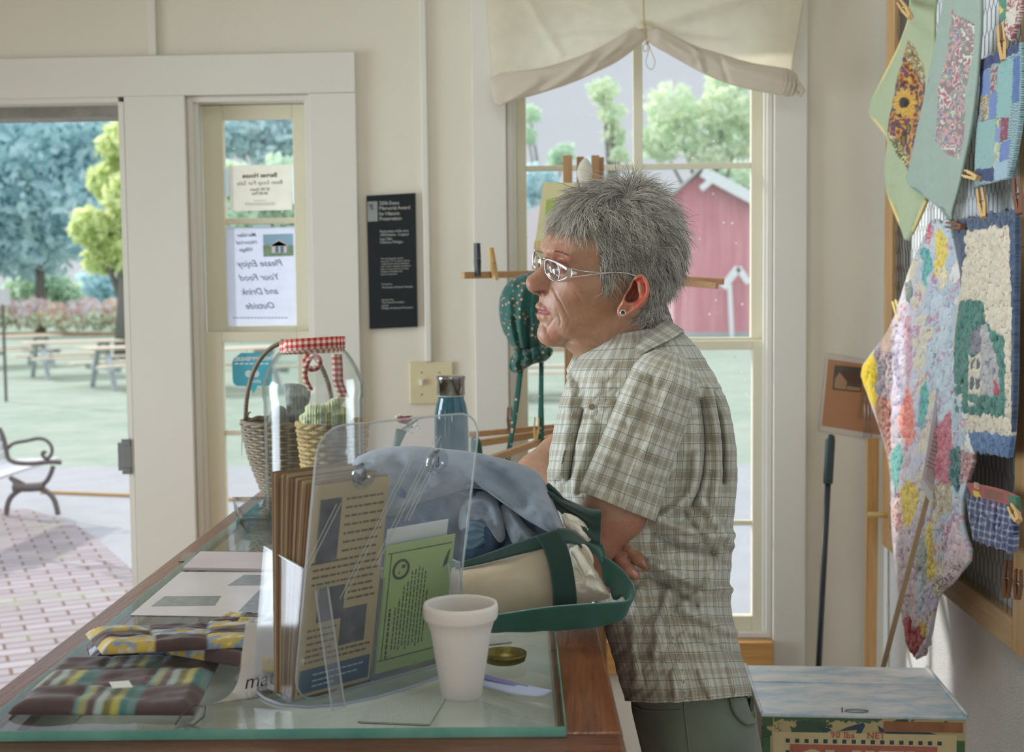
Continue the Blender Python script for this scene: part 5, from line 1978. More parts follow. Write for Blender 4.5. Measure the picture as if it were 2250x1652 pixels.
# laminated sheet on the wall by the corner
LY = BW - .004
po = thing('laminated_poster', 'tilted laminated brown poster with a house picture on the wall near the corner', 'poster', W(1870, 960, LY))
quadface([(1799, 945), (1948, 970), (1962, 802), (1816, 776)], LY, .001, 'sheet', plain('laminated_white', (208, 198, 186), .3), po)
quadface([(1806, 935), (1944, 957), (1955, 808), (1820, 789)], LY - .0006, .0004, 'brown_print', NT('brown_print').fin(srgb(178, 128, 92), .3), po)
hx = quadface([(1829, 856), (1892, 862), (1897, 808), (1834, 802)], LY - .0012, .0004, 'house_picture', plain('picture_dark', (84, 80, 70), .4, var=.3, scale=40), po)
mb = quadface([(1833, 852), (1858, 856), (1861, 838), (1845, 818), (1835, 832)], LY - .0016, .0003, None, None)
quadface([(1860, 856), (1890, 859), (1891, 852), (1861, 848)], LY - .0016, .0003, None, None, mb=mb)
obj('picture_house', mb, plain('picture_tan', (168, 132, 100), .5), po)
obj('picture_roof', quadface([(1845, 818), (1861, 838), (1893, 844), (1890, 820), (1852, 814)], LY - .0018, .0003, None, None), plain('picture_roof', (92, 66, 56), .5), po)
mb = MB()
for k in range(18):
    y_ = 838 + k * 4.6
    for q in range(3):
        x = 1897 + q * 11 - k * .8
        quadface([(x, y_ + q * 1.6 + 1.6), (x + 9, y_ + q * 1.6 + 3), (x + 9, y_ + q * 1.6 + 1.4), (x, y_ + q * 1.6)], LY - .0012, .0003, None, None, mb=mb)
obj('printed_lines', mb, plain('brown_print_lines', (126, 92, 66), .5), po)['kind'] = 'stuff'
for x in (1898, 1906, 1914):
    mb = MB().tube([W(x + 6, 845, LY - .004), W(x + 2, 900, LY - .008), W(x, 962, LY - .006)], .0022, 6)
    obj('plastic_strap', mb, thin_glass('clear_strap', (.95, .95, .97), .1, 4.0, edge=(.7, .7, .74)), po, smooth=True)

# pine strip leaning in the corner, broom
mb = MB()
a, b = W(1918, 962, BW - .045), W(1906, 1460, BW - .045)
d = (a - b)
foot = a - d * (a[2] / d[2])
mb.beam((foot[0], foot[1] - .05, .001), a, .030, .018, up=(0, 1, 0))
tag(obj('pine_strip', mb, M_pineZ), 'upright orange pine strip standing in the corner below the poster', 'wood strip')
BRY = 3.25
a, g_, b = W(1825, 954, BRY), W(1819, 1062, BRY), W(1799, 1460, BRY)
d = a - b
foot = a - d * ((a[2] - .16) / d[2])
br_ = thing('broom', 'black-handled broom standing upright against the wall right of the window', 'broom', (foot[0], BRY, 0))
obj('handle', MB().tube([foot, g_], .0078, 16), plain('black_painted_handle', (42, 48, 54), .35), br_, smooth=True)
e1 = a + (a - g_) * 0
obj('grip', MB().tube([g_, g_ + (a - g_) * .03, a - (a - g_) * .12, a - (a - g_) * .03, a], [.0115, .0125, .0125, .0105, .004], 16), plain('black_rubber_grip', (44, 60, 62), .5), br_, smooth=True)
mb = MB().box(foot[0] - .14, foot[0] + .14, BRY - .02, BRY + .02, .12, .17)
obj('head', mb, plain('broom_head', (60, 66, 70), .6), br_, bevel=.01)
mb = MB()
g = random.Random(2)
for k in range(220):
    x = foot[0] - .13 + .26 * (k % 55) / 54
    yy = BRY - .014 + .028 * (k // 55) / 3
    mb.tube([(x, yy, .125), (x + g.uniform(-.008, .008), yy + g.uniform(-.006, .006), .001)], .0012, 4)
obj('bristles', mb, plain('broom_bristles', (176, 158, 110), .9), br_)['kind'] = 'stuff'

# ================================================================== the pin board on the right wall
M_bw = wood('board_frame_oak', (222, 184, 132), (182, 140, 90), .7, 'Z', .45)
M_bwY = wood('board_frame_oak_rail', (222, 190, 144), (186, 148, 104), .7, 'Y', .45)
M_wire = plain('galvanised_wire', (112, 116, 116), .45, .7)
FX = XR - .030
bd = thing('pin_board', 'tall oak-framed chicken-wire display board hung on the right wall', 'display board', (XR - .015, 2.9, .812))
for nm, a in (('frame_post', (FX, XR - .002, 3.37, 3.455, .812, 2.80)), ('frame_post', (FX, XR - .002, 2.345, 2.43, .812, 2.80))):
    obj(nm, MB().box(*a), M_bw, bd, bevel=.002)
obj('frame_rail', MB().box(FX, XR - .002, 2.43, 3.37, .812, .872), M_bwY, bd, bevel=.002)
obj('frame_rail', MB().box(FX, XR - .002, 2.43, 3.37, 2.74, 2.80), M_bwY, bd, bevel=.002)
obj('backing_strip', MB().box(XR - .016, XR - .002, 3.30, 3.37, .872, 2.74), plain('dark_backing', (90, 78, 62), .8), bd)
wx = XR - .022
mb = MB()
cw, ch = .026, .046                      # stretched hexagons
ny, nz = int(.94 / cw), int(1.87 / ch)
for i in range(ny + 1):
    for j in range(nz + 1):
        y_ = 2.43 + (i + (.5 if j % 2 else 0)) * cw
        z_ = .872 + j * ch
        if y_ > 3.37 or z_ > 2.74:
            continue
        P0 = Vector((wx, y_, z_))
        P1 = Vector((wx, y_, min(z_ + ch * .62, 2.74)))
        mb.tube([P0, P1], .0009, 4, cap=False)
        for s2 in (-1, 1):
            q = Vector((wx, y_ + s2 * cw / 2, z_ + ch))
            if 2.43 <= q.y <= 3.37 and q.z <= 2.745:
                mb.tube([P1, q], .0006, 4, cap=False)
obj('wire_mesh', mb, M_wire, bd)
mb = MB().tube([(FX - .002, 2.37, 1.575), (FX - .014, 2.37, 1.575), (FX - .018, 2.37, 1.585), (FX - .014, 2.37, 1.592)], .0018, 6)
obj('cup_hook', mb, M_steel, bd, smooth=True)
obj('wood_peg', MB().tube([(FX + .02, 3.40, W(1945, 1132, 3.4)[2]), (FX - .05, 3.40, W(1945, 1130, 3.4)[2])], .007, 10), plain('pale_dowel', (220, 190, 130), .6), bd, smooth=True)


def quilt(name, label, cat, L, R, X_or_fn, colfn, relief, th=.006, nu=110, nv=220, group=None, extra=None, mat_='quilted_cotton'):
    """hanging cloth: left and right outline, each a photo polyline from the top down"""
    Lp = resample(chaikin(L, 1), nv)
    Rp = resample(chaikin(R, 1), nv)
    s_ = np.linspace(0, 1, nu)[:, None, None]
    G = Lp[None] * (1 - s_) + Rp[None] * s_
    if callable(X_or_fn):
        Yv = X_or_fn(G[..., 0], G[..., 1])
    else:
        Yv = X_or_fn * F / (G[..., 0] - 1258.4)
    Y0_ = Yv.copy()
    P = W3(np.dstack([G, Yv]))
    # relief along -X (towards the room)
    rel = relief(G[..., 0], G[..., 1])
    e = np.minimum(s_[..., 0], 1 - s_[..., 0])
    rel = rel * np.minimum(1, e * 12)
    P[..., 0] -= rel * .5
    P[..., 1] -= rel * .86 * 0.5
    c = colfn(G[..., 0], G[..., 1])
    mb = MB().slab(P, th, 0, c)
    M_q = painted(mat_, .92, .3, 600, .3)
    if extra:
        t = thing(name, label, cat, (P[..., 0].mean(), P[..., 1].mean(), P[..., 2].min()), group)
        obj('quilted_cloth', mb, M_q, t, smooth=True)
        extra(t)
        return t
    o = obj(name, mb, M_q, smooth=True)
    return tag(o, label, cat, group)


def patches(base, polys):
    """base colour function or colour, then polygons ((points), colour or fn)"""
    def fn(x, y):
        c = base(x, y) if callable(base) else np.broadcast_to(np.array(srgb(*base)), x.shape + (3,)).copy()
        c = np.array(c)
        for pts, col in polys:
            m = inpoly(x, y, pts)
            if callable(col):
                v = col(x, y)
                c[m] = v[m]
            else:
                c[m] = np.array(srgb(*col))
        return c
    return fn


def prints(cols, sx=5, sy=7, seed=0, cut=(.0,)):
    """a small random print: blotches of several colours"""
    C = np.array([srgb(*c) for c in cols])

    def fn(x, y):
        v = vnoise(x / sx, y / sy, 0, seed) + .5 * vnoise(x / sx * 2.1, y / sy * 2.1, 0, seed + 5)
        k = np.clip(((v + 1.1) / 2.2 * len(cols)).astype(int), 0, len(cols) - 1)
        return C[k]
    return fn


def crinkle(h, sx=7, sy=24, seed=0):
    return lambda x, y: h * (1 - np.abs(fbm(x / sx, y / sy, 0, 3, seed)) * 1.2)


# pastel patchwork quilt
pal = [(214, 206, 204), (206, 204, 216), (196, 208, 216), (222, 214, 204), (210, 196, 200), (188, 198, 208), (226, 222, 216), (200, 186, 196), (214, 206, 186), (180, 194, 204)]
PC = np.array([srgb(*c) for c in pal])


def pastel(x, y):
    u = (x + .35 * (y - 900)) / 26 + .5 * vnoise(x / 40, y / 40, 0, 3)
    v = y / 62 + .5 * vnoise(x / 40, y / 40, 0, 4)
    k = (np.floor(u).astype(np.int64) * 7 + np.floor(v).astype(np.int64) * 13) % len(pal)
    c = PC[k]
    w = fbm(x / 5, y / 6, 0, 2, 9)
    pr = (np.floor(u).astype(np.int64) + np.floor(v).astype(np.int64)) % 3 == 0
    t = np.where(w > .3, 1, 0)[..., None] * pr[..., None]
    return c * (1 - t) + np.array(srgb(190, 150, 170)) * t


gridprint = lambda a, b, p: (lambda x, y: np.where((((x + y) / p % 1 < .25) | ((x * .7 - y) / p % 1 < .2))[..., None], np.array(srgb(*a)), np.array(srgb(*b))))
teal = prints([(96, 170, 164), (120, 186, 180), (84, 160, 156)], 4, 6, 1)
yel = prints([(222, 196, 90), (232, 210, 120), (214, 186, 70)], 4, 6, 2)
QP = [
    ([(1893, 815), (1925, 775), (1935, 800), (1938, 815), (1930, 838), (1938, 868), (1928, 900), (1910, 860)], prints([(222, 190, 30), (230, 204, 60)], 2.5, 3, 3)),
    ([(1925, 775), (1968, 745), (1968, 900), (1950, 870), (1936, 868), (1928, 838), (1938, 812)], prints([(170, 110, 130), (120, 130, 136), (196, 180, 180), (140, 150, 150), (200, 150, 156)], 4, 5, 4)),
    ([(1938, 730), (1965, 715), (1968, 760), (1950, 785)], (206, 176, 160)),
    ([(1928, 900), (1940, 865), (1968, 880), (1968, 1000), (1955, 985), (1944, 950)], gridprint((196, 150, 130), (164, 104, 96), 16)),
    ([(1930, 890), (1942, 870), (1948, 910), (1942, 935)], (186, 142, 112)),
    ([(1945, 950), (1958, 980), (1968, 1010), (1968, 1060), (1956, 1010)], prints([(206, 196, 180), (176, 140, 130)], 4, 6, 6)),
    ([(1970, 760), (1985, 700), (1992, 700), (1996, 880), (1972, 920)], prints([(206, 196, 220), (226, 216, 226), (190, 180, 214)], 4, 6, 7)),
    ([(1994, 700), (2012, 690), (2016, 800), (2004, 860)], prints([(214, 180, 190), (200, 160, 174)], 4, 8, 8)),
    ([(1996, 870), (2004, 840), (2018, 880), (2020, 960), (2006, 985), (1984, 940), (1986, 900)], prints([(232, 140, 124), (240, 160, 144), (224, 128, 116)], 8, 10, 9)),
    ([(1968, 1000), (1985, 970), (1996, 1000), (1984, 1070), (1978, 1078), (1968, 1040)], teal),
    ([(2034, 850), (2044, 835), (2052, 860), (2050, 900), (2036, 950), (2026, 930), (2030, 890)], teal),
    ([(2030, 552), (2044, 540), (2056, 556), (2058, 580), (2048, 610), (2048, 640), (2036, 610), (2040, 580)], teal),
    ([(2044, 505), (2054, 490), (2060, 515), (2054, 545), (2046, 530)], prints([(200, 90, 110), (220, 180, 180)], 3, 4, 12)),
    ([(2064, 515), (2076, 500), (2088, 530), (2094, 560), (2086, 590), (2082, 620), (2062, 600), (2068, 560)], yel),
    ([(2068, 590), (2088, 585), (2094, 625), (2078, 640)], prints([(240, 222, 170), (214, 206, 190)], 4, 5, 14)),
    ([(1996, 622), (2012, 612), (2016, 640), (2008, 665), (1996, 650)], prints([(110, 126, 116), (140, 150, 140)], 3, 4, 15)),
    ([(1990, 1075), (2006, 1050), (2026, 1075), (2024, 1120), (2006, 1160), (1992, 1150), (1994, 1110)], yel),
    ([(1970, 1110), (1990, 1080), (1996, 1150), (1984, 1170), (1970, 1150)], prints([(206, 150, 140), (230, 212, 200), (190, 120, 130)], 4, 6, 16)),
    ([(2066, 940), (2100, 900), (2108, 985), (2100, 1040), (2096, 1075), (2062, 1050), (2056, 1010)], prints([(196, 116, 130), (206, 134, 144)], 5, 8, 17)),
    ([(2100, 985), (2124, 980), (2126, 1020), (2118, 1085), (2098, 1050)], prints([(70, 112, 112), (92, 132, 130)], 4, 7, 18)),
    ([(2126, 990), (2150, 998), (2140, 1060), (2122, 1060)], prints([(190, 140, 136), (160, 120, 124), (206, 180, 176)], 3, 4, 19)),
    ([(2058, 1060), (2100, 1060), (2108, 1100), (2092, 1130), (2060, 1130)], prints([(206, 196, 176), (186, 170, 140), (214, 206, 190)], 5, 16, 20)),
    ([(2024, 1190), (2044, 1170), (2052, 1260), (2040, 1290), (2022, 1270)], prints([(150, 164, 156), (170, 182, 172)], 4, 6, 21)),
    ([(2044, 1150), (2054, 1150), (2064, 1250), (2058, 1290), (2044, 1260)], yel),
    ([(1994, 1362), (2008, 1350), (2014, 1382), (2026, 1372), (2038, 1408), (2016, 1442), (2000, 1420)], prints([(160, 60, 66), (172, 76, 80)], 6, 6, 23)),
    ([(2024, 1370), (2034, 1358), (2044, 1390), (2040, 1410), (2030, 1392)], yel),
    ([(2020, 1260), (2030, 1250), (2040, 1330), (2026, 1360)], (186, 204, 216)),
    ([(2036, 1300), (2056, 1280), (2064, 1330), (2040, 1350)], (200, 196, 220)),
    ([(2090, 1200), (2110, 1140), (2140, 1225), (2110, 1265), (2080, 1290)], prints([(214, 190, 196), (222, 204, 208)], 8, 12, 27)),
    ([(2080, 1150), (2096, 1150), (2098, 1215), (2084, 1215)], prints([(214, 206, 214), (176, 110, 140), (170, 190, 200)], 3, 4, 28)),
]


def qx(x, y):
    # the left flap turns towards us, the rest lies along the wall
    base = (.795 - .00004 * (y - 700)) * F / (np.maximum(x, 1966) - 1258.4)
    flap = 3.14 + (1966 - x) * .0022
    return np.where(x < 1966, flap, base)


LQ = [(2052, 486), (2035, 530), (2005, 590), (1990, 640), (1966, 715), (1925, 772), (1893, 815), (1910, 860), (1944, 955), (1962, 1030), (1962, 1090), (1966, 1170), (1980, 1300), (1994, 1380), (2000, 1420), (2020, 1447)]
RQ = [(2092, 486), (2104, 540), (2120, 620), (2130, 700), (2135, 800), (2138, 900), (2150, 1000), (2132, 1060), (2120, 1110), (2122, 1160), (2144, 1222), (2112, 1262), (2066, 1305), (2058, 1345), (2050, 1395), (2034, 1438)]
quilt('patchwork_quilt', 'large pastel patchwork quilt hung in folds on the wire board, its lowest corner dark red', 'quilt', LQ, RQ, qx, patches(pastel, QP),
      lambda x, y: crinkle(.012, 6, 26, 2)(x, y) + .012 * np.sin(x / 22) * np.clip((y - 900) / 500, 0, 1), .008, 150, 420)
mb = MB()
for Lx in (LQ[5:], RQ[10:]):
    pts = resample(chaikin(Lx, 2), 60)
    mb.tube([W(x, y_, float(qx(np.array(x), y_)) - .012) for x, y_ in pts], .0042, 7)

# house quilt
green = prints([(66, 118, 108), (80, 130, 118), (58, 106, 98)], 8, 12, 31)
cream = prints([(206, 196, 174), (214, 204, 184), (200, 188, 164)], 8, 10, 32)
HP = [
    ([(2126, 515), (2152, 505), (2232, 494), (2236, 700), (2234, 960), (2105, 950), (2100, 760), (2122, 630), (2138, 540)], cream),
    ([(2120, 665), (2142, 656), (2172, 660), (2180, 700), (2192, 720), (2222, 738), (2224, 800), (2226, 918), (2105, 902), (2106, 780), (2112, 720)], green),
    ([(2183, 640), (2232, 620), (2236, 720), (2218, 732), (2200, 715), (2190, 690)], cream),
    ([(2146, 740), (2156, 722), (2170, 716), (2172, 775), (2146, 775)], prints([(112, 112, 122), (128, 128, 138)], 6, 6, 33)),
    ([(2170, 716), (2180, 712), (2196, 755), (2210, 800), (2208, 868), (2172, 868)], prints([(168, 166, 166), (182, 178, 176)], 6, 6, 34)),
    ([(2144, 778), (2171, 778), (2171, 870), (2142, 862)], cream),
    ([(2148, 790), (2155, 790), (2155, 808), (2148, 808)], (92, 100, 112)), ([(2160, 790), (2167, 790), (2167, 808), (2160, 808)], (92, 100, 112)),
    ([(2146, 828), (2154, 828), (2154, 852), (2146, 852)], (92, 100, 112)), ([(2159, 828), (2168, 828), (2168, 854), (2159, 854)], (92, 100, 112)),
    ([(2180, 790), (2190, 790), (2190, 806), (2180, 806)], (128, 130, 140)), ([(2196, 808), (2205, 808), (2205, 824), (2196, 824)], (128, 130, 140)),
    ([(2198, 834), (2206, 834), (2208, 866), (2199, 866)], (176, 80, 96)),
    ([(2113, 868), (2126, 866), (2130, 880), (2118, 884)], (214, 210, 200)), ([(2140, 880), (2154, 878), (2158, 892), (2144, 895)], (214, 210, 200)),
    ([(2100, 944), (2240, 956), (2240, 1010), (2100, 1000)], prints([(92, 122, 160), (80, 108, 146), (104, 134, 168)], 5, 5, 36)),
]


def house_extra(t):
    q = [W(x, y_, .79 * F / (x - 1258.4) - .022) for x, y_ in ((2130, 698), (2151, 694), (2149, 674), (2128, 678))]
    mb = MB().add([tuple(p) for p in q] + [(p[0] + .001, p[1] + .001, p[2]) for p in q], [(0, 1, 2, 3), (7, 6, 5, 4), (0, 4, 5, 1), (1, 5, 6, 2), (2, 6, 7, 3), (3, 7, 4, 0)])
    obj('price_tag', mb, plain('yellow_price_tag', (222, 200, 40), .7), t)
    mb = MB()
    for L in ([(2196, 745), (2208, 790)], [(2206, 740), (2214, 785)], [(2192, 752), (2220, 748)], [(2196, 775), (2220, 772)], [(2110, 800), (2142, 790)], [(2108, 812), (2140, 800)], [(2118, 792), (2126, 818)], [(2130, 790), (2136, 812)]):
        mb.tube([W(x, y_, .79 * F / (x - 1258.4) - .018) for x, y_ in L], .0009, 5)
    obj('embroidery', mb, plain('white_thread', (206, 204, 190), .8), t)


LH_ = [(2106, 488), (2112, 540), (2124, 620), (2110, 700), (2104, 780), (2103, 880), (2104, 960), (2112, 984)]
RH = [(2243, 460), (2243, 560), (2241, 700), (2240, 850), (2234, 960), (2226, 1004)]


def puff(h, s1=16, seed=0):
    return lambda x, y: h * np.minimum(1, np.abs(fbm(x / s1, y / (s1 * 1.5), 0, 2, seed)) * 3.0)


quilt('wall_quilt', 'cream, green and blue quilt picturing grey houses, hung over the pastel quilt', 'quilt', LH_, RH, .79, patches(prints([(64, 80, 104), (78, 94, 118), (58, 72, 96)], 4, 5, 37), HP),
      lambda x, y: puff(.009, 15, 5)(x, y) + .004 * fbm(x / 6, y / 9), .010, 110, 220, extra=house_extra)

# sunflower table runner
SP = [([(2005, 84), (2016, 110), (2040, 182), (2034, 240), (2012, 330), (1998, 376), (1976, 335), (1957, 290), (1972, 200), (1986, 150)], prints([(60, 50, 46), (150, 80, 40), (196, 150, 60), (110, 60, 90), (70, 60, 50), (120, 110, 60)], 9, 12, 41)),
      ([(2005, 92), (2014, 96), (2040, 170), (2032, 190), (2016, 160), (1998, 125)], prints([(196, 184, 150), (110, 100, 70), (170, 150, 100)], 4, 5, 42)),
      ([(1960, 290), (1975, 300), (2000, 345), (1996, 372), (1974, 335)], prints([(186, 170, 120), (90, 96, 66), (210, 190, 140)], 4, 5, 43))]


def sunflower(x, y):
    a = np.arctan2((y - 225) / 1.35, x - 1993)
    r = np.hypot((y - 225) / 1.35, x - 1993)
    return r, 22 + 3.5 * np.cos(a * 11)


def sf_col(x, y):
    c = patches((168, 182, 146), SP)(x, y)
    r, R = sunflower(x, y)
    c[r < R] = np.array(srgb(206, 164, 72))
    c[(r < R) & (np.cos(np.arctan2((y - 225) / 1.35, x - 1993) * 22) > .7)] = np.array(srgb(170, 124, 50))
    c[r < 9.5] = np.array(srgb(44, 40, 40))
    return c


LS = [(2002, -30), (2003, 35), (1980, 100), (1945, 168), (1908, 243), (1930, 270), (1958, 306), (1950, 345), (1948, 385), (1954, 430), (1975, 482), (1996, 524)]
RS = [(2062, -30), (2056, 60), (2062, 130), (2070, 200), (2066, 260), (2060, 300), (2050, 350), (2046, 380), (2044, 410), (2040, 430), (2020, 480), (1999, 526)]


def sfY(x, y):
    return (.735 + .0004 * (x - 1908)) * F / (x - 1258.4)


def binding(L, Yf, r, mcol, name='binding'):
    def ex(t):
        pts = resample(chaikin(L, 1), 70)
        mb = MB().tube([W(x, y_, float(Yf(np.array(x), y_)) - .004) for x, y_ in pts], r, 8)
        obj(name, mb, plain(name + '_%d_%d_%d' % mcol, mcol, .85, var=.08), t, smooth=True)
    return ex


quilt('table_runner', 'green runner with a sunflower print and yellow binding, at the top of the board', 'table runner', LS, RS, sfY, sf_col,
      lambda x, y: .004 * fbm(x / 16, y / 20, 0, 2, 3) + .008 * np.sin(x / 11 + y / 60), .006, 90, 240, extra=binding(LS[1:] + [(2010, 500), (2036, 440)], sfY, .0052, (224, 206, 142)))

FP = [([(2098, 18), (2112, 36), (2147, 50), (2144, 110), (2132, 200), (2122, 300), (2114, 350), (2085, 336), (2057, 308), (2066, 240), (2080, 150), (2090, 80)],
       prints([(176, 96, 112), (196, 206, 190), (150, 110, 120), (120, 140, 126), (206, 150, 150), (110, 130, 150), (184, 190, 150)], 11, 14, 51))]
LF = [(2084, -30), (2064, 80), (2046, 170), (2026, 260), (2004, 360), (1994, 400), (2022, 420), (2058, 442), (2090, 482)]
RF = [(2160, -30), (2162, 40), (2156, 130), (2148, 220), (2136, 300), (2122, 360), (2112, 410), (2100, 450), (2092, 484)]
flY = lambda x, y: .765 * F / (x - 1258.4)
quilt('table_runner', 'sage green runner with a floral centre hanging beside the sunflower one', 'table runner', LF, RF, flY, patches((150, 168, 156), FP),
      lambda x, y: .005 * fbm(x / 14, y / 22, 0, 2, 8) + .008 * np.sin(x / 9 - y / 70), .006, 90, 220, extra=binding(LF, flY, .0045, (128, 146, 140)))

# blue patchwork place mat
BP = [([(2158, 134), (2250, 92), (2250, 112), (2160, 158)], (44, 58, 104)),
      ([(2162, 160), (2184, 150), (2184, 205), (2160, 212)], (104, 128, 178)), ([(2186, 148), (2202, 144), (2200, 200), (2185, 204)], prints([(140, 70, 90), (150, 160, 150)], 4, 5, 61)),
      ([(2204, 140), (2236, 128), (2230, 258), (2200, 258)], (132, 172, 168)), ([(2238, 125), (2252, 120), (2250, 220), (2234, 230)], (74, 108, 160)),
      ([(2164, 212), (2182, 208), (2180, 264), (2164, 266)], prints([(176, 160, 130), (120, 110, 90), (190, 180, 160)], 4, 4, 62)), ([(2184, 206), (2200, 200), (2200, 258), (2182, 262)], (104, 126, 176)),
      ([(2158, 268), (2198, 262), (2192, 370), (2152, 372)], (134, 170, 166)), ([(2210, 258), (2228, 254), (2224, 306), (2208, 310)], prints([(140, 66, 86), (120, 60, 80), (160, 130, 140)], 4, 4, 63)),
      ([(2198, 270), (2210, 268), (2208, 312), (2196, 314)], (120, 140, 176)), ([(2196, 316), (2208, 314), (2204, 370), (2192, 372)], prints([(150, 170, 140), (190, 190, 160)], 4, 5, 64)), ([(2210, 314), (2230, 308), (2226, 350), (2206, 352)], (100, 124, 176)),
      ([(2152, 372), (2194, 368), (2192, 396), (2152, 398)], (42, 56, 104)), ([(2196, 354), (2226, 350), (2222, 390), (2194, 394)], (150, 176, 190)),
      ([(2200, 262), (2207, 264), (2203, 284)], (214, 196, 80))]


def stripe_base(x, y):
    return np.where((y / 5 % 1 < .5)[..., None], np.array(srgb(76, 112, 124)), np.array(srgb(160, 186, 184)))


quilt('place_mat', 'blue and aqua patchwork place mat with striped binding at the upper right of the board', 'place mat', [(2160, 132), (2164, 180), (2156, 260), (2152, 330), (2150, 410)], [(2255, 92), (2256, 190), (2250, 270), (2238, 340), (2224, 392)],
      .78, patches(stripe_base, BP), lambda x, y: .003 * fbm(x / 12, y / 14, 0, 2, 9), .008, 80, 140)
# top right scrap
quilt('pot_holder', 'red checked and green triangle patchwork pot holder at the top right corner', 'pot holder', [(2206, -30), (2204, 20), (2212, 60), (2226, 86)], [(2262, -30), (2256, 10), (2244, 50), (2230, 88)], .78,
      patches(prints([(150, 90, 96), (206, 196, 180)], 2.5, 3, 71), [([(2204, 0), (2224, -10), (2220, 40), (2208, 50)], (70, 130, 110)), ([(2206, 10), (2216, 20), (2206, 35)], (214, 196, 70)), ([(2220, 30), (2245, 10), (2240, 50), (2226, 60)], (206, 200, 186))]),
      lambda x, y: .004 * fbm(x / 12, y / 14, 0, 2, 10), .008, 50, 60)


# folded red and navy pot holder
def plaid_navy(x, y):
    a = np.abs(((x + .1 * y) / 13) % 1 - .5) < .16
    b = np.abs(((y - .25 * x) / 15) % 1 - .5) < .16
    c = np.broadcast_to(np.array(srgb(44, 56, 92)), x.shape + (3,)).copy()
    c[a | b] = np.array(srgb(110, 120, 150))
    c[a & b] = np.array(srgb(170, 176, 190))
    return c


def red_flap(t):
    A_ = [(2122, 1060), (2160, 1066), (2205, 1078), (2232, 1092)]
    B_ = [(2136, 1094), (2168, 1108), (2200, 1112), (2236, 1130)]
    yy = lambda x: .775 * F / (x - 1258.4) - .012
    mb = strip([(x, y_, yy(x)) for x, y_ in A_], [(x, y_, yy(x) - .004) for x, y_ in B_], .008, 60, 14,
               col=patches(prints([(170, 60, 60), (150, 84, 70), (176, 72, 66)], 12, 10, 81), [([(2136, 1078), (2150, 1080), (2156, 1092), (2142, 1092)], (214, 190, 60)), ([(2214, 1085), (2240, 1092), (2240, 1125), (2218, 1115)], (60, 110, 84)), ([(2162, 1070), (2205, 1082), (2205, 1098), (2166, 1094)], (120, 74, 58))]))
    obj('red_flap', mb, painted('quilted_cotton', .92), t, smooth=True)
    mb = strip([(2164, 1104, yy(2164) - .006), (2184, 1112, yy(2184) - .006), (2192, 1106, yy(2192) - .006)], [(2178, 1128, yy(2178) - .005), (2180, 1131, yy(2180) - .005), (2183, 1128, yy(2183) - .005)], .003, 14, 6)
    obj('red_point', mb, plain('red_cotton', (186, 44, 62), .85), t, smooth=True)
    p0_, p1_ = W(2140, 1072, yy(2140) - .016), W(2170, 1080, yy(2170) - .016)
    up_ = Vector((0, 0, 1))
    mb = text_mesh('RED', .017, frame_matrix(p0_, p1_ - p0_, up_), .0002, spacing=1.1)
    obj('lettering', mb, plain('cream_lettering', (222, 206, 170), .7), t)


quilt('pot_holder', 'pot holder of navy check with a red printed flap, low on the board', 'pot holder', [(2134, 1084), (2136, 1110), (2142, 1150), (2150, 1186)], [(2238, 1110), (2240, 1150), (2240, 1190), (2236, 1212)], .782, plaid_navy,
      puff(.006, 12, 12), .010, 70, 70, extra=red_flap)

# clothespins
M_pin = plain('clothespin_wood', (214, 178, 120), .6, var=.1)
M_pind = plain('dark_clothespin_wood', (124, 80, 52), .6, var=.1)


def clothespin(a, b, label, m=None, gap=.0042, w=.010, group='clothespins on the board', front=Vector((-.6, -.8, 0)), base=None):
    """two tapered prongs with a wire spring, running from jaw a to tail b"""
    a, b = Vector(a), Vector(b)
    m = m or M_pin
    d = (b - a).normalized()
    f = (front - d * front.dot(d)).normalized()
    s_ = d.cross(f).normalized()
    t = thing('clothespin', label, 'clothespin', a, group)
    for sg in (-1, 1):
        p, q = a + s_ * sg * .0022, b + s_ * sg * (gap)
        mb = MB().beam(p, (p + q) / 2 + s_ * sg * .002, w, .0055, up=s_)
        mb.beam((p + q) / 2 + s_ * sg * .002, q, w, .0038, up=s_)
        obj('prong', mb, m, t)
    c = a.lerp(b, .5)
    mb = MB().tube([c + f * (.006 - .012 * k / 24) + (s_ * math.cos(k * .9) + d * math.sin(k * .9)) * .0042 for k in range(25)], .0007, 5)
    obj('spring', mb, M_steel, t)
    return t


def pin_px(x0, y0, Y0, x1, y1, Y1, label, m=None, **k):
    return clothespin(W(x0, y0, Y0), W(x1, y1, Y1), label, m, **k)


bY = lambda x, X=.775: X * F / (x - 1258.4)
pin_px(2001, 38, bY(2001, .72), 1977, 4, bY(1985, .75), 'clothespin at the top left corner holding the sunflower runner')
pin_px(2206, 132, bY(2206) - .02, 2200, 56, bY(2200) - .02, 'clothespin gripping the top edge of the blue place mat')
pin_px(2150, 392, bY(2150) - .03, 2104, 374, bY(2104) - .02, 'clothespin lying sideways beside the sage green runner')
pin_px(2162, 478, bY(2162) - .02, 2154, 416, bY(2154) - .01, 'clothespin on the top edge of the house quilt, left one', M_pin)
pin_px(2240, 470, bY(2240) - .02, 2234, 392, bY(2234) - .01, 'dark clothespin at the top right corner of the house quilt', M_pind)
pin_px(2116, 498, bY(2116) - .02, 2082, 494, bY(2082) - .01, 'clothespin joining the pastel quilt top to the wire', M_pind)
pin_px(1984, 722, 3.06, 1966, 662, 3.12, 'pale yellow clothespin on the left edge of the pastel quilt', plain('yellow_clothespin', (226, 206, 136), .6))
pin_px(2238, 1145, bY(2238) - .03, 2222, 1112, bY(2222) - .03, 'clothespin under the red flap of the pot holder')
pin_px(2212, 1312, bY(2212, .80), 2216, 1232, bY(2216, .80), 'dark clothespin clipped to the bare wire low on the board', M_pind)
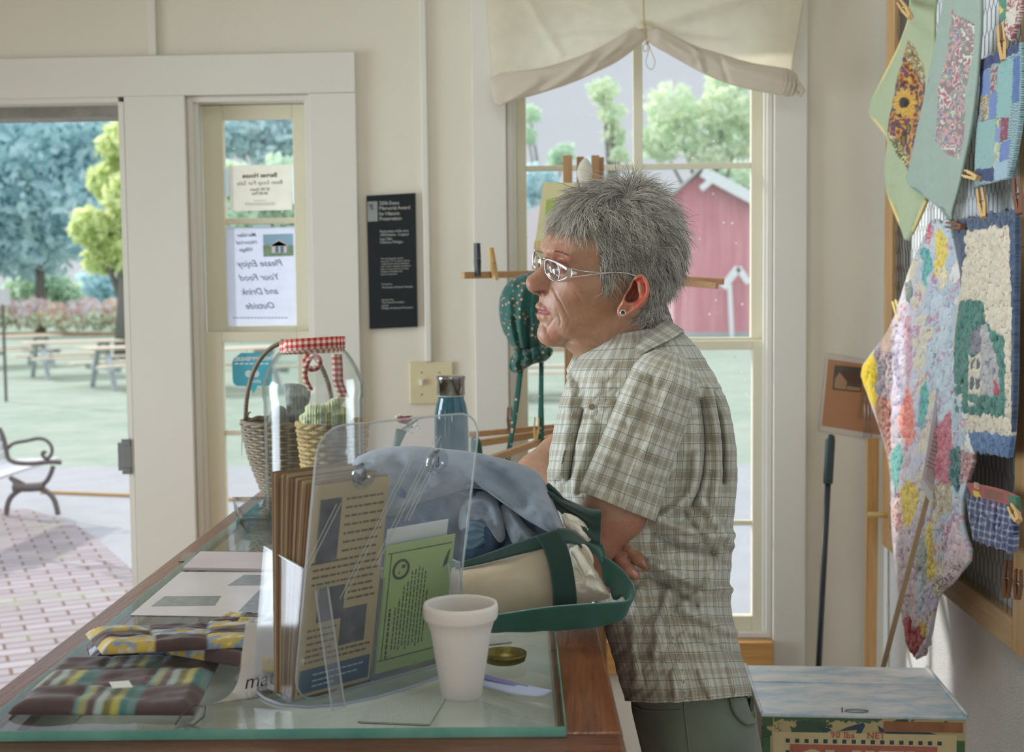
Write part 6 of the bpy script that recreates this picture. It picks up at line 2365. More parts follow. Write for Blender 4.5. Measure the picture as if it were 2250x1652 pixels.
pin_px(2236, 1316, bY(2236, .80), 2238, 1252, bY(2238, .80), 'dark clothespin beside the frame post low on the board', M_pind)

# stick with a laminated sign
KY = 2.72
a, b = W(2038, 1092, KY), W(1942, 1460, KY)
d = a - b
foot = a - d * (a[2] / d[2])
sk = thing('sign_stick', 'laminated printed sheet on a thin wooden stick leaning before the pastel quilt', 'sign', (foot[0], KY, 0))
top_ = a + d * .28
obj('stick', MB().beam(foot, top_, .0095, .007, up=(0, 1, 0)), plain('pale_stick', (168, 144, 112), .7), sk)
c4 = [(2024, 1068), (2047, 1086), (2106, 868), (2060, 847)]
quadface(c4, KY - .008, .001, 'sheet', plain('glossy_sheet', (196, 194, 200), .2), sk)
quadface([(2034, 1052), (2050, 1066), (2100, 878), (2066, 862)], KY - .0088, .0005, 'print_area', plain('sheet_print', (178, 166, 164), .5, var=.12, scale=80), sk)
quadface([(2058, 940), (2072, 946), (2086, 893), (2068, 886)], KY - .0096, .0005, 'grey_picture', plain('sheet_picture', (112, 108, 110), .5), sk)
quadface([(2076, 948), (2090, 952), (2100, 908), (2090, 904)], KY - .0096, .0005, 'grey_picture', plain('sheet_picture', (112, 108, 110), .5), sk)
mb = MB()
for k in range(9):
    x, y_ = 2053 - k * 2.2, 950 + k * 9
    quadface([(x, y_ + 1.8), (x + 22, y_ + 12), (x + 22.4, y_ + 10.4), (x + .4, y_)], KY - .0096, .0004, None, None, mb=mb)
obj('printed_lines', mb, plain('sheet_lines', (120, 112, 112), .6), sk)
quadface([(2020, 1058), (2026, 1050), (2050, 1086), (2044, 1104), (2036, 1092)], KY - .010, .0015, 'paper_wrap', plain('white_wrap', (214, 214, 220), .4), sk)

# ================================================================== the old tin box
TY = 2.20
ba, bb = W(1674, 1571, TY), W(2118, 1571, TY)
bz = (ba[2] + bb[2]) / 2
bc = W(2012, 1462, 2.49)
BM = Matrix.Translation((ba[0], TY, bz)) @ Matrix.Rotation(rad(-2.1), 4, 'Z')
bwid = bb[0] - ba[0]
bdep = .285
STZ = .42
bx_ = thing('tin_box', 'old tin box with a worn blue-white lid and a lettered front on a pine stand', 'tin box', (ba[0] + bwid / 2, TY + .15, STZ))
s = NT('worn_tin_lid')
cA = s.ramp(s.noise(14, 6, s.mapping(s.tc(), (1, 2.2, 1)), .65), [(.36, srgb(164, 188, 204)), (.5, srgb(200, 208, 214)), (.62, srgb(220, 218, 218))])
s.bump(s.noise(40, 4), .3, .001)
M_lid = s.fin(cA, .3, .1)
s = NT('chipped_painted_tin')
n1_ = s.noise(10, 6, None, .7)
cB = s.ramp(n1_, [(.40, srgb(60, 86, 66)), (.45, srgb(186, 172, 128)), (.62, srgb(196, 182, 140)), (.68, srgb(52, 78, 92)), (.74, srgb(140, 100, 62))], 'CONSTANT')
M_tin = s.fin(cB, .55, .05)
M_tinside = s = NT('rubbed_tin_side')
M_tinside = s.fin(s.ramp(s.noise(16, 5), [(.35, srgb(170, 160, 140)), (.55, srgb(196, 196, 190)), (.7, srgb(90, 100, 80))]), .5, .1)
hh = bz - STZ
fpn = obj('front_panel', MB().box(0, bwid, 0, .004, -hh, -.004, M=BM), M_tin, bx_)
obj('body', MB().box(0, .004, .004, bdep, -hh, -.004, M=BM).box(bwid - .004, bwid, .004, bdep, -hh, -.004, M=BM).box(.004, bwid - .004, bdep - .004, bdep, -hh, -.004, M=BM).box(.004, bwid - .004, .004, bdep - .004, -hh, -hh + .004, M=BM), M_tinside, bx_)
obj('lid', MB().box(-.002, bwid + .002, -.002, .178, -.004, .003, M=BM), M_lid, bx_, bevel=.002)
obj('fixed_top', MB().box(-.002, bwid + .002, .181, bdep, -.004, .004, M=BM), M_lid, bx_, bevel=.002)
for x in (bwid + .001, -.001):
    obj('lid_rim', MB().tube([BM @ Vector((x, 0, .004)), BM @ Vector((x, bdep, .004))], .004, 8), M_lid, bx_, smooth=True)
obj('hinge_gap', MB().box(0, bwid, .178, .181, -.004, .0005, M=BM), plain('rusty_seam', (90, 64, 48), .9), bx_)
rc = BM @ Vector((bwid * .475, .016, .0045))
obj('ring_pull', MB().tube([rc + Vector((.020 * math.cos(t), .007 * math.sin(t), 0)) for t in np.linspace(0, 2 * math.pi, 24)[:-1]], .0011, 6, closed=True), M_steel, bx_, smooth=True)
obj('hasp', MB().box(bwid * .40, bwid * .405, .010, .014, .003, .011, M=BM), plain('rusty_hasp', (110, 80, 60), .8), bx_)
f = -.0006
M_rd = plain('faded_red_print', (176, 104, 88), .6, var=.15, scale=40)
M_cr = plain('cream_print', (206, 190, 146), .6, var=.08, scale=40)
M_bl = plain('dark_blue_print', (44, 70, 88), .6, var=.1, scale=40)
M_gn = plain('green_print', (70, 104, 72), .6, var=.2, scale=60)


def onface(x, z):
    return BM @ Vector((x * bwid, 0, -z))


def face_box(x0, x1, z0, z1, lev, mb):
    return mb.box(x0 * bwid, x1 * bwid, -.0004 * lev - .0006, -.0004 * lev, -z1, -z0, M=BM)


obj('cream_field', face_box(.055, .955, .030, hh - .02, 1, MB()), M_cr, fpn)
mb = MB()
for k in range(17):
    face_box(.118 + k * .0465, .139 + k * .0465, .0415, .0485, 2, mb)
for k in range(9):
    face_box(.118, .137, .062 + k * .022, .070 + k * .022, 2, mb)
    face_box(.862, .881, .062 + k * .022, .070 + k * .022, 2, mb)
for L in ([(.26, .017), (.30, .022), (.33, .021), (.345, .026), (.31, .030)], [(.38, .027), (.42, .020), (.50, .011), (.51, .016), (.49, .030), (.52, .036), (.46, .037), (.47, .024)],
          [(.57, .015), (.60, .022), (.68, .026), (.80, .024), (.86, .030), (.83, .034), (.72, .031), (.64, .034), (.58, .027)], [(.90, .030), (.935, .035), (.93, .065), (.90, .058)], [(.07, .062), (.10, .050), (.105, .066), (.08, .078)]):
    P = [(x * bwid, -z) for x, z in L]
    mb.prism(P, .0008, BM @ Matrix(((1, 0, 0, 0), (0, 0, -1, 0), (0, 1, 0, 0), (0, 0, 0, 1))))
obj('blue_print', mb, M_bl, fpn)
obj('red_panel', face_box(.139, .862, .051, .200, 2, MB()), M_rd, fpn)
mb = MB()
face_box(.002, .055, .004, .020, 2, mb)
face_box(.002, .042, .040, .12, 2, mb)
face_box(.955, .995, .040, .12, 2, mb)
gx = random.Random(6)
edge = [(.06, .003)] + [(.06 + k * .011, .006 + gx.uniform(0, .007)) for k in range(48)] + [(.60, .003)]
mb.prism([(x * bwid, -z) for x, z in edge], .0008, BM @ Matrix(((1, 0, 0, 0), (0, 0, -1, 0), (0, 1, 0, 0), (0, 0, 0, 1))))
obj('green_print', mb, M_gn, fpn)
obj('brown_stain', face_box(.60, .985, .008, .026, 2, MB()), plain('brown_rust_stain', (150, 104, 74), .8, var=.2, scale=30), fpn)
tm = frame_matrix(onface(.18, .128) - Vector((0, .0016, 0)), Vector((1, -.0366, 0)), Vector((0, 0, 1)))
obj('lettering', text_mesh('SHIELD', .095, tm, .0003, bold=.003, spacing=.98), M_cr, fpn)
tm = frame_matrix(onface(.34, .0385) - Vector((0, .0016, 0)), Vector((1, -.0366, 0)), Vector((0, 0, 1)))
obj('lettering', text_mesh('90 lbs    NET', .0155, tm, .0003, bold=.0004, spacing=1.1), M_rd, fpn)
# pine stand under the box
sd = thing('pine_stand', 'low orange pine stand carrying the old tin box', 'stand', (ba[0] + bwid / 2, TY + .15, 0))
obj('top', MB().box(-.03, bwid + .01, -.01, .30, STZ - .022 - bz, STZ - .0005 - bz, M=BM), M_pine, sd, bevel=.002)
for x in (-.02, bwid - .03):
    for y_ in (.01, .26):
        obj('leg', MB().box(x, x + .03, y_, y_ + .03, -bz, STZ - .022 - bz, M=BM), M_pineZ, sd)
# pine board standing behind the box on its left
p = W(1664, 1600, 2.55)
tag(obj('pine_board', MB().box(p[0] - .008, p[0] + .016, 2.54, 2.62, 0.0, .70), M_pineZ), 'upright pine board just left of the old tin box', 'wood board')

# ================================================================== wooden drying rack with bonnet
RY = 3.20
M_rack = wood('honey_rack_wood', (204, 162, 112), (166, 120, 76), .8, 'X', .45)
M_rackZ = wood('honey_rack_post', (190, 150, 106), (150, 110, 72), .8, 'Z', .45)
c = W(1284, 645, RY)
rk = thing('drying_rack', 'wooden drying rack with long arms standing behind the woman before the window', 'drying rack', (c[0], RY, 0))
for x, w, yt, dy in ((1247, 20, 342, 0), (1275, 16, 345, .03), (1308, 17, 342, 0), (1321, 12, 346, .03)):
    p = W(x, yt, RY + dy)
    obj('post', MB().box(p[0] - w * RY / F / 2, p[0] + w * RY / F / 2, RY + dy - .012, RY + dy + .012, 0.03, p[2]), M_rackZ, rk, bevel=.0015)
z0_ = W(1284, 760, RY)[2]
obj('hub', MB().box(c[0] - .045, c[0] + .05, RY - .03, RY + .05, .0, .06), M_rackZ, rk, bevel=.002)
for (x0, y0, Y0, x1, y1, Y1, h) in ((1017, 605, 3.00, 1262, 600, 3.18, 15), (1590, 619, 3.08, 1300, 600, 3.20, 13), (1576, 628, 3.00, 1300, 604, 3.18, 13),
                                   (1030, 955, 3.13, 1262, 934, 3.20, 12), (1044, 975, 3.02, 1262, 942, 3.18, 15), (1074, 1010, 2.76, 1262, 944, 3.16, 15), (1500, 1000, 3.35, 1300, 940, 3.21, 13)):
    a, b = W(x0, y0, Y0), W(x1, y1, Y1)
    obj('arm', MB().beam(a, b, .014, h * Y0 / F, up=(0, 0, 1)), M_rack, rk, bevel=.001)
for k, (dx, dy) in enumerate(((-.24, -.03), (.24, -.08), (.15, .2), (-.2, .2))):
    obj('foot', MB().beam((c[0], RY, .03), (c[0] + dx, RY + dy, .012), .02, .024), M_rack, rk)

# pale oval paddle tied between the posts
PYp = RY - .03
mb = pillow([(1287, 344), (1298, 358), (1303, 376), (1300, 396), (1292, 420), (1280, 420), (1270, 396), (1267, 376), (1274, 356)], PYp, .008, .006, 20, 60)
tag(obj('wooden_paddle', mb, plain('pale_bone_wood', (206, 200, 184), .6, var=.06), smooth=True), 'pale oval paddle wedged among the posts at the top of the rack', 'paddle')
# cream folder with a green label
fo_ = thing('cream_folder', 'cream card with a green rectangle hanging from the rack left of her forehead', 'card', W(1215, 590, RY - .10))
q = [(1168, 592), (1262, 592), (1270, 402), (1194, 400)]
fm_ = quadface(q, RY - .10, .002, 'card', plain('cream_card', (214, 206, 158), .8), fo_)
quadface([(1198, 474), (1262, 472), (1266, 437), (1200, 439)], RY - .1016, .0015, 'green_label', plain('green_label', (160, 184, 82), .7), fo_)
clothespin(W(1178, 596, RY - .12), W(1180, 529, RY - .12), 'clothespin standing at the lower left edge of the cream card', front=Vector((0, -1, 0)), group='clothespins on the rack')
clothespin(W(1050, 606, 3.01), W(1048, 534, 3.01), 'clothespin with one dark prong near the left end of the rack arm', plain('slate_clothespin', (62, 68, 70), .6), front=Vector((.8, -.6, 0)), group='clothespins on the rack')
clothespin(W(1089, 616, 3.03), W(1078, 544, 3.03), 'pale clothespin leaning on the rack arm right of the dark one', front=Vector((.8, -.6, 0)), group='clothespins on the rack')
clothespin(W(1177, 965, 2.98), W(1180, 917, 2.98), 'pale clothespin standing on a lower rack arm behind the bonnet tie', front=Vector((0, -1, 0)), group='clothespins on the rack')
clothespin(W(1120, 945, 3.14), W(1120, 895, 3.14), 'dark clothespin on a lower rack arm behind the left bonnet tie', M_pind, front=Vector((0, -1, 0)), group='clothespins on the rack')

# green sprigged bonnet
s = NT('green_sprigged_cotton')
v = s.n('ShaderNodeTexVoronoi')
v.inputs['Scale'].default_value = 75
s.l(s.tc(), v.inputs['Vector'])
dots = s.ramp(v.outputs['Distance'], [(.20, 1.0), (.28, 0.0)])
cv = s.ramp(v.outputs['Color'], [(.3, srgb(200, 120, 110)), (.7, srgb(206, 170, 140))])
s.bump(s.noise(700, 2), .2, .001)
M_bon = s.fin(s.mix(dots, srgb(26, 84, 74), cv), .85, sheen=.2)
NYb = 2.98
bo = thing('bonnet', 'dark green sprigged cotton bonnet hanging by its brim from the rack', 'bonnet', W(1150, 820, NYb))
fbn = folds([([(1150, 640), (1140, 700), (1150, 760)], 9, .012), ([(1175, 640), (1170, 700), (1172, 760)], 8, .010), ([(1120, 660), (1120, 720), (1135, 765)], 8, .010), ([(1162, 700), (1160, 765)], 4, -.010), ([(1130, 700), (1142, 765)], 4, -.008)])
mb = pillow([(1150, 602), (1172, 596), (1192, 604), (1206, 622), (1206, 660), (1202, 700), (1198, 735), (1190, 757), (1160, 770), (1128, 766), (1112, 742), (1100, 715), (1095, 675), (1100, 642), (1120, 614)],
            NYb, .06, .05, 30, 140, relief=lambda x, y: fbn(x, y) + .002 * fbm(x / 12, y / 12))
obj('crown', mb, M_bon, bo, smooth=True)
frl = lambda x, y: .006 * np.sin(x / 3.1 + .5 * np.sin(y / 6)) + .003 * fbm(x / 6, y / 8)
mb = pillow([(1126, 762), (1160, 768), (1190, 752), (1204, 760), (1217, 768), (1212, 782), (1196, 796), (1176, 798), (1160, 806), (1142, 818), (1126, 820), (1117, 806), (1120, 786), (1132, 776)],
            NYb - .01, .035, .03, 24, 140, relief=frl, k=1)
obj('neck_frill', mb, M_bon, bo, smooth=True)
for A_, B_ in (([(1138, 812), (1130, 880), (1120, 950), (1108, 1020)], [(1150, 812), (1142, 880), (1131, 950), (1118, 1020)]), ([(1185, 796), (1184, 870), (1182, 940), (1183, 1012)], [(1195, 796), (1194, 870), (1196, 940), (1194, 1012)])):
    obj('tie', strip([(x, y_, NYb) for x, y_ in A_], [(x, y_, NYb - .004) for x, y_ in B_], .0015, 30, 4), M_bon, bo, smooth=True)
mb = pillow([(1036, 958), (1054, 960), (1060, 985), (1060, 1010), (1036, 1005), (1033, 975)], 2.97, .012, .012, 14, 50)
tag(obj('fabric_roll', mb, M_bon, smooth=True), 'small dark green sprigged fabric end hanging from a lower rack arm', 'fabric')

# ================================================================== the woman
from mathutils.bvhtree import BVHTree
WY = 1.88
PSI, RHO = rad(18), rad(8)
_f = np.array([-math.cos(PSI), -math.sin(PSI), 0.0])            # where she looks
_l0 = np.array([math.sin(PSI), -math.cos(PSI), 0.0])            # her left
_l = _l0 * math.cos(RHO) - np.array([0, 0, 1.0]) * math.sin(RHO)
_u = np.array([0, 0, 1.0]) * math.cos(RHO) + _l0 * math.sin(RHO)
HO = W(1340, 600, WY)


def head_pt(px, py, lat=0.0):
    """photo point lying on the mid-plane of the head, then moved sideways by lat (her left +)"""
    d = ray(px, py)
    t = ((HO - CAM) @ _l) / (d @ _l)
    return CAM + d * t + _l * lat


def to_uw(px, py):
    p = head_pt(px, py) - HO
    return p @ _f, p @ _u


class Vol:
    def __init__(s, xs, ys, zs):
        s.ax = [np.asarray(a, np.float32) for a in (xs, ys, zs)]
        s.f = np.full([len(a) for a in s.ax], 0.05, np.float32)

    def sub(s, lo, hi):
        sl = []
        for a, l, h in zip(s.ax, lo, hi):
            i0 = max(int(np.searchsorted(a, l)) - 1, 0)
            i1 = min(int(np.searchsorted(a, h)) + 1, len(a))
            sl.append(slice(i0, max(i1, i0 + 1)))
        G = np.meshgrid(*[a[q] for a, q in zip(s.ax, sl)], indexing='ij')
        return tuple(sl), G

    def put(s, sl, d, k=.01, mode='add'):
        a = s.f[sl]
        d = d.astype(np.float32)
        if mode == 'add':
            h = np.clip(.5 + .5 * (a - d) / k, 0, 1)
            s.f[sl] = a * (1 - h) + d * h - k * h * (1 - h)
        else:
            h = np.clip(.5 - .5 * (a + d) / k, 0, 1)
            s.f[sl] = a * (1 - h) - d * h + k * h * (1 - h)

    def caps(s, pts, rs, k=.01, mode='add', squash=None):
        """smooth chain of tapered capsules"""
        pts = [np.asarray(p, float) for p in pts]
        if np.isscalar(rs):
            rs = [rs] * len(pts)
        m = max(rs) + k + .012
        for a, b, ra, rb in zip(pts[:-1], pts[1:], rs[:-1], rs[1:]):
            sl, (X, Y, Z) = s.sub(np.minimum(a, b) - m, np.maximum(a, b) + m)
            ab = b - a
            t = np.clip(((X - a[0]) * ab[0] + (Y - a[1]) * ab[1] + (Z - a[2]) * ab[2]) / (ab @ ab + 1e-12), 0, 1)
            d = np.sqrt((X - a[0] - t * ab[0]) ** 2 + (Y - a[1] - t * ab[1]) ** 2 + (Z - a[2] - t * ab[2]) ** 2) - (ra + (rb - ra) * t)
            s.put(sl, d, k, mode)

    def ell(s, c, r, k=.01, mode='add', axes=None):
        c, r = np.asarray(c, float), np.asarray(r, float)
        m = r.max() + k + .012
        sl, (X, Y, Z) = s.sub(c - m, c + m)
        ax = np.eye(3) if axes is None else np.asarray(axes)
        q = [(X - c[0]) * a[0] + (Y - c[1]) * a[1] + (Z - c[2]) * a[2] for a in ax]
        k0 = np.sqrt(sum((v / rr) ** 2 for v, rr in zip(q, r)))
        k1 = np.sqrt(sum((v / rr ** 2) ** 2 for v, rr in zip(q, r))) + 1e-9
        s.put(sl, k0 * (k0 - 1) / k1, k, mode)

    def mesh(s):
        f, ax = s.f, s.ax
        inside = f < 0
        n = inside.shape
        c = np.zeros([m - 1 for m in n], np.int8)
        for i in (0, 1):
            for j in (0, 1):
                for k in (0, 1):
                    c += inside[i:n[0] - 1 + i, j:n[1] - 1 + j, k:n[2] - 1 + k]
        act = (c > 0) & (c < 8)
        idx = np.full(c.shape, -1, np.int32)
        I, J, K = np.nonzero(act)
        idx[I, J, K] = np.arange(len(I))
        P = np.zeros((len(I), 3))
        cnt = np.zeros(len(I))
        corners = [(i, j, k) for i in (0, 1) for j in (0, 1) for k in (0, 1)]
        for a in corners:
            for d in range(3):
                if a[d]:
                    continue
                b = list(a)
                b[d] = 1
                fa = f[I + a[0], J + a[1], K + a[2]]
                fb = f[I + b[0], J + b[1], K + b[2]]
                m = (fa < 0) != (fb < 0)
                t = np.where(m, fa / np.where(m, fa - fb, 1), 0)
                p = np.stack([ax[e][(I, J, K)[e] + a[e]] for e in range(3)], 1).astype(float)
                q = ax[d][(I, J, K)[d] + 1] - ax[d][(I, J, K)[d]]
                p[:, d] += t * q
                P += p * m[:, None]
                cnt += m
        P /= cnt[:, None]
        F_ = []
        for d in range(3):
            e, g = (d + 1) % 3, (d + 2) % 3
            sl0 = [slice(1, -1)] * 3
            sl0[d] = slice(0, n[d] - 1)
            sl1 = [slice(1, -1)] * 3
            sl1[d] = slice(1, n[d])
            A, B = inside[tuple(sl0)], inside[tuple(sl1)]
            for flip, M in ((False, A & ~B), (True, B & ~A)):
                ii = list(np.nonzero(M))
                o = [1, 1, 1]
                o[d] = 0
                base = [ii[q] + o[q] for q in range(3)]

                def at_(de, dg):
                    b = [v.copy() for v in base]
                    b[e] -= de
                    b[g] -= dg
                    return idx[b[0], b[1], b[2]]
                q = np.stack([at_(0, 0), at_(1, 0), at_(1, 1), at_(0, 1)], 1)
                F_.append(q[:, ::-1] if flip else q)
        Fq = np.vstack(F_)
        return P, Fq


def laplace(P, Fq, it=2, lam=.5, mask=None):
    E = np.vstack([Fq[:, [0, 1]], Fq[:, [1, 2]], Fq[:, [2, 3]], Fq[:, [3, 0]]])
    for _ in range(it):
        S = np.zeros_like(P)
        N = np.zeros(len(P))
        for d in range(3):
            S[:, d] = np.bincount(E[:, 0], P[E[:, 1], d], len(P)) + np.bincount(E[:, 1], P[E[:, 0], d], len(P))
        N = np.bincount(E[:, 0], minlength=len(P)) + np.bincount(E[:, 1], minlength=len(P))
        T = P * (1 - lam) + lam * S / np.maximum(N, 1)[:, None]
        P = T if mask is None else np.where(mask[:, None], T, P)
    return P


def vnormals(P, Fq):
    n = np.cross(P[Fq[:, 2]] - P[Fq[:, 0]], P[Fq[:, 3]] - P[Fq[:, 1]])
    N = np.zeros_like(P)
    for k in range(4):
        for d in range(3):
            N[:, d] += np.bincount(Fq[:, k], n[:, d], len(P))
    return N / np.maximum(np.linalg.norm(N, axis=1, keepdims=True), 1e-12)


def sdist(poly, X, Y):
    """signed distance to a polygon, + inside"""
    P = np.array(poly)
    d = np.full(X.shape, 1e9)
    for a, b in zip(P, np.roll(P, -1, 0)):
        ab = b - a
        t = np.clip(((X - a[0]) * ab[0] + (Y - a[1]) * ab[1]) / (ab @ ab + 1e-15), 0, 1)
        d = np.minimum(d, np.hypot(X - a[0] - t * ab[0], Y - a[1] - t * ab[1]))
    return np.where(inpoly(X, Y, poly), d, -d)


def nonuni(segs):
    out = [segs[0][0]]
    for a, b, h in segs:
        n = max(1, int(round((b - a) / h)))
        out += list(np.linspace(a, b, n + 1)[1:])
    return np.array(out)


vol = Vol(nonuni([(-.13, -.085, .004), (-.085, .175, .0017), (.175, .34, .004)]),
          nonuni([(1.56, 1.66, .003), (1.66, 1.99, .0018), (1.99, 2.14, .004)]),
          nonuni([(-.01, .95, .010), (.95, 1.08, .005), (1.08, 1.188, .0019), (1.188, 1.38, .005), (1.38, 1.69, .0017)]))


def inflate(poly_px, Wfun, Rfun, p=2.2, k=.012, bbox=.03, shrink=0):
    uw = np.array(chaikin([to_uw(*q) for q in poly_px], 2, True))
    lo, hi = uw.min(0) - .01, uw.max(0) + .01
    gu, gw = np.arange(lo[0], hi[0], .001), np.arange(lo[1], hi[1], .001)
    U, V = np.meshgrid(gu, gw, indexing='ij')
    D = sdist(uw, U, V)
    c8 = [HO + _f * a + _u * b + _l * c for a in (lo[0], hi[0]) for b in (lo[1], hi[1]) for c in (-.1, .1)]
    c8 = np.array(c8)
    sl, (X, Y, Z) = vol.sub(c8.min(0) - .01, c8.max(0) + .01)
    dx, dy, dz = X - HO[0], Y - HO[1], Z - HO[2]
    u = dx * _f[0] + dy * _f[1] + dz * _f[2]
    w = dx * _u[0] + dy * _u[1] + dz * _u[2]
    la = np.abs(dx * _l[0] + dy * _l[1] + dz * _l[2])
    iu = np.clip((u - lo[0]) / .001, 0, len(gu) - 1.001)
    iw = np.clip((w - lo[1]) / .001, 0, len(gw) - 1.001)
    i0, j0 = iu.astype(int), iw.astype(int)
    a, b = iu - i0, iw - j0
    d = D[i0, j0] * (1 - a) * (1 - b) + D[i0 + 1, j0] * a * (1 - b) + D[i0, j0 + 1] * (1 - a) * b + D[i0 + 1, j0 + 1] * a * b
    Wm, R = Wfun(u, w), Rfun(u, w)
    t = np.clip(d / R, 0, 1)
    half = Wm * (1 - (1 - t) ** p) ** (1 / p)
    g = la - half
    # a fair distance: sideways gap weighed against the profile gap
    val = np.where(d > 0, np.where(g > 0, np.minimum(g, 1) * .8, -np.minimum(-g, np.maximum(d, 0))), np.hypot(np.maximum(-d, 0), la * .5))
    vol.put(sl, val, k)


wz_ = lambda py: to_uw(1300, py)[1]
ys_t = [wz_(y_) for y_ in (800, 745, 720, 690, 650, 610, 570, 520, 470, 400, 380)]
Ws_t = [.045, .034, .046, .056, .063, .068, .072, .078, .079, .076, .070]
HEADP = [(1212, 500), (1226, 466), (1250, 436), (1290, 412), (1340, 402), (1390, 404), (1436, 424), (1470, 458), (1490, 505), (1494, 555), (1484, 600), (1462, 640), (1430, 668), (1400, 690), (1350, 716), (1300, 738),
         (1262, 750), (1230, 753), (1208, 748), (1196, 734), (1192, 712), (1189, 690), (1187, 672), (1189, 650), (1196, 622), (1204, 590), (1205, 566), (1200, 550), (1199, 536), (1204, 520)]
inflate(HEADP, lambda u, w: np.interp(w, ys_t, Ws_t), lambda u, w: np.interp(u, [-.10, 0, .06, .10], [.085, .085, .080, .072]), 2.05)
NECKP = [(1228, 744), (1244, 764), (1268, 784), (1292, 800), (1308, 826), (1316, 870), (1330, 930), (1500, 930), (1500, 800), (1478, 740), (1462, 690), (1440, 640), (1380, 620), (1290, 690)]
inflate(NECKP, lambda u, w: np.interp(w, [wz_(930), wz_(850), wz_(780), wz_(700)], [.10, .075, .058, .056]), lambda u, w: .055 + 0 * u, 2.1, k=.018)
NOSEP = [(1201, 552), (1200, 566), (1189, 584), (1176, 597), (1164, 605), (1157, 613), (1155, 622), (1158, 633), (1164, 641), (1173, 646), (1182, 649), (1196, 652), (1216, 652), (1226, 630), (1222, 590), (1214, 560)]
inflate(NOSEP, lambda u, w: np.interp(w, [wz_(650), wz_(630), wz_(600), wz_(570), wz_(552)], [.013, .0155, .012, .0085, .009]), lambda u, w: .014 + 0 * u, 2.0, k=.006)
AX = [_f, _l, _u]
hp = head_pt
for sd in (1, -1):
    vol.ell(hp(1197, 637, .0125 * sd), (.012, .0062, .0085), .005, axes=AX)                 # wing of the nose
    vol.ell(hp(1266, 618, .042 * sd), (.028, .020, .016), .022, axes=AX)                    # cheekbone
    vol.ell(hp(1238, 652, .028 * sd), (.020, .014, .018), .016, axes=AX)                    # cheek pad
    vol.ell(hp(1262, 705, .034 * sd), (.028, .012, .020), .022, axes=AX)                    # jowl
    vol.caps([hp(1207, 549, .010 * sd), hp(1213, 549, .028 * sd), hp(1232, 556, .046 * sd)], [.0075, .0075, .006], .010)   # brow
    vol.ell(hp(1205, 577, .031 * sd), (.016, .017, .0115), .012, 'cut', axes=AX)            # socket
    vol.ell(hp(1229, 579, .0315 * sd), (.0142, .0142, .0136), .004, axes=AX)                # lids over the eyeball
    vol.ell(hp(1206, 580, .0300 * sd), (.0085, .0125, .0030), .002, 'cut', axes=AX)         # the opening
    vol.ell(hp(1179, 642, .0092 * sd), (.0085, .0048, .0036), .003, 'cut', axes=AX)         # nostril
    vol.caps([hp(1208, 640, .0185 * sd), hp(1213, 660, .026 * sd), hp(1222, 684, .032 * sd), hp(1230, 704, .034 * sd)], .0016, .010, 'cut')   # fold beside the mouth
# lips, mouth line, chin
vol.caps([hp(1207, 684, .024), hp(1194, 676, .014), hp(1187, 674, .004), hp(1187, 674, -.004), hp(1194, 676, -.014), hp(1207, 684, -.024)], [.003, .0048, .0052, .0052, .0048, .003], .004)
vol.caps([hp(1207, 687, .022), hp(1196, 692, .012), hp(1189, 692, .0), hp(1196, 692, -.012), hp(1207, 687, -.022)], [.003, .0055, .0060, .0055, .003], .004)
vol.caps([hp(1208, 686, .028), hp(1203, 685, .024), hp(1190, 682, .014), hp(1179, 682.5, 0), hp(1190, 682, -.014), hp(1203, 685, -.024), hp(1208, 686, -.028)], [.0012, .0014, .0014, .0014, .0014, .0014, .0012], .003, 'cut')
vol.ell(hp(1210, 733, 0), (.0155, .018, .013), .022, axes=AX)
# ear of the near side, standing a little off the head
EARO = [(1398, 605), (1408, 601), (1418, 608), (1425, 619), (1428.6, 634), (1425, 652), (1414, 667), (1400, 680), (1387, 689), (1375, 697), (1362, 698), (1355.5, 689), (1356, 677), (1365, 664), (1374, 645), (1385, 628), (1390, 613)]
EAROs = np.array(chaikin(EARO, 2, True))
CON = np.array(chaikin([(1377, 640), (1384, 634), (1388, 618), (1394, 612), (1400, 616), (1401, 632), (1407, 648), (1402, 660), (1390, 667), (1374, 664), (1370, 656)], 2, True))
for sd in (1,):
    e0, e1 = W(1345, 590, 1.80), W(1440, 705, 1.80)
    yb_ = 1.797
    sl, (X, Y, Z) = vol.sub((e0[0] - .01, yb_ - .030, e1[2] - .01), (e1[0] + .01, yb_ + .035, e0[2] + .01))
    q = np.stack([X - CAM[0], Y - CAM[1], Z - CAM[2]], -1) @ MC
    PX_, PY_ = CX + F * q[..., 0] / -q[..., 2], CY - F * q[..., 1] / -q[..., 2]
    d = sdist(EAROs, PX_, PY_) / F * 1.8
    c = sdist(CON, PX_, PY_) / F * 1.8
    # surface height of the ear: helix rim, groove, antihelix, concha
    out_ = np.clip((PX_ - 1360) / 60, 0, 1)
    front = yb_ - .004 - .012 * out_ - .0042 * np.exp(-((d - .0028) / .0022) ** 2) + .0035 * np.exp(-((d - .0085) / .0022) ** 2) * (out_ > .3) - .0026 * np.exp(-((c + .003) / .003) ** 2)
    front = front + .014 * np.clip(c / .004, 0, 1)
    back_ = front + .0065 + .020 * np.clip((1392 - PX_) / 26, 0, 1) + .004 * np.clip(c / .004, 0, 1)
    mid, th = (front + back_) / 2, (back_ - front) / 2
    val = np.maximum(np.abs(Y - mid) - th, -d)
    val = np.where(val > 0, val, np.maximum(val, -.02))
    vol.put(sl, val, .0025)
sgn = -1
vol.ell(hp(1395, 650, -.078), (.010, .006, .030), .006, axes=AX)
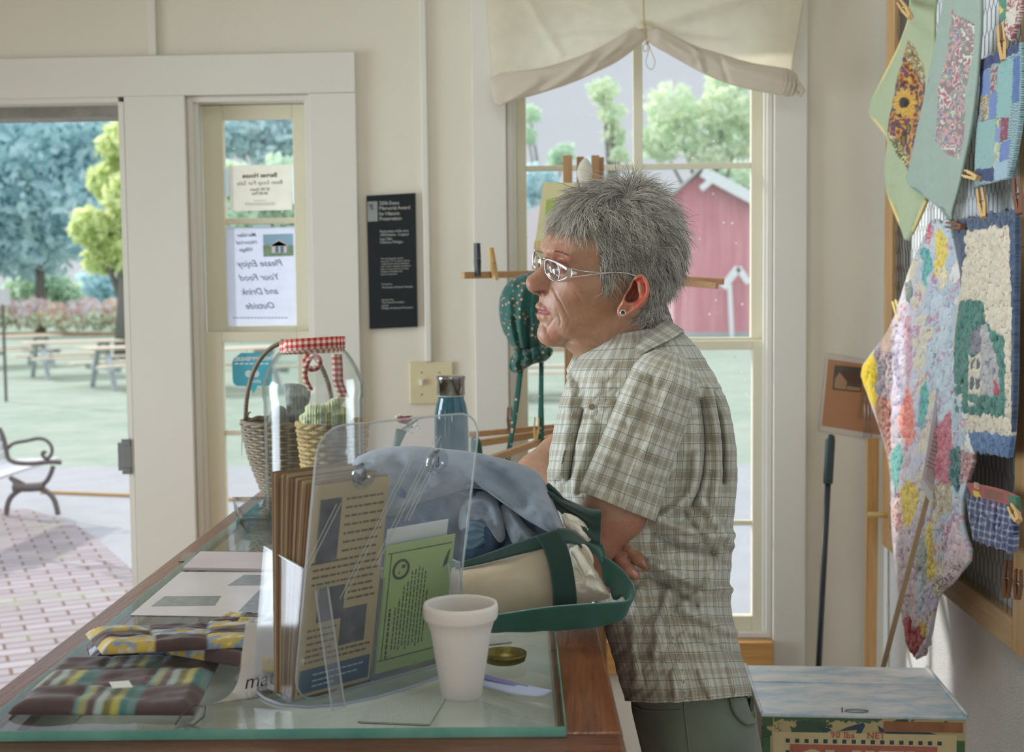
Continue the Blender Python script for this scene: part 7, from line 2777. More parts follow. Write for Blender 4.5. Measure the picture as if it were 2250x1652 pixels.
# trunk, arms, legs (mostly under the clothes)
T3 = lambda x, y_, Y: W(x, y_, Y)
vol.caps([T3(1405, 860, 1.88), T3(1410, 1000, 1.88)], [.07, .09], .02)
vol.caps([T3(1462, 880, 1.79), T3(1462, 880, 1.97)], [.035, .035], .03)
vol.caps([T3(1414, 1000, 1.83), T3(1450, 1250, 1.84), T3(1510, 1500, 1.83)], [.07, .075, .065], .03)
vol.caps([T3(1414, 1000, 1.93), T3(1450, 1250, 1.92), T3(1510, 1500, 1.93)], [.07, .075, .065], .03)
hipz = T3(1520, 1600, 1.88)
for yy in (1.80, 1.97):
    vol.caps([(hipz[0], yy, .85), (hipz[0] - .01, yy, .46), (hipz[0] + .005, yy, .10)], [.062, .050, .040], .02)
    vol.caps([(hipz[0] + .01, yy, .045), (hipz[0] - .13, yy, .03)], [.036, .030], .02)
# her left arm: shoulder, upper arm leaning on the counter, forearm folded across
EL = T3(1270, 1252, 1.715)
vol.caps([T3(1462, 860, 1.745), T3(1400, 1000, 1.715), T3(1352, 1120, 1.705), T3(1300, 1190, 1.708), EL], [.034, .038, .0415, .0330, .031], .012)
vol.caps([EL, T3(1272, 1200, 1.82), T3(1262, 1140, 1.95)], [.032, .032, .026], .012)
vol.ell(T3(1255, 1115, 2.0), (.028, .045, .030), .015)
for k in range(5):
    a = T3(1248 + k * 9, 1100 + k * 9, 2.03)
    vol.caps([a, a + np.array([.012, .035, .006]), a + np.array([.028, .052, .004])], [.0085, .0080, .0070], .004)
# her right arm: elbow showing beyond the jacket, hand tucked under the left arm
ER = T3(1186, 1052, 2.00)
vol.caps([T3(1455, 850, 2.035), T3(1320, 960, 2.05), T3(1230, 1010, 2.03), ER], [.036, .038, .038, .036], .012)
vol.caps([ER, T3(1230, 1120, 1.92), T3(1290, 1190, 1.80)], [.040, .036, .027], .02)
PALM = T3(1306, 1204, 1.752)
vol.ell(PALM, (.028, .013, .032), .010)
vol.caps([T3(1290, 1190, 1.80), PALM], [.026, .020], .015)
FING = [([(1338, 1158, 1.742), (1362, 1178, 1.738), (1384, 1204, 1.733), (1404, 1229, 1.727), (1420, 1244, 1.722)], [.0100, .0098, .0092, .0086, .0068]),
        ([(1328, 1190, 1.738), (1346, 1206, 1.732), (1364, 1228, 1.727), (1381, 1252, 1.722), (1396, 1265, 1.719)], [.0092, .0092, .0088, .0082, .0066]),
        ([(1316, 1212, 1.738), (1330, 1238, 1.732), (1346, 1262, 1.727), (1362, 1282, 1.724), (1370, 1292, 1.722)], [.0084, .0084, .0082, .0076, .0060]),
        ([(1304, 1228, 1.740), (1314, 1256, 1.736), (1326, 1280, 1.732), (1336, 1296, 1.730)], [.0074, .0072, .0068, .0054])]
for pts, rs in FING:
    vol.caps([T3(*p) for p in pts], rs, .002)
    for j in (1, 2, 3)[:len(pts) - 2]:
        vol.ell(T3(*pts[j]), (rs[j] * 1.06,) * 3, .002)
vol.caps([T3(1305, 1180, 1.765), T3(1320, 1150, 1.772), T3(1336, 1132, 1.770)], [.013, .011, .0085], .006)     # thumb, leaving the palm's side
P, Fq = vol.mesh()
del vol
P = laplace(P, Fq, 2, .5)
NRM = vnormals(P, Fq)
qq = (P - CAM) @ MC
PXv, PYv = CX + F * qq[:, 0] / -qq[:, 2], CY - F * qq[:, 1] / -qq[:, 2]
LAT = (P - HO) @ _l
Uv, Wv = (P - HO) @ _f, (P - HO) @ _u
head = P[:, 2] > 1.385
near = (LAT > 0) & head
# creases of the face: crow's feet, cheek lines, forehead, neck
lines = []
for pts, w_, h in (([(1262, 596), (1282, 606), (1300, 612)], 1.3, .0007), ([(1262, 604), (1280, 618), (1296, 630)], 1.3, .0007), ([(1266, 590), (1290, 594)], 1.2, .0006),
                   ([(1266, 626), (1290, 646), (1302, 672)], 1.6, .0009), ([(1276, 640), (1294, 664), (1300, 700)], 1.6, .0009), ([(1262, 640), (1280, 670), (1286, 706)], 1.6, .0009), ([(1268, 664), (1272, 700), (1266, 730)], 1.6, .0008),
                   ([(1248, 690), (1250, 710), (1242, 728)], 1.6, .0008), ([(1256, 682), (1262, 706), (1256, 730)], 1.5, .0007), ([(1214, 632), (1222, 650), (1236, 672), (1244, 694)], 2.4, .0016), ([(1226, 690), (1232, 704), (1230, 716)], 2, .0010),
                   ([(1208, 512), (1240, 508)], 1.6, .0004), ([(1206, 524), (1246, 520)], 1.6, .0004), ([(1212, 536), (1240, 532)], 1.4, .0005), ([(1240, 600), (1258, 606)], 1.6, .0007),
                   ([(1290, 790), (1330, 775), (1380, 750)], 2.5, .0010), ([(1300, 740), (1330, 760), (1360, 800)], 3, .0010), ([(1360, 712), (1352, 750), (1350, 800)], 4, .0018), ([(1216, 700), (1206, 716), (1200, 722)], 2.5, .0010)):
    lines.append((pts, w_, -h * 1.05))
crease = folds(lines)
disp = np.zeros(len(P))
disp[near] = crease(PXv[near], PYv[near])
disp[head] += .00025 * fbm(P[head, 0] * 260, P[head, 1] * 260, P[head, 2] * 260, 2)
hand = (P[:, 2] > 1.05) & (P[:, 2] < 1.2) & (PXv > 1300) & (PXv < 1432)
kn = folds([([(1378, 1196), (1390, 1188)], 1.2, -.0007), ([(1374, 1204), (1390, 1198)], 1.2, -.0006), ([(1398, 1232), (1412, 1222)], 1.0, -.0006), ([(1358, 1226), (1372, 1216)], 1.2, -.0007), ([(1360, 1232), (1374, 1222)], 1.2, -.0006), ([(1378, 1256), (1390, 1248)], 1, -.0006), ([(1386, 1204), (1396, 1200)], 1, -.0005)])
disp[hand] += kn(PXv[hand], PYv[hand])
P = P + NRM * disp[:, None]

# hair cover on the head
HAIR_near = [(1216, 492), (1232, 498), (1252, 500), (1276, 508), (1300, 520), (1316, 540), (1318, 570), (1316, 600), (1322, 622), (1338, 640), (1350, 622), (1362, 606), (1384, 604), (1402, 598), (1424, 604), (1436, 630), (1430, 656), (1412, 676), (1398, 696),
             (1404, 716), (1430, 724), (1470, 730), (1540, 720), (1540, 380), (1200, 360), (1200, 440)]
# traced on the near side: bring it to the mid-plane by the sideways shift of the temple
HP2 = np.array(HAIR_near, float)
PXm = PXv - math.sin(PSI) * LAT * F / WY                     # where the point would show on the mid-plane
PXn = PXm + math.sin(PSI) * np.abs(LAT) * F / WY             # mirrored to the near side
PYn = PYv + math.sin(RHO) * -(np.abs(LAT) - LAT) * -F / WY
hairm = head & inpoly(PXn, PYn, HP2) & (P[:, 2] > 1.43)
isear = head & (inpoly(PXv, PYv, np.array(EARO) * 1.0)) & (P[:, 1] < 1.812)
hairm &= ~isear
col = np.tile(np.array(srgb(172, 132, 106)), (len(P), 1))


def tint(m, c, a):
    a = np.clip(a, 0, 1)
    a = a[:, None] if np.ndim(a) else a
    col[m] = col[m] * (1 - a) + np.array(srgb(*c)) * a


g3 = lambda px, py, r, m: np.exp(-(((PXv[m] - px) ** 2 + (PYv[m] - py) ** 2) / r ** 2))
for x, y_, r, c, a in ((1165, 625, 22, (172, 108, 92), .5), (1200, 635, 16, (164, 104, 86), .5), (1250, 640, 34, (188, 130, 102), .4), (1212, 735, 20, (200, 128, 106), .5), (1228, 560, 24, (176, 104, 82), .6), (1240, 582, 16, (150, 88, 76), .6), (1300, 690, 40, (190, 140, 104), .5)):
    tint(head, c, a * g3(x, y_, r, head))
lat_h = np.abs(LAT[head])
lipm = np.exp(-((np.abs(PYv[head] - 684 - 0 * lat_h) / 10.5) ** 4)) * (Uv[head] > to_uw(1212, 684)[0]) * (lat_h < .026)
tint(head, (164, 92, 88), lipm * .8)
tint(head, (90, 44, 38), .8 * np.exp(-(((PXv[head] - 1190) / 11) ** 2 + ((PYv[head] - 641) / 4.5) ** 2) ** 2) * (lat_h < .02))  # nostril shade painted dark into the skin colour
tint(isear, (200, 118, 94), .5)
er = np.exp(-((sdist(EAROs, PXv[isear], PYv[isear]) - 9) / 4.5) ** 2) * (PXv[isear] > 1392)
tint(isear, (196, 60, 44), er * .8)
ec = np.clip(sdist(CON, PXv[isear], PYv[isear]) / 4, 0, 1)
tint(isear, (128, 66, 60), ec * .8)  # hollow of the ear painted darker for its shade
tint(hairm, (112, 108, 102), .92)
spots = fbm(P[:, 0] * 110, P[:, 1] * 110, P[:, 2] * 110, 3, 3)
col *= (1 + .09 * spots)[:, None]
m = hand
tint(m, (172, 108, 92), .45 + .2 * fbm(P[m, 0] * 90, P[m, 1] * 90, P[m, 2] * 90))
for x, y_ in ((1417, 1239), (1394, 1259)):
    tint(m, (226, 176, 160), .9 * np.exp(-(((PXv[m] - x) * .76 + (PYv[m] - y_) * .65) ** 2 / 60 + (-(PXv[m] - x) * .65 + (PYv[m] - y_) * .76 + 2) ** 2 / 22) ** 2))
s = NT('skin')
sc = s.mix(.18, s.attr(), s.noise(420, 3, out='Color'), 'OVERLAY')
s.bump(s.math('ADD', s.noise(900, 3), s.math('MULTIPLY', s.noise(240, 3), .8)), .30, .0007)
M_skin = s.fin(sc, .46, spec=.4)
s.b.inputs['Subsurface Weight'].default_value = .12
s.b.inputs['Subsurface Radius'].default_value = (1.0, .35, .2)
s.b.inputs['Subsurface Scale'].default_value = .006
foot0 = np.array([hipz[0], 1.885, 0.0])
wo = thing('woman', 'person with short grey hair, glasses and plaid shirt, leaning with folded arms', 'person', foot0)
mb = MB()
mb.v = [tuple(p) for p in P]
mb.f = [tuple(map(int, q)) for q in Fq]
mb.mi = [0] * len(mb.f)
mb.col = [tuple(c) for c in col]
P[:, 2] = np.maximum(P[:, 2], .001)
obj('body', mb, M_skin, wo, smooth=True)
BV = BVHTree.FromPolygons([Vector(p) for p in P], mb.f)


def hit(bv, px, py, lift=.0):
    d = Vector(ray(px, py)).normalized()
    loc, n, i, dist = bv.ray_cast(Vector(CAM), d)
    if loc is None:
        return None
    return np.array(loc - d * lift)


def on(bv, L, lift=.001, k=2, n=None):
    """photo polyline laid on a surface"""
    L = chaikin(L, k)
    if n:
        L = resample(L, n)
    out = [hit(bv, x, y_, lift) for x, y_ in L]
    return [p for p in out if p is not None]


# eyes
for sd in (1, -1):
    c = hp(1228, 579, .0315 * sd)
    ez = Vector(_f + _l * .0 * sd)
    EM = frame_matrix(c, _l, _u)
    if (EM.to_3x3() @ Vector((0, 0, 1))).dot(Vector(_f)) < 0:
        EM = frame_matrix(c, -_l, _u)
    prof = [(.0128 * math.sin(t), .0128 * math.cos(t)) for t in np.linspace(math.pi, 0, 24)]
    e = obj('eye', MB().lathe(prof, n=32, M=EM), plain('eye_white', (206, 196, 188), .12, var=.02), wo, smooth=True)
    for nm, r, cc in (('iris', .0058, (96, 104, 96)), ('pupil', .0024, (16, 16, 18))):
        t1 = math.asin(r / .0128)
        R_e = .01295 if nm == 'iris' else .0130
        obj(nm, MB().lathe([(R_e * math.sin(t), R_e * math.cos(t)) for t in np.linspace(t1, 0, 6)], n=24, M=EM), plain(nm + '_colour', cc, .1), e, smooth=True)
    mb = MB()
    for k in range(12):
        a = (k / 11 - .5) * 1.3
        b0_ = c + _f * .0138 * math.cos(a) + _l * .0138 * math.sin(a) + _u * .0026
        mb.tube([b0_, b0_ + _f * .0035 * math.cos(a) + _l * .0035 * math.sin(a), b0_ + _f * .006 * math.cos(a) + _l * .006 * math.sin(a) + _u * .003], [.0004, .0003, .0001], 4)
    obj('eyelashes', mb, plain('dark_lashes', (60, 48, 44), .8), wo)
# eyebrow of the near side
mb = MB()
g = random.Random(4)
for k in range(90):
    t = k / 89
    p = hit(BV, 1214 + 34 * t + g.uniform(-1, 1), 553 + 10 * t * t - 2 * t + g.uniform(-2, 2), .0)
    if p is None:
        continue
    q = np.array(p) + np.array([.0045, -.0008, -.0012 + .002 * (1 - t)])
    mb.tube([p, (p + q) / 2 + np.array([0, -.0008, .0004]), q], [.0003, .00025, .0001], 4)
obj('eyebrow', mb, plain('grey_brow', (120, 96, 80), .8), wo)

# ---- hair: thousands of fine tapered locks following the combing
g = np.random.default_rng(12)
idx = np.nonzero(hairm)[0]
NS = 15000
ri = g.choice(idx, NS)
root = P[ri]
rn_ = NRM[ri]
FLOW = np.array([  # photo x, y, direction x, y, length mm, lift
    (1235, 470, -.25, .96, 22, .3), (1225, 450, -.6, .8, 20, .25), (1260, 435, -.8, .55, 28, .25), (1300, 420, -.9, .35, 32, .25), (1350, 408, -.9, .15, 34, .3), (1250, 480, .05, 1, 24, .35), (1280, 470, .25, .97, 30, .4), (1310, 470, .45, .9, 34, .45),
    (1350, 460, .55, .83, 36, .5), (1300, 510, .6, .8, 26, .25), (1340, 520, .75, .66, 30, .3), (1330, 560, .65, .76, 24, .15), (1328, 600, .25, .97, 18, .1), (1370, 560, .82, .57, 28, .2), (1380, 590, .85, .5, 24, .2), (1400, 520, .8, .6, 32, .35),
    (1400, 460, .75, .66, 38, .6), (1390, 418, .5, -.3, 30, .7), (1412, 408, .7, -.4, 34, .8), (1430, 420, .9, .1, 34, .6), (1450, 450, .8, .6, 32, .45), (1480, 500, .35, .94, 30, .4), (1440, 540, .6, .8, 32, .4), (1490, 550, .05, 1, 24, .4),
    (1450, 600, .35, .94, 26, .25), (1480, 610, -.1, 1, 24, .35), (1440, 650, -.25, .97, 20, .15), (1465, 660, -.1, 1, 20, .25), (1420, 690, -.7, .7, 18, .15), (1450, 700, -.2, 1, 15, .2), (1375, 412, -.8, -.05, 30, .45)], float)


def flow(px, py):
    d2 = (px[:, None] - FLOW[None, :, 0]) ** 2 + (py[:, None] - FLOW[None, :, 1]) ** 2
    w = 1 / (d2 + 120) ** 1.6
    w /= w.sum(1, keepdims=True)
    return w @ FLOW[:, 2:]


rx_, ry_ = PXn[ri], PYn[ri]
fl = flow(rx_, ry_)
clump = np.floor(rx_ / 7) * 131 + np.floor(ry_ / 7) * 17 + np.floor(LAT[ri] * 160) * 7
cr = np.random.default_rng(3).normal(size=4096)
ck = (clump.astype(np.int64) * 2654435761 >> 4) & 4095
ang = .42 * cr[ck] + .22 * g.normal(size=NS)
dx_ = fl[:, 0] * np.cos(ang) - fl[:, 1] * np.sin(ang)
dy_ = fl[:, 0] * np.sin(ang) + fl[:, 1] * np.cos(ang)
side = np.sign(LAT[ri])
nrm2 = np.hypot(dx_, dy_) + 1e-6
D = (-_f)[None] * (dx_ / nrm2)[:, None] - _u[None] * (dy_ / nrm2)[:, None]
length = fl[:, 2] * .001 * (1 + .25 * g.normal(size=NS)).clip(.5, 1.6)
lift = fl[:, 3] * (.6 + .5 * g.random(NS)) * (1 + .35 * cr[(ck * 7) & 4095])
NP = 7
pts = [root - rn_ * .001]
cur = root.copy()
for k in range(1, NP):
    t = k / (NP - 1)
    bend = lift * (1 - 1.5 * t) * .75
    d = D + rn_ * bend[:, None] + np.array([0, 0, -1.0]) * (.12 + .35 * t)
    # curl at the tips
    cu_ = .35 * cr[(ck * 13) & 4095] * t
    d = d + np.cross(rn_, D) * cu_[:, None]
    d /= np.linalg.norm(d, axis=1, keepdims=True)
    cur = cur + d * (length / (NP - 1))[:, None]
    # never under the skin
    new = cur.copy()
    for i in range(NS):
        loc, n, _, dist = BV.find_nearest(Vector(cur[i]), .03)
        if loc is not None:
            v = Vector(cur[i]) - loc
            sd_ = v.dot(n)
            mn = .0012 + .0055 * min(1, t * 1.6) * (.25 + .75 * ((i * 7919) % 997) / 997) * (.35 + lift[i])
            if sd_ < mn:
                new[i] = np.array(loc + n * mn)
    cur = new
    pts.append(cur.copy())
HPT = np.stack(pts, 1)                                   # (NS, NP, 3)
rad_ = np.array([.00034, .00036, .00036, .00034, .0003, .00022, .00007])
tang = np.gradient(HPT, axis=1)
tang /= np.maximum(np.linalg.norm(tang, axis=2, keepdims=True), 1e-9)
s1 = np.cross(tang, rn_[:, None, :])
s1 /= np.maximum(np.linalg.norm(s1, axis=2, keepdims=True), 1e-9)
s2 = np.cross(tang, s1)
V = np.stack([HPT + (s1 * math.cos(a) + s2 * math.sin(a)) * rad_[None, :, None] for a in (0, 2.094, 4.189)], 2)   # NS,NP,3,3
Vf = V.reshape(-1, 3)
base = (np.arange(NS) * NP * 3)[:, None]
fs = []
for k in range(NP - 1):
    for j in range(3):
        a, b = k * 3 + j, k * 3 + (j + 1) % 3
        fs.append(np.concatenate([base + a, base + b, base + b + 3, base + a + 3], 1))
Fh = np.vstack(fs)
tone = .66 + .27 * cr[(ck * 5) & 4095] + .17 * g.normal(size=NS) + .20 * np.clip((1290 - rx_) / 60, -.3, 1)
tone -= .16 * np.exp(-(((rx_ - 1420) / 60) ** 2 + ((ry_ - 500) / 45) ** 2))
tone = np.clip(tone, 0, 1)
hc_ = np.array(srgb(72, 72, 70))[None] * (1 - tone[:, None]) + np.array(srgb(226, 222, 208))[None] * tone[:, None]
mb = MB()
mb.v = Vf
mb.f = Fh
me = bpy.data.meshes.new('hair')
w0 = np.array(wo['_w'])
me.vertices.add(len(Vf))
me.vertices.foreach_set('co', (Vf - w0).ravel())
me.loops.add(Fh.size)
me.loops.foreach_set('vertex_index', Fh.ravel().astype(np.int32))
me.polygons.add(len(Fh))
me.polygons.foreach_set('loop_start', np.arange(0, Fh.size, 4, dtype=np.int32))
me.polygons.foreach_set('loop_total', np.full(len(Fh), 4, np.int32))
me.update(calc_edges=True)
a_ = me.color_attributes.new('Col', 'FLOAT_COLOR', 'POINT')
cc = np.ones((NS, NP * 3, 4), np.float32)
cc[:, :, :3] = hc_[:, None, :]
a_.data.foreach_set('color', cc.ravel())
me.polygons.foreach_set('use_smooth', [True] * len(me.polygons))
s = NT('salt_and_pepper_hair')
M_hair = s.fin(s.attr(), .42, spec=.55)
me.materials.append(M_hair)
ho_ = bpy.data.objects.new('hair', me)
COL.objects.link(ho_)
ho_.parent = wo
ho_['_w'] = tuple(w0)

# ---- glasses: silver, half rimmed, split openwork temples
M_silv = plain('silver_frame', (196, 192, 190), .25, .85, var=.03)


def GP(px, py, lat):
    """the point seen at the photo position on the head's lengthwise plane lat metres to her left"""
    d = ray(px, py)
    return CAM + d * (((HO + _l * lat - CAM) @ _l) / (d @ _l))


GPs = lambda L: [GP(*q) for q in L]
gl_ = obj('glasses', MB().tube(GPs([(1190, 571, -.008), (1194, 566, 0), (1198, 570, .008)]), .0011, 8), M_silv, wo, smooth=True)
near_l = [(1197.5, 573, .010), (1203, 569, .014), (1213, 573, .026), (1224, 581, .042), (1229, 588, .049), (1230, 602, .050), (1227, 617, .046), (1218, 618, .034), (1208, 612, .022), (1200, 602, .012), (1197, 588, .009)]
far_l = [(1175.5, 550, -.044), (1172, 557, -.049), (1171, 572, -.050), (1172, 586, -.048), (1178, 595, -.036), (1184, 595, -.024), (1188, 586, -.013), (1190, 572, -.009), (1184, 562, -.020), (1179, 555, -.034)]
M_lens = thin_glass('spectacle_lens', (.95, .95, .95), .0, 1.6)
for L in (near_l, far_l):
    Pl = GPs(resample(chaikin(L, 2, True), 48, True))
    c = sum(Pl) / len(Pl) + _f * .0012
    vs = [c] + Pl
    mb = MB().add([tuple(v) for v in vs] + [tuple(v - _f * .0014) for v in vs], [(0, 1 + i, 1 + (i + 1) % 48) for i in range(48)] + [(49, 50 + (i + 1) % 48, 50 + i) for i in range(48)] + [(1 + i, 50 + i, 50 + (i + 1) % 48, 1 + (i + 1) % 48) for i in range(48)])
    obj('lens', mb, M_lens, gl_, smooth=True)
    obj('rim', MB().tube(Pl, .00085, 8, closed=True), M_silv, gl_, smooth=True)


def gstrip(A, B, th, n=20, m=4, sm=2):
    A, B = resample(chaikin(A, sm), n), resample(chaikin(B, sm), n)
    return MB().slab(np.array([GPs(A * (1 - t) + B * t) for t in np.linspace(0, 1, m)]), th)


obj('brow_bar', gstrip([(1200, 568, .012), (1215, 571, .030), (1232, 579, .052), (1246, 588, .064)], [(1200, 570.5, .012), (1213, 575, .028), (1228, 584, .048), (1246, 596, .064)], .0012), M_silv, gl_, smooth=True)
obj('lower_bar', gstrip([(1226, 617, .046), (1240, 612, .060), (1247, 606, .065)], [(1228, 619, .046), (1242, 616, .060), (1250, 611, .066)], .0012), M_silv, gl_, smooth=True)
obj('hinge_plate', gstrip([(1246, 588, .0645), (1256, 590, .0675), (1258, 596, .068), (1267, 597, .070)], [(1245, 612, .0645), (1254, 610, .0675), (1258, 603, .068), (1267, 603, .070)], .0015, 14, 5, 0), M_silv, gl_)
for L in ([(1256, 590, .0675), (1280, 596, .073), (1310, 598, .078), (1352, 598.5, .082)], [(1252, 610, .067), (1280, 606, .073), (1315, 601, .078), (1352, 598.5, .082)]):
    obj('temple_wire', MB().tube(GPs(resample(chaikin(L, 2), 30)), .0009, 8), M_silv, gl_, smooth=True)
obj('temple_tip', MB().tube(GPs([(1352, 598.5, .082), (1375, 600, .081), (1398, 606, .078), (1404, 622, .072)]), [.001, .0012, .0016, .0018], 8), M_silv, gl_, smooth=True)
obj('far_temple', MB().tube(GPs([(1175, 550, -.046), (1186, 553, -.058), (1200, 557, -.070), (1260, 566, -.080)]), .0013, 8), M_silv, gl_, smooth=True)
obj('nose_pad', MB().lathe([(0, -.004), (.0022, -.002), (.0022, .002), (0, .004)], tuple(GP(1199, 585, .010)), 12), thin_glass('clear_pad', (.9, .9, .88), .1, 2), gl_, smooth=True)
# ear stud
p = hit(BV, 1368.5, 686.5, .0012)
if p is None:
    p = W(1368.5, 686.5, 1.79)
EMx = frame_matrix(p, (1, 0, 0), (0, 0, 1))
es = obj('ear_stud', MB().lathe([(.0030, .0004), (.0034, -.0002), (.0042, 0), (.0044, .0012), (.0036, .0018), (.0030, .0014)], n=28, M=EMx), M_silv, wo, smooth=True)
obj('stone', MB().lathe([(.0032, .0006), (.0028, .0014), (0, .0020)], n=28, M=EMx), plain('dark_green_stone', (56, 66, 58), .15), es, smooth=True)

# ---------------------------------------------------------------- shirt
s = NT('plaid_shirt_cotton')
sep = s.n('ShaderNodeSeparateXYZ')
s.l(s.tc('UV'), sep.inputs[0])


def bands(src, period, stops, off=0.0):
    f_ = s.math('FRACT', s.math('ADD', s.math('DIVIDE', src, period), off))
    return s.ramp(f_, stops, 'LINEAR')


cb_ = lambda *c: srgb(*c)
base_ = cb_(214, 215, 204)
e_ = .012


def stripes(L):
    out = []
    for p0_, p1_, c in L:
        out += [(max(p0_ - e_, 0), None), (p0_, c), (p1_, c), (min(p1_ + e_, 1), None)]
    return out


def mkstops(L, b):
    st = [(0, b)]
    for p0_, p1_, c in L:
        st += [(p0_ - .008, b), (p0_, c), (p1_, c), (p1_ + .008, b)]
    return st + [(1, b)]


white = (1, 1, 1)
dk, tp, lt2 = (.46, .48, .44), (.74, .70, .64), (.60, .62, .56)
vcol = bands(sep.outputs[0], .043, mkstops([(.05, .075, dk), (.11, .24, tp), (.27, .295, dk), (.52, .54, lt2), (.64, .80, tp), (.84, .86, lt2)], white))
hcol = bands(sep.outputs[1], .050, mkstops([(.06, .085, lt2), (.12, .30, tp), (.33, .355, lt2), (.58, .60, lt2), (.72, .88, (.84, .81, .75))], white))
pl = s.mix(1.0, vcol, hcol, 'MULTIPLY')
pl = s.mix(1.0, pl, base_, 'MULTIPLY')
s.bump(s.math('ADD', s.noise(1500, 2), s.math('MULTIPLY', s.noise(90, 3), .8)), .35, .0012)
M_plaid = s.fin(pl, .88, spec=.2, sheen=.25)
tl = s.n('ShaderNodeBsdfTranslucent')
s.l(pl, tl.inputs[0])
mm = s.n('ShaderNodeMixShader')
mm.inputs[0].default_value = .10
s.l(s.b.outputs[0], mm.inputs[1])
s.l(tl.outputs[0], mm.inputs[2])
s.l(mm.outputs[0], s.out.inputs['Surface'])

ROWS = np.array([  # y, left x, right x, half depth towards us, half depth away
    (742, 1330, 1478, .040, .040), (752, 1316, 1500, .062, .062), (768, 1296, 1522, .088, .088), (790, 1270, 1546, .116, .116), (815, 1254, 1562, .136, .140), (850, 1242, 1582, .150, .156), (890, 1231, 1598, .152, .165),
    (930, 1221, 1609, .150, .165), (990, 1210, 1617, .148, .165), (1040, 1205, 1619, .150, .165), (1090, 1211, 1615, .153, .165), (1140, 1226, 1611, .155, .165), (1200, 1250, 1607, .155, .165), (1250, 1276, 1604, .156, .165), (1300, 1300, 1602, .158, .165),
    (1350, 1320, 1606, .160, .168), (1400, 1336, 1616, .164, .170), (1450, 1350, 1630, .168, .172), (1490, 1362, 1641, .172, .174), (1525, 1372, 1648, .176, .176), (1540, 1376, 1649, .178, .178)], float)
fl_t = folds([([(1448, 1146), (1500, 1162), (1560, 1180), (1606, 1176)], 9, .007), ([(1440, 1170), (1490, 1200), (1560, 1216)], 10, -.008), ([(1430, 1236), (1480, 1262), (1540, 1290), (1600, 1296)], 9, .008), ([(1425, 1262), (1470, 1290), (1530, 1330)], 9, -.007),
              ([(1540, 1100), (1575, 1160), (1605, 1200)], 9, .007), ([(1500, 1120), (1540, 1180), (1590, 1240)], 8, -.006), ([(1470, 1300), (1450, 1370), (1440, 1440)], 9, .006), ([(1500, 1340), (1560, 1370), (1610, 1390)], 10, .006),
              ([(1556, 850), (1572, 930), (1580, 1020), (1566, 1100)], 8, .008), ([(1588, 900), (1600, 980), (1602, 1060), (1592, 1140)], 6, .006), ([(1570, 860), (1588, 950), (1592, 1060)], 5, -.006), ([(1540, 880), (1552, 960), (1545, 1050), (1520, 1110)], 7, -.007),
              ([(1530, 1000), (1528, 1060), (1500, 1110), (1450, 1140)], 10, .009), ([(1590, 1200), (1550, 1300), (1500, 1330)], 10, .006), ([(1520, 1400), (1560, 1420), (1620, 1440)], 9, -.005), ([(1400, 1300), (1390, 1400), (1400, 1500)], 10, .005),
              ([(1262, 880), (1246, 960), (1236, 1040)], 6, .006), ([(1280, 900), (1262, 980), (1250, 1050)], 5, -.006), ([(1300, 930), (1280, 1010), (1262, 1080)], 7, .005), ([(1250, 820), (1262, 860), (1250, 900)], 5, .006), ([(1540, 1480), (1560, 1530)], 6, .004), ([(1600, 1470), (1616, 1530)], 6, .004), ([(1480, 1480), (1486, 1530)], 6, .004)])
nr, nc = 300, 380
yr = np.linspace(ROWS[0, 0], ROWS[-1, 0], nr)
lx, rx2 = np.interp(yr, ROWS[:, 0], ROWS[:, 1]), np.interp(yr, ROWS[:, 0], ROWS[:, 2])
dn, df_ = np.interp(yr, ROWS[:, 0], ROWS[:, 3]), np.interp(yr, ROWS[:, 0], ROWS[:, 4])
sm_k = np.ones(9) / 9
for arr in (lx, rx2, dn, df_):
    arr[:] = np.convolve(np.pad(arr, 4, mode='edge'), sm_k, 'valid')
th = np.linspace(0, 2 * math.pi, nc + 1)[:-1]
ce, se = np.cos(th), np.sin(th)
pe = 2 / 2.35
cx_ = np.sign(ce) * np.abs(ce) ** pe
sy_ = np.sign(se) * np.abs(se) ** pe
PX2 = (lx[:, None] + rx2[:, None]) / 2 + (rx2 - lx)[:, None] / 2 * cx_[None]
tilt = np.interp(PX2, [1200, 1650], [0, 0])
PY2 = np.repeat(yr[:, None], nc, 1) + 0
# the back of the neckline rides higher than the front
PY2 = PY2 - np.interp(PX2, [1300, 1480], [0, 26]) * np.clip((800 - PY2) / 60, 0, 1)
PY2 = PY2 + np.interp(PX2, [1376, 1440, 1500, 1649], [0, 4, 2, -12]) * np.clip((PY2 - 1450) / 90, 0, 1)
Yt = WY - np.where(sy_[None] > 0, dn[:, None] * sy_[None], df_[:, None] * sy_[None])
rel = 2.7 * fl_t(PX2, PY2) * np.clip(sy_[None] * 3 + .3, 0, 1) + .0034 * fbm(PX2 / 26, PY2 / 44, 0, 3, 5) + .0024 * fbm((PX2 + PY2) / 16, (PY2 - PX2) / 44, 0, 2, 6)
Yt = Yt - rel * np.where(sy_[None] > 0, 1, -1)
PX2 = PX2 + rel * 420 * cx_[None] * np.abs(cx_[None]) ** 3
Pt = W3(np.dstack([PX2, PY2, Yt]))
arc = np.cumsum(np.linalg.norm(np.diff(np.concatenate([Pt[150:151], Pt[150:151, :1]], 1), axis=1), axis=2)[0])
UVt = np.dstack([np.repeat(np.r_[0, arc[:-1]][None], nr, 0), np.repeat(((1540 - yr) / F * 1.75)[:, None], nc, 1)])
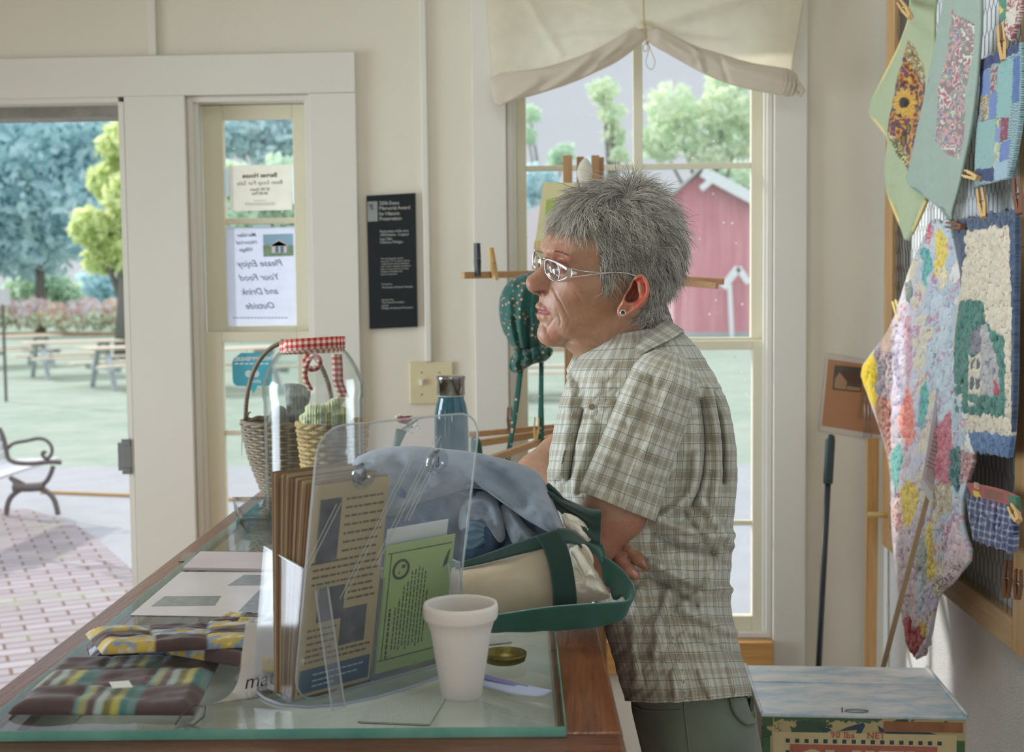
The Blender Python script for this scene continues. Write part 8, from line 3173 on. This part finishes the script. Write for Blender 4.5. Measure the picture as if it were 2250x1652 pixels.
# stripes lean with the back as she bends forward
UVt[..., 0] += .02 * np.sin((UVt[..., 1] - .2) * 5)
mbs = MB().grid(Pt, 0, None, UVt, wrap_v=True)
wd = len(mbs.v)
shirt = obj('shirt', mbs, M_plaid, wo, smooth=True)
so_ = shirt.modifiers.new('cloth thickness', 'SOLIDIFY')
so_.thickness = .0016
so_.offset = -1
BT = BVHTree.FromPolygons([Vector(p) for p in mbs.v], mbs.f)


def sleeve(rings, relief_fn, name='sleeve', nseg=120, nlen=90, uoff=0.0):
    """rings: centre px, py, Y, half width px, half depth m, axis angle"""
    R = np.array(rings, float)
    t = np.linspace(0, len(R) - 1, nlen)
    I = [np.interp(t, np.arange(len(R)), R[:, k]) for k in range(6)]
    th_ = np.linspace(0, 2 * math.pi, nseg + 1)[:-1]
    c_, s_2 = np.cos(th_), np.sin(th_)
    ax_, ay_ = np.cos(I[5]), np.sin(I[5])
    X_ = I[0][:, None] + I[3][:, None] * c_[None] * ax_[:, None]
    Y_ = I[1][:, None] + I[3][:, None] * c_[None] * ay_[:, None]
    D_ = I[2][:, None] - I[4][:, None] * s_2[None]
    rr = relief_fn(X_, Y_) * np.clip(s_2[None] * 2.5 + .4, 0, 1)
    D_ = D_ - rr
    P_ = W3(np.dstack([X_, Y_, D_]))
    L_ = np.r_[0, np.cumsum(np.linalg.norm(np.diff(P_.mean(1), axis=0), axis=1))]
    uv = np.dstack([np.repeat((th_ * .066 + uoff)[None], nlen, 0), np.repeat(-L_[:, None], nseg, 1)])
    mb = MB().grid(P_, 0, None, uv, wrap_v=True)
    o = obj(name, mb, M_plaid, shirt, smooth=True)
    m = o.modifiers.new('cloth thickness', 'SOLIDIFY')
    m.thickness = .0018
    m.offset = -1
    return o, mb


fs_l = folds([([(1400, 830), (1370, 900), (1340, 980), (1300, 1070)], 9, .006), ([(1430, 830), (1420, 900), (1370, 1000), (1340, 1080)], 10, -.006), ([(1470, 850), (1450, 940), (1400, 1020), (1370, 1090)], 9, .006), ([(1500, 880), (1490, 960), (1450, 1040), (1420, 1120)], 9, -.006),
              ([(1390, 820), (1350, 880), (1320, 960)], 5, -.005), ([(1380, 900), (1400, 960), (1440, 1000)], 10, .004), ([(1330, 1000), (1400, 1040), (1460, 1050)], 9, .004)])
axs = math.atan2(.35, .94)
slv = [(1482, 776, 1.80, 18, .02, axs), (1478, 786, 1.770, 42, .040, axs), (1472, 802, 1.748, 60, .052, axs), (1462, 828, 1.732, 72, .058, axs), (1440, 886, 1.722, 77, .058, axs), (1410, 966, 1.712, 80, .056, axs), (1380, 1046, 1.706, 84, .055, axs), (1356, 1112, 1.703, 88, .056, axs + .03)]
so1, smb = sleeve(slv, lambda x, y: 1.6 * fs_l(x, y) + .0026 * fbm(x / 22, y / 30, 0, 3, 8), uoff=.01)
BS = BVHTree.FromPolygons([Vector(p) for p in smb.v], smb.f)
slr = [(1470, 800, 1.97, 50, .05, axs), (1452, 828, 2.03, 70, .055, .5), (1390, 890, 2.05, 72, .055, .8), (1330, 940, 2.05, 70, .055, 1.0), (1270, 985, 2.04, 66, .052, 1.05)]
sleeve(slr, lambda x, y: .002 * fbm(x / 20, y / 20), uoff=.02)
# sleeve hem: turned band with its row of stitches
M_st = plain('grey_stitching', (132, 132, 120), .9)


def seamline(bv, L, r=.0006, lift=.0006, parent=None, name='stitching', m=None):
    p = on(bv, L, lift, 2, 60)
    if len(p) < 3:
        return None
    return obj(name, MB().tube(p, r, 5), m or M_st, parent or shirt, smooth=True)


seamline(BS, [(1283, 1053), (1312, 1052), (1360, 1075), (1400, 1090), (1452, 1112)], .0007)
seamline(BS, [(1390, 822), (1418, 812), (1452, 812), (1490, 832), (1520, 866), (1531, 910)], .0014, .0004, name='armhole_seam')
seamline(BS, [(1390, 828), (1418, 818), (1452, 818), (1488, 838), (1516, 872)], .0005, .0006)
seamline(BT, [(1532, 862), (1536, 930), (1530, 1000)], .0014, .0004, name='armhole_seam')
seamline(BT, [(1538, 850), (1552, 838), (1566, 826)], .0012, .0004, name='yoke_seam')
seamline(BT, [(1490, 1190), (1480, 1230), (1476, 1290), (1462, 1345), (1478, 1400), (1498, 1460), (1506, 1536)], .0014, .0004, name='side_seam')
seamline(BT, [(1382, 1512), (1440, 1516), (1500, 1516), (1560, 1510), (1640, 1500)], .0006, .0006)
seamline(BT, [(1244, 1002), (1262, 1000), (1290, 1000)], .0007, .0008, name='pocket_seam')
seamline(BT, [(1246, 1002), (1240, 1040), (1236, 1080)], .0006, .0008, name='pocket_seam')


def on_strip(bv, A, B, lift, th_, n=40, m=6, uvs=True):
    A, B = resample(chaikin(A, 2), n), resample(chaikin(B, 2), n)
    G = np.zeros((m, n, 3))
    for i in range(m):
        t = i / (m - 1)
        for j in range(n):
            q = A[j] * (1 - t) + B[j] * t
            p = hit(bv, q[0], q[1], lift)
            if p is None:
                p = G[i, j - 1] if j else W(q[0], q[1], 1.8)
            G[i, j] = p
    uv = np.dstack([np.repeat(np.linspace(0, .03, m)[:, None], n, 1), np.repeat(np.linspace(0, .2, n)[None], m, 0)])
    return MB().slab(G, th_, 0, None, uv)


# collar: stand and fall, near and far side
A = [(1466, 703, 1.868), (1446, 716, 1.838), (1412, 742, 1.818), (1376, 768, 1.812), (1346, 794, 1.816), (1324, 824, 1.826), (1308, 862, 1.836), (1298, 900, 1.840)]
B = [(1502, 728, 1.850), (1482, 742, 1.806), (1450, 758, 1.782), (1414, 776, 1.772), (1388, 800, 1.768), (1372, 830, 1.766), (1352, 866, 1.764), (1316, 900, 1.775)]


def collar(A, B, bulge, name='collar', n=60, m=14):
    A, B = resample(chaikin(A, 2), n), resample(chaikin(B, 2), n)
    t = np.linspace(0, 1, m)[:, None, None]
    G = A[None] * (1 - t) + B[None] * t
    G[..., 2] -= bulge * np.sin(np.linspace(0, 1, m) * math.pi)[:, None] + .0015 * fbm(G[..., 0] / 14, G[..., 1] / 14)
    P_ = W3(G)
    uv = np.dstack([np.repeat(np.linspace(0, .05, m)[:, None], n, 1), np.repeat(np.linspace(0, .24, n)[None], m, 0)])
    return obj(name, MB().slab(P_, .0022, 0, None, uv[..., ::-1]), M_plaid, shirt, smooth=True)


collar(A, B, .010)
collar([(1466, 703, 1.868), (1472, 708, 1.90), (1462, 712, 1.935), (1440, 724, 1.955)], [(1502, 728, 1.850), (1506, 732, 1.90), (1492, 738, 1.96), (1460, 750, 1.98)], .004)
collar([(1264, 774, 1.955), (1276, 788, 1.945), (1292, 806, 1.925), (1304, 828, 1.900), (1304, 850, 1.885)], [(1244, 812, 1.965), (1252, 838, 1.945), (1262, 858, 1.920), (1276, 872, 1.895), (1290, 880, 1.880)], .010)
# front edge of the shirt falling open, its shaded gap painted as an olive strip
M_in = plain('shirt_gap_shade_olive', (120, 122, 98), .9, var=.1)
A = [(1302, 884, 1.80), (1290, 904, 1.80), (1266, 930, 1.800), (1250, 960, 1.800), (1244, 972, 1.800)]
B = [(1290, 868, 1.80), (1262, 894, 1.81), (1246, 930, 1.812), (1232, 962, 1.812), (1236, 976, 1.806)]
mbx = strip([(x, y_, 1.775 + .0003 * (1302 - x)) for x, y_, _ in A], [(x, y_, 1.782 + .0003 * (1302 - x)) for x, y_, _ in B], .002, 40, 8, relief=lambda x, y, s_, t: -.006 * np.sin(t * math.pi))
n_ = len(mbx.v)
for i, v in enumerate(mbx.v):
    mbx.uv[i] = (v[0] * 1.0 + v[1], v[2])
obj('placket', mbx, M_plaid, shirt, smooth=True)
p_in = on_strip(BT, [(1246, 990), (1232, 1020), (1222, 1046), (1218, 1072)], [(1240, 990), (1222, 1020), (1213, 1046), (1213, 1072)], .004, .002, 24, 4)
obj('placket_gap_shade', p_in, M_in, shirt, smooth=True)
for x, y_ in ((1262, 914), (1300, 893)):
    p = hit(BT, x, y_, .012)
    if p is not None:
        obj('button', MB().lathe([(0, 0), (.0048, 0), (.005, .001), (.0044, .002), (.003, .0014), (0, .0014)], n=20, M=frame_matrix(p, (1, 0, 0), (0, -.3, 1))), plain('taupe_button', (150, 140, 120), .3), shirt)

# ---------------------------------------------------------------- trousers and shoes
M_tr = NT('sage_trousers')
M_tr.bump(M_tr.math('ADD', M_tr.noise(1300, 2), M_tr.math('MULTIPLY', M_tr.noise(14, 3), 2)), .3, .0012)
M_tr = M_tr.fin(M_tr.ramp(M_tr.noise(7, 4), [(.3, srgb(96, 108, 92)), (.7, srgb(116, 126, 110))]), .85, sheen=.2)
hx_ = lambda px, py: W(px, py, WY)[0]
zrow = [(W(1500, 1430, WY)[2], hx_(1366, 1430), hx_(1608, 1430), .145), (W(1500, 1510, WY)[2], hx_(1386, 1510), hx_(1634, 1510), .158), (W(1500, 1560, WY)[2], hx_(1388, 1560), hx_(1656, 1560), .166), (W(1500, 1652, WY)[2], hx_(1410, 1652), hx_(1672, 1652), .170), (.76, hx_(1420, 1652), hx_(1668, 1652), .168), (.70, hx_(1420, 1652), hx_(1660, 1652), .165)]
zr = np.array(zrow)
nz_ = 60
zz_ = np.linspace(zr[0, 0], .70, nz_)
G = np.zeros((nz_, 160, 3))
tt = np.linspace(0, 2 * math.pi, 161)[:-1]
for i, z in enumerate(zz_):
    a, b, d = [np.interp(-z, -zr[:, 0], zr[:, k]) for k in (1, 2, 3)]
    G[i, :, 0] = (a + b) / 2 + (b - a) / 2 * np.sign(np.cos(tt)) * np.abs(np.cos(tt)) ** .85
    G[i, :, 1] = WY + .004 - d * np.sign(np.sin(tt)) * np.abs(np.sin(tt)) ** .8
    G[i, :, 2] = z
G[..., 1] += .003 * fbm(G[..., 0] * 18, G[..., 2] * 22, 0, 3, 4)
mbt = MB().grid(G, 0, wrap_v=True)
tr = obj('trousers', mbt, M_tr, wo, smooth=True)
BTR = BVHTree.FromPolygons([Vector(p) for p in mbt.v], mbt.f)
xh = (hx_(1420, 1652) + hx_(1660, 1652)) / 2
for yy in (1.80, 1.97):
    mb = MB()
    mb.tube([(xh, yy, .78), (xh, yy, .70), (xh - .01, yy, .46), (xh + .0, yy, .24), (xh + .004, yy, .075)], [.080, .086, .074, .062, .056], 32)
    obj('trouser_leg', mb, M_tr, tr, smooth=True)
    mb = MB()
    g_ = []
    for k, (x, w_, h) in enumerate(((.055, .030, .05), (.05, .036, .07), (.0, .040, .09), (-.06, .042, .072), (-.12, .042, .055), (-.165, .034, .042), (-.185, .015, .03))):
        g_.append([(xh + x, yy + w_ * math.cos(t), max(.001, h / 2 + h / 2 * math.sin(t))) for t in np.linspace(0, 2 * math.pi, 21)[:-1]])
    mb.grid(np.array(g_), wrap_v=True)
    mb.f.append(tuple(range(19, -1, -1)))
    mb.mi.append(0)
    mb.f.append(tuple(6 * 20 + k for k in range(20)))
    mb.mi.append(0)
    obj('shoe', mb, plain('brown_shoe', (96, 78, 62), .5), wo, smooth=True)
seamline(BTR, [(1502, 1538), (1506, 1580), (1514, 1652)], .0012, .0006, tr, 'side_seam', M_tr)
seamline(BTR, [(1394, 1552), (1420, 1562), (1496, 1560)], .0012, .0006, tr, 'pocket_edge', M_tr)
fpm = on_strip(BTR, [(1602, 1534), (1607, 1560), (1620, 1580), (1638, 1593)], [(1650, 1530), (1656, 1556), (1660, 1576), (1657, 1591)], .004, .003, 30, 8)
obj('pocket_flap', fpm, M_tr, tr, smooth=True)
p = hit(BTR, 1651, 1572, .008)
if p is not None:
    obj('button', MB().lathe([(0, 0), (.0062, 0), (.0068, .0012), (.006, .0024), (0, .002)], n=24, M=frame_matrix(p, (1, .5, 0), (0, 0, 1))), plain('olive_button', (110, 108, 82), .4), tr)
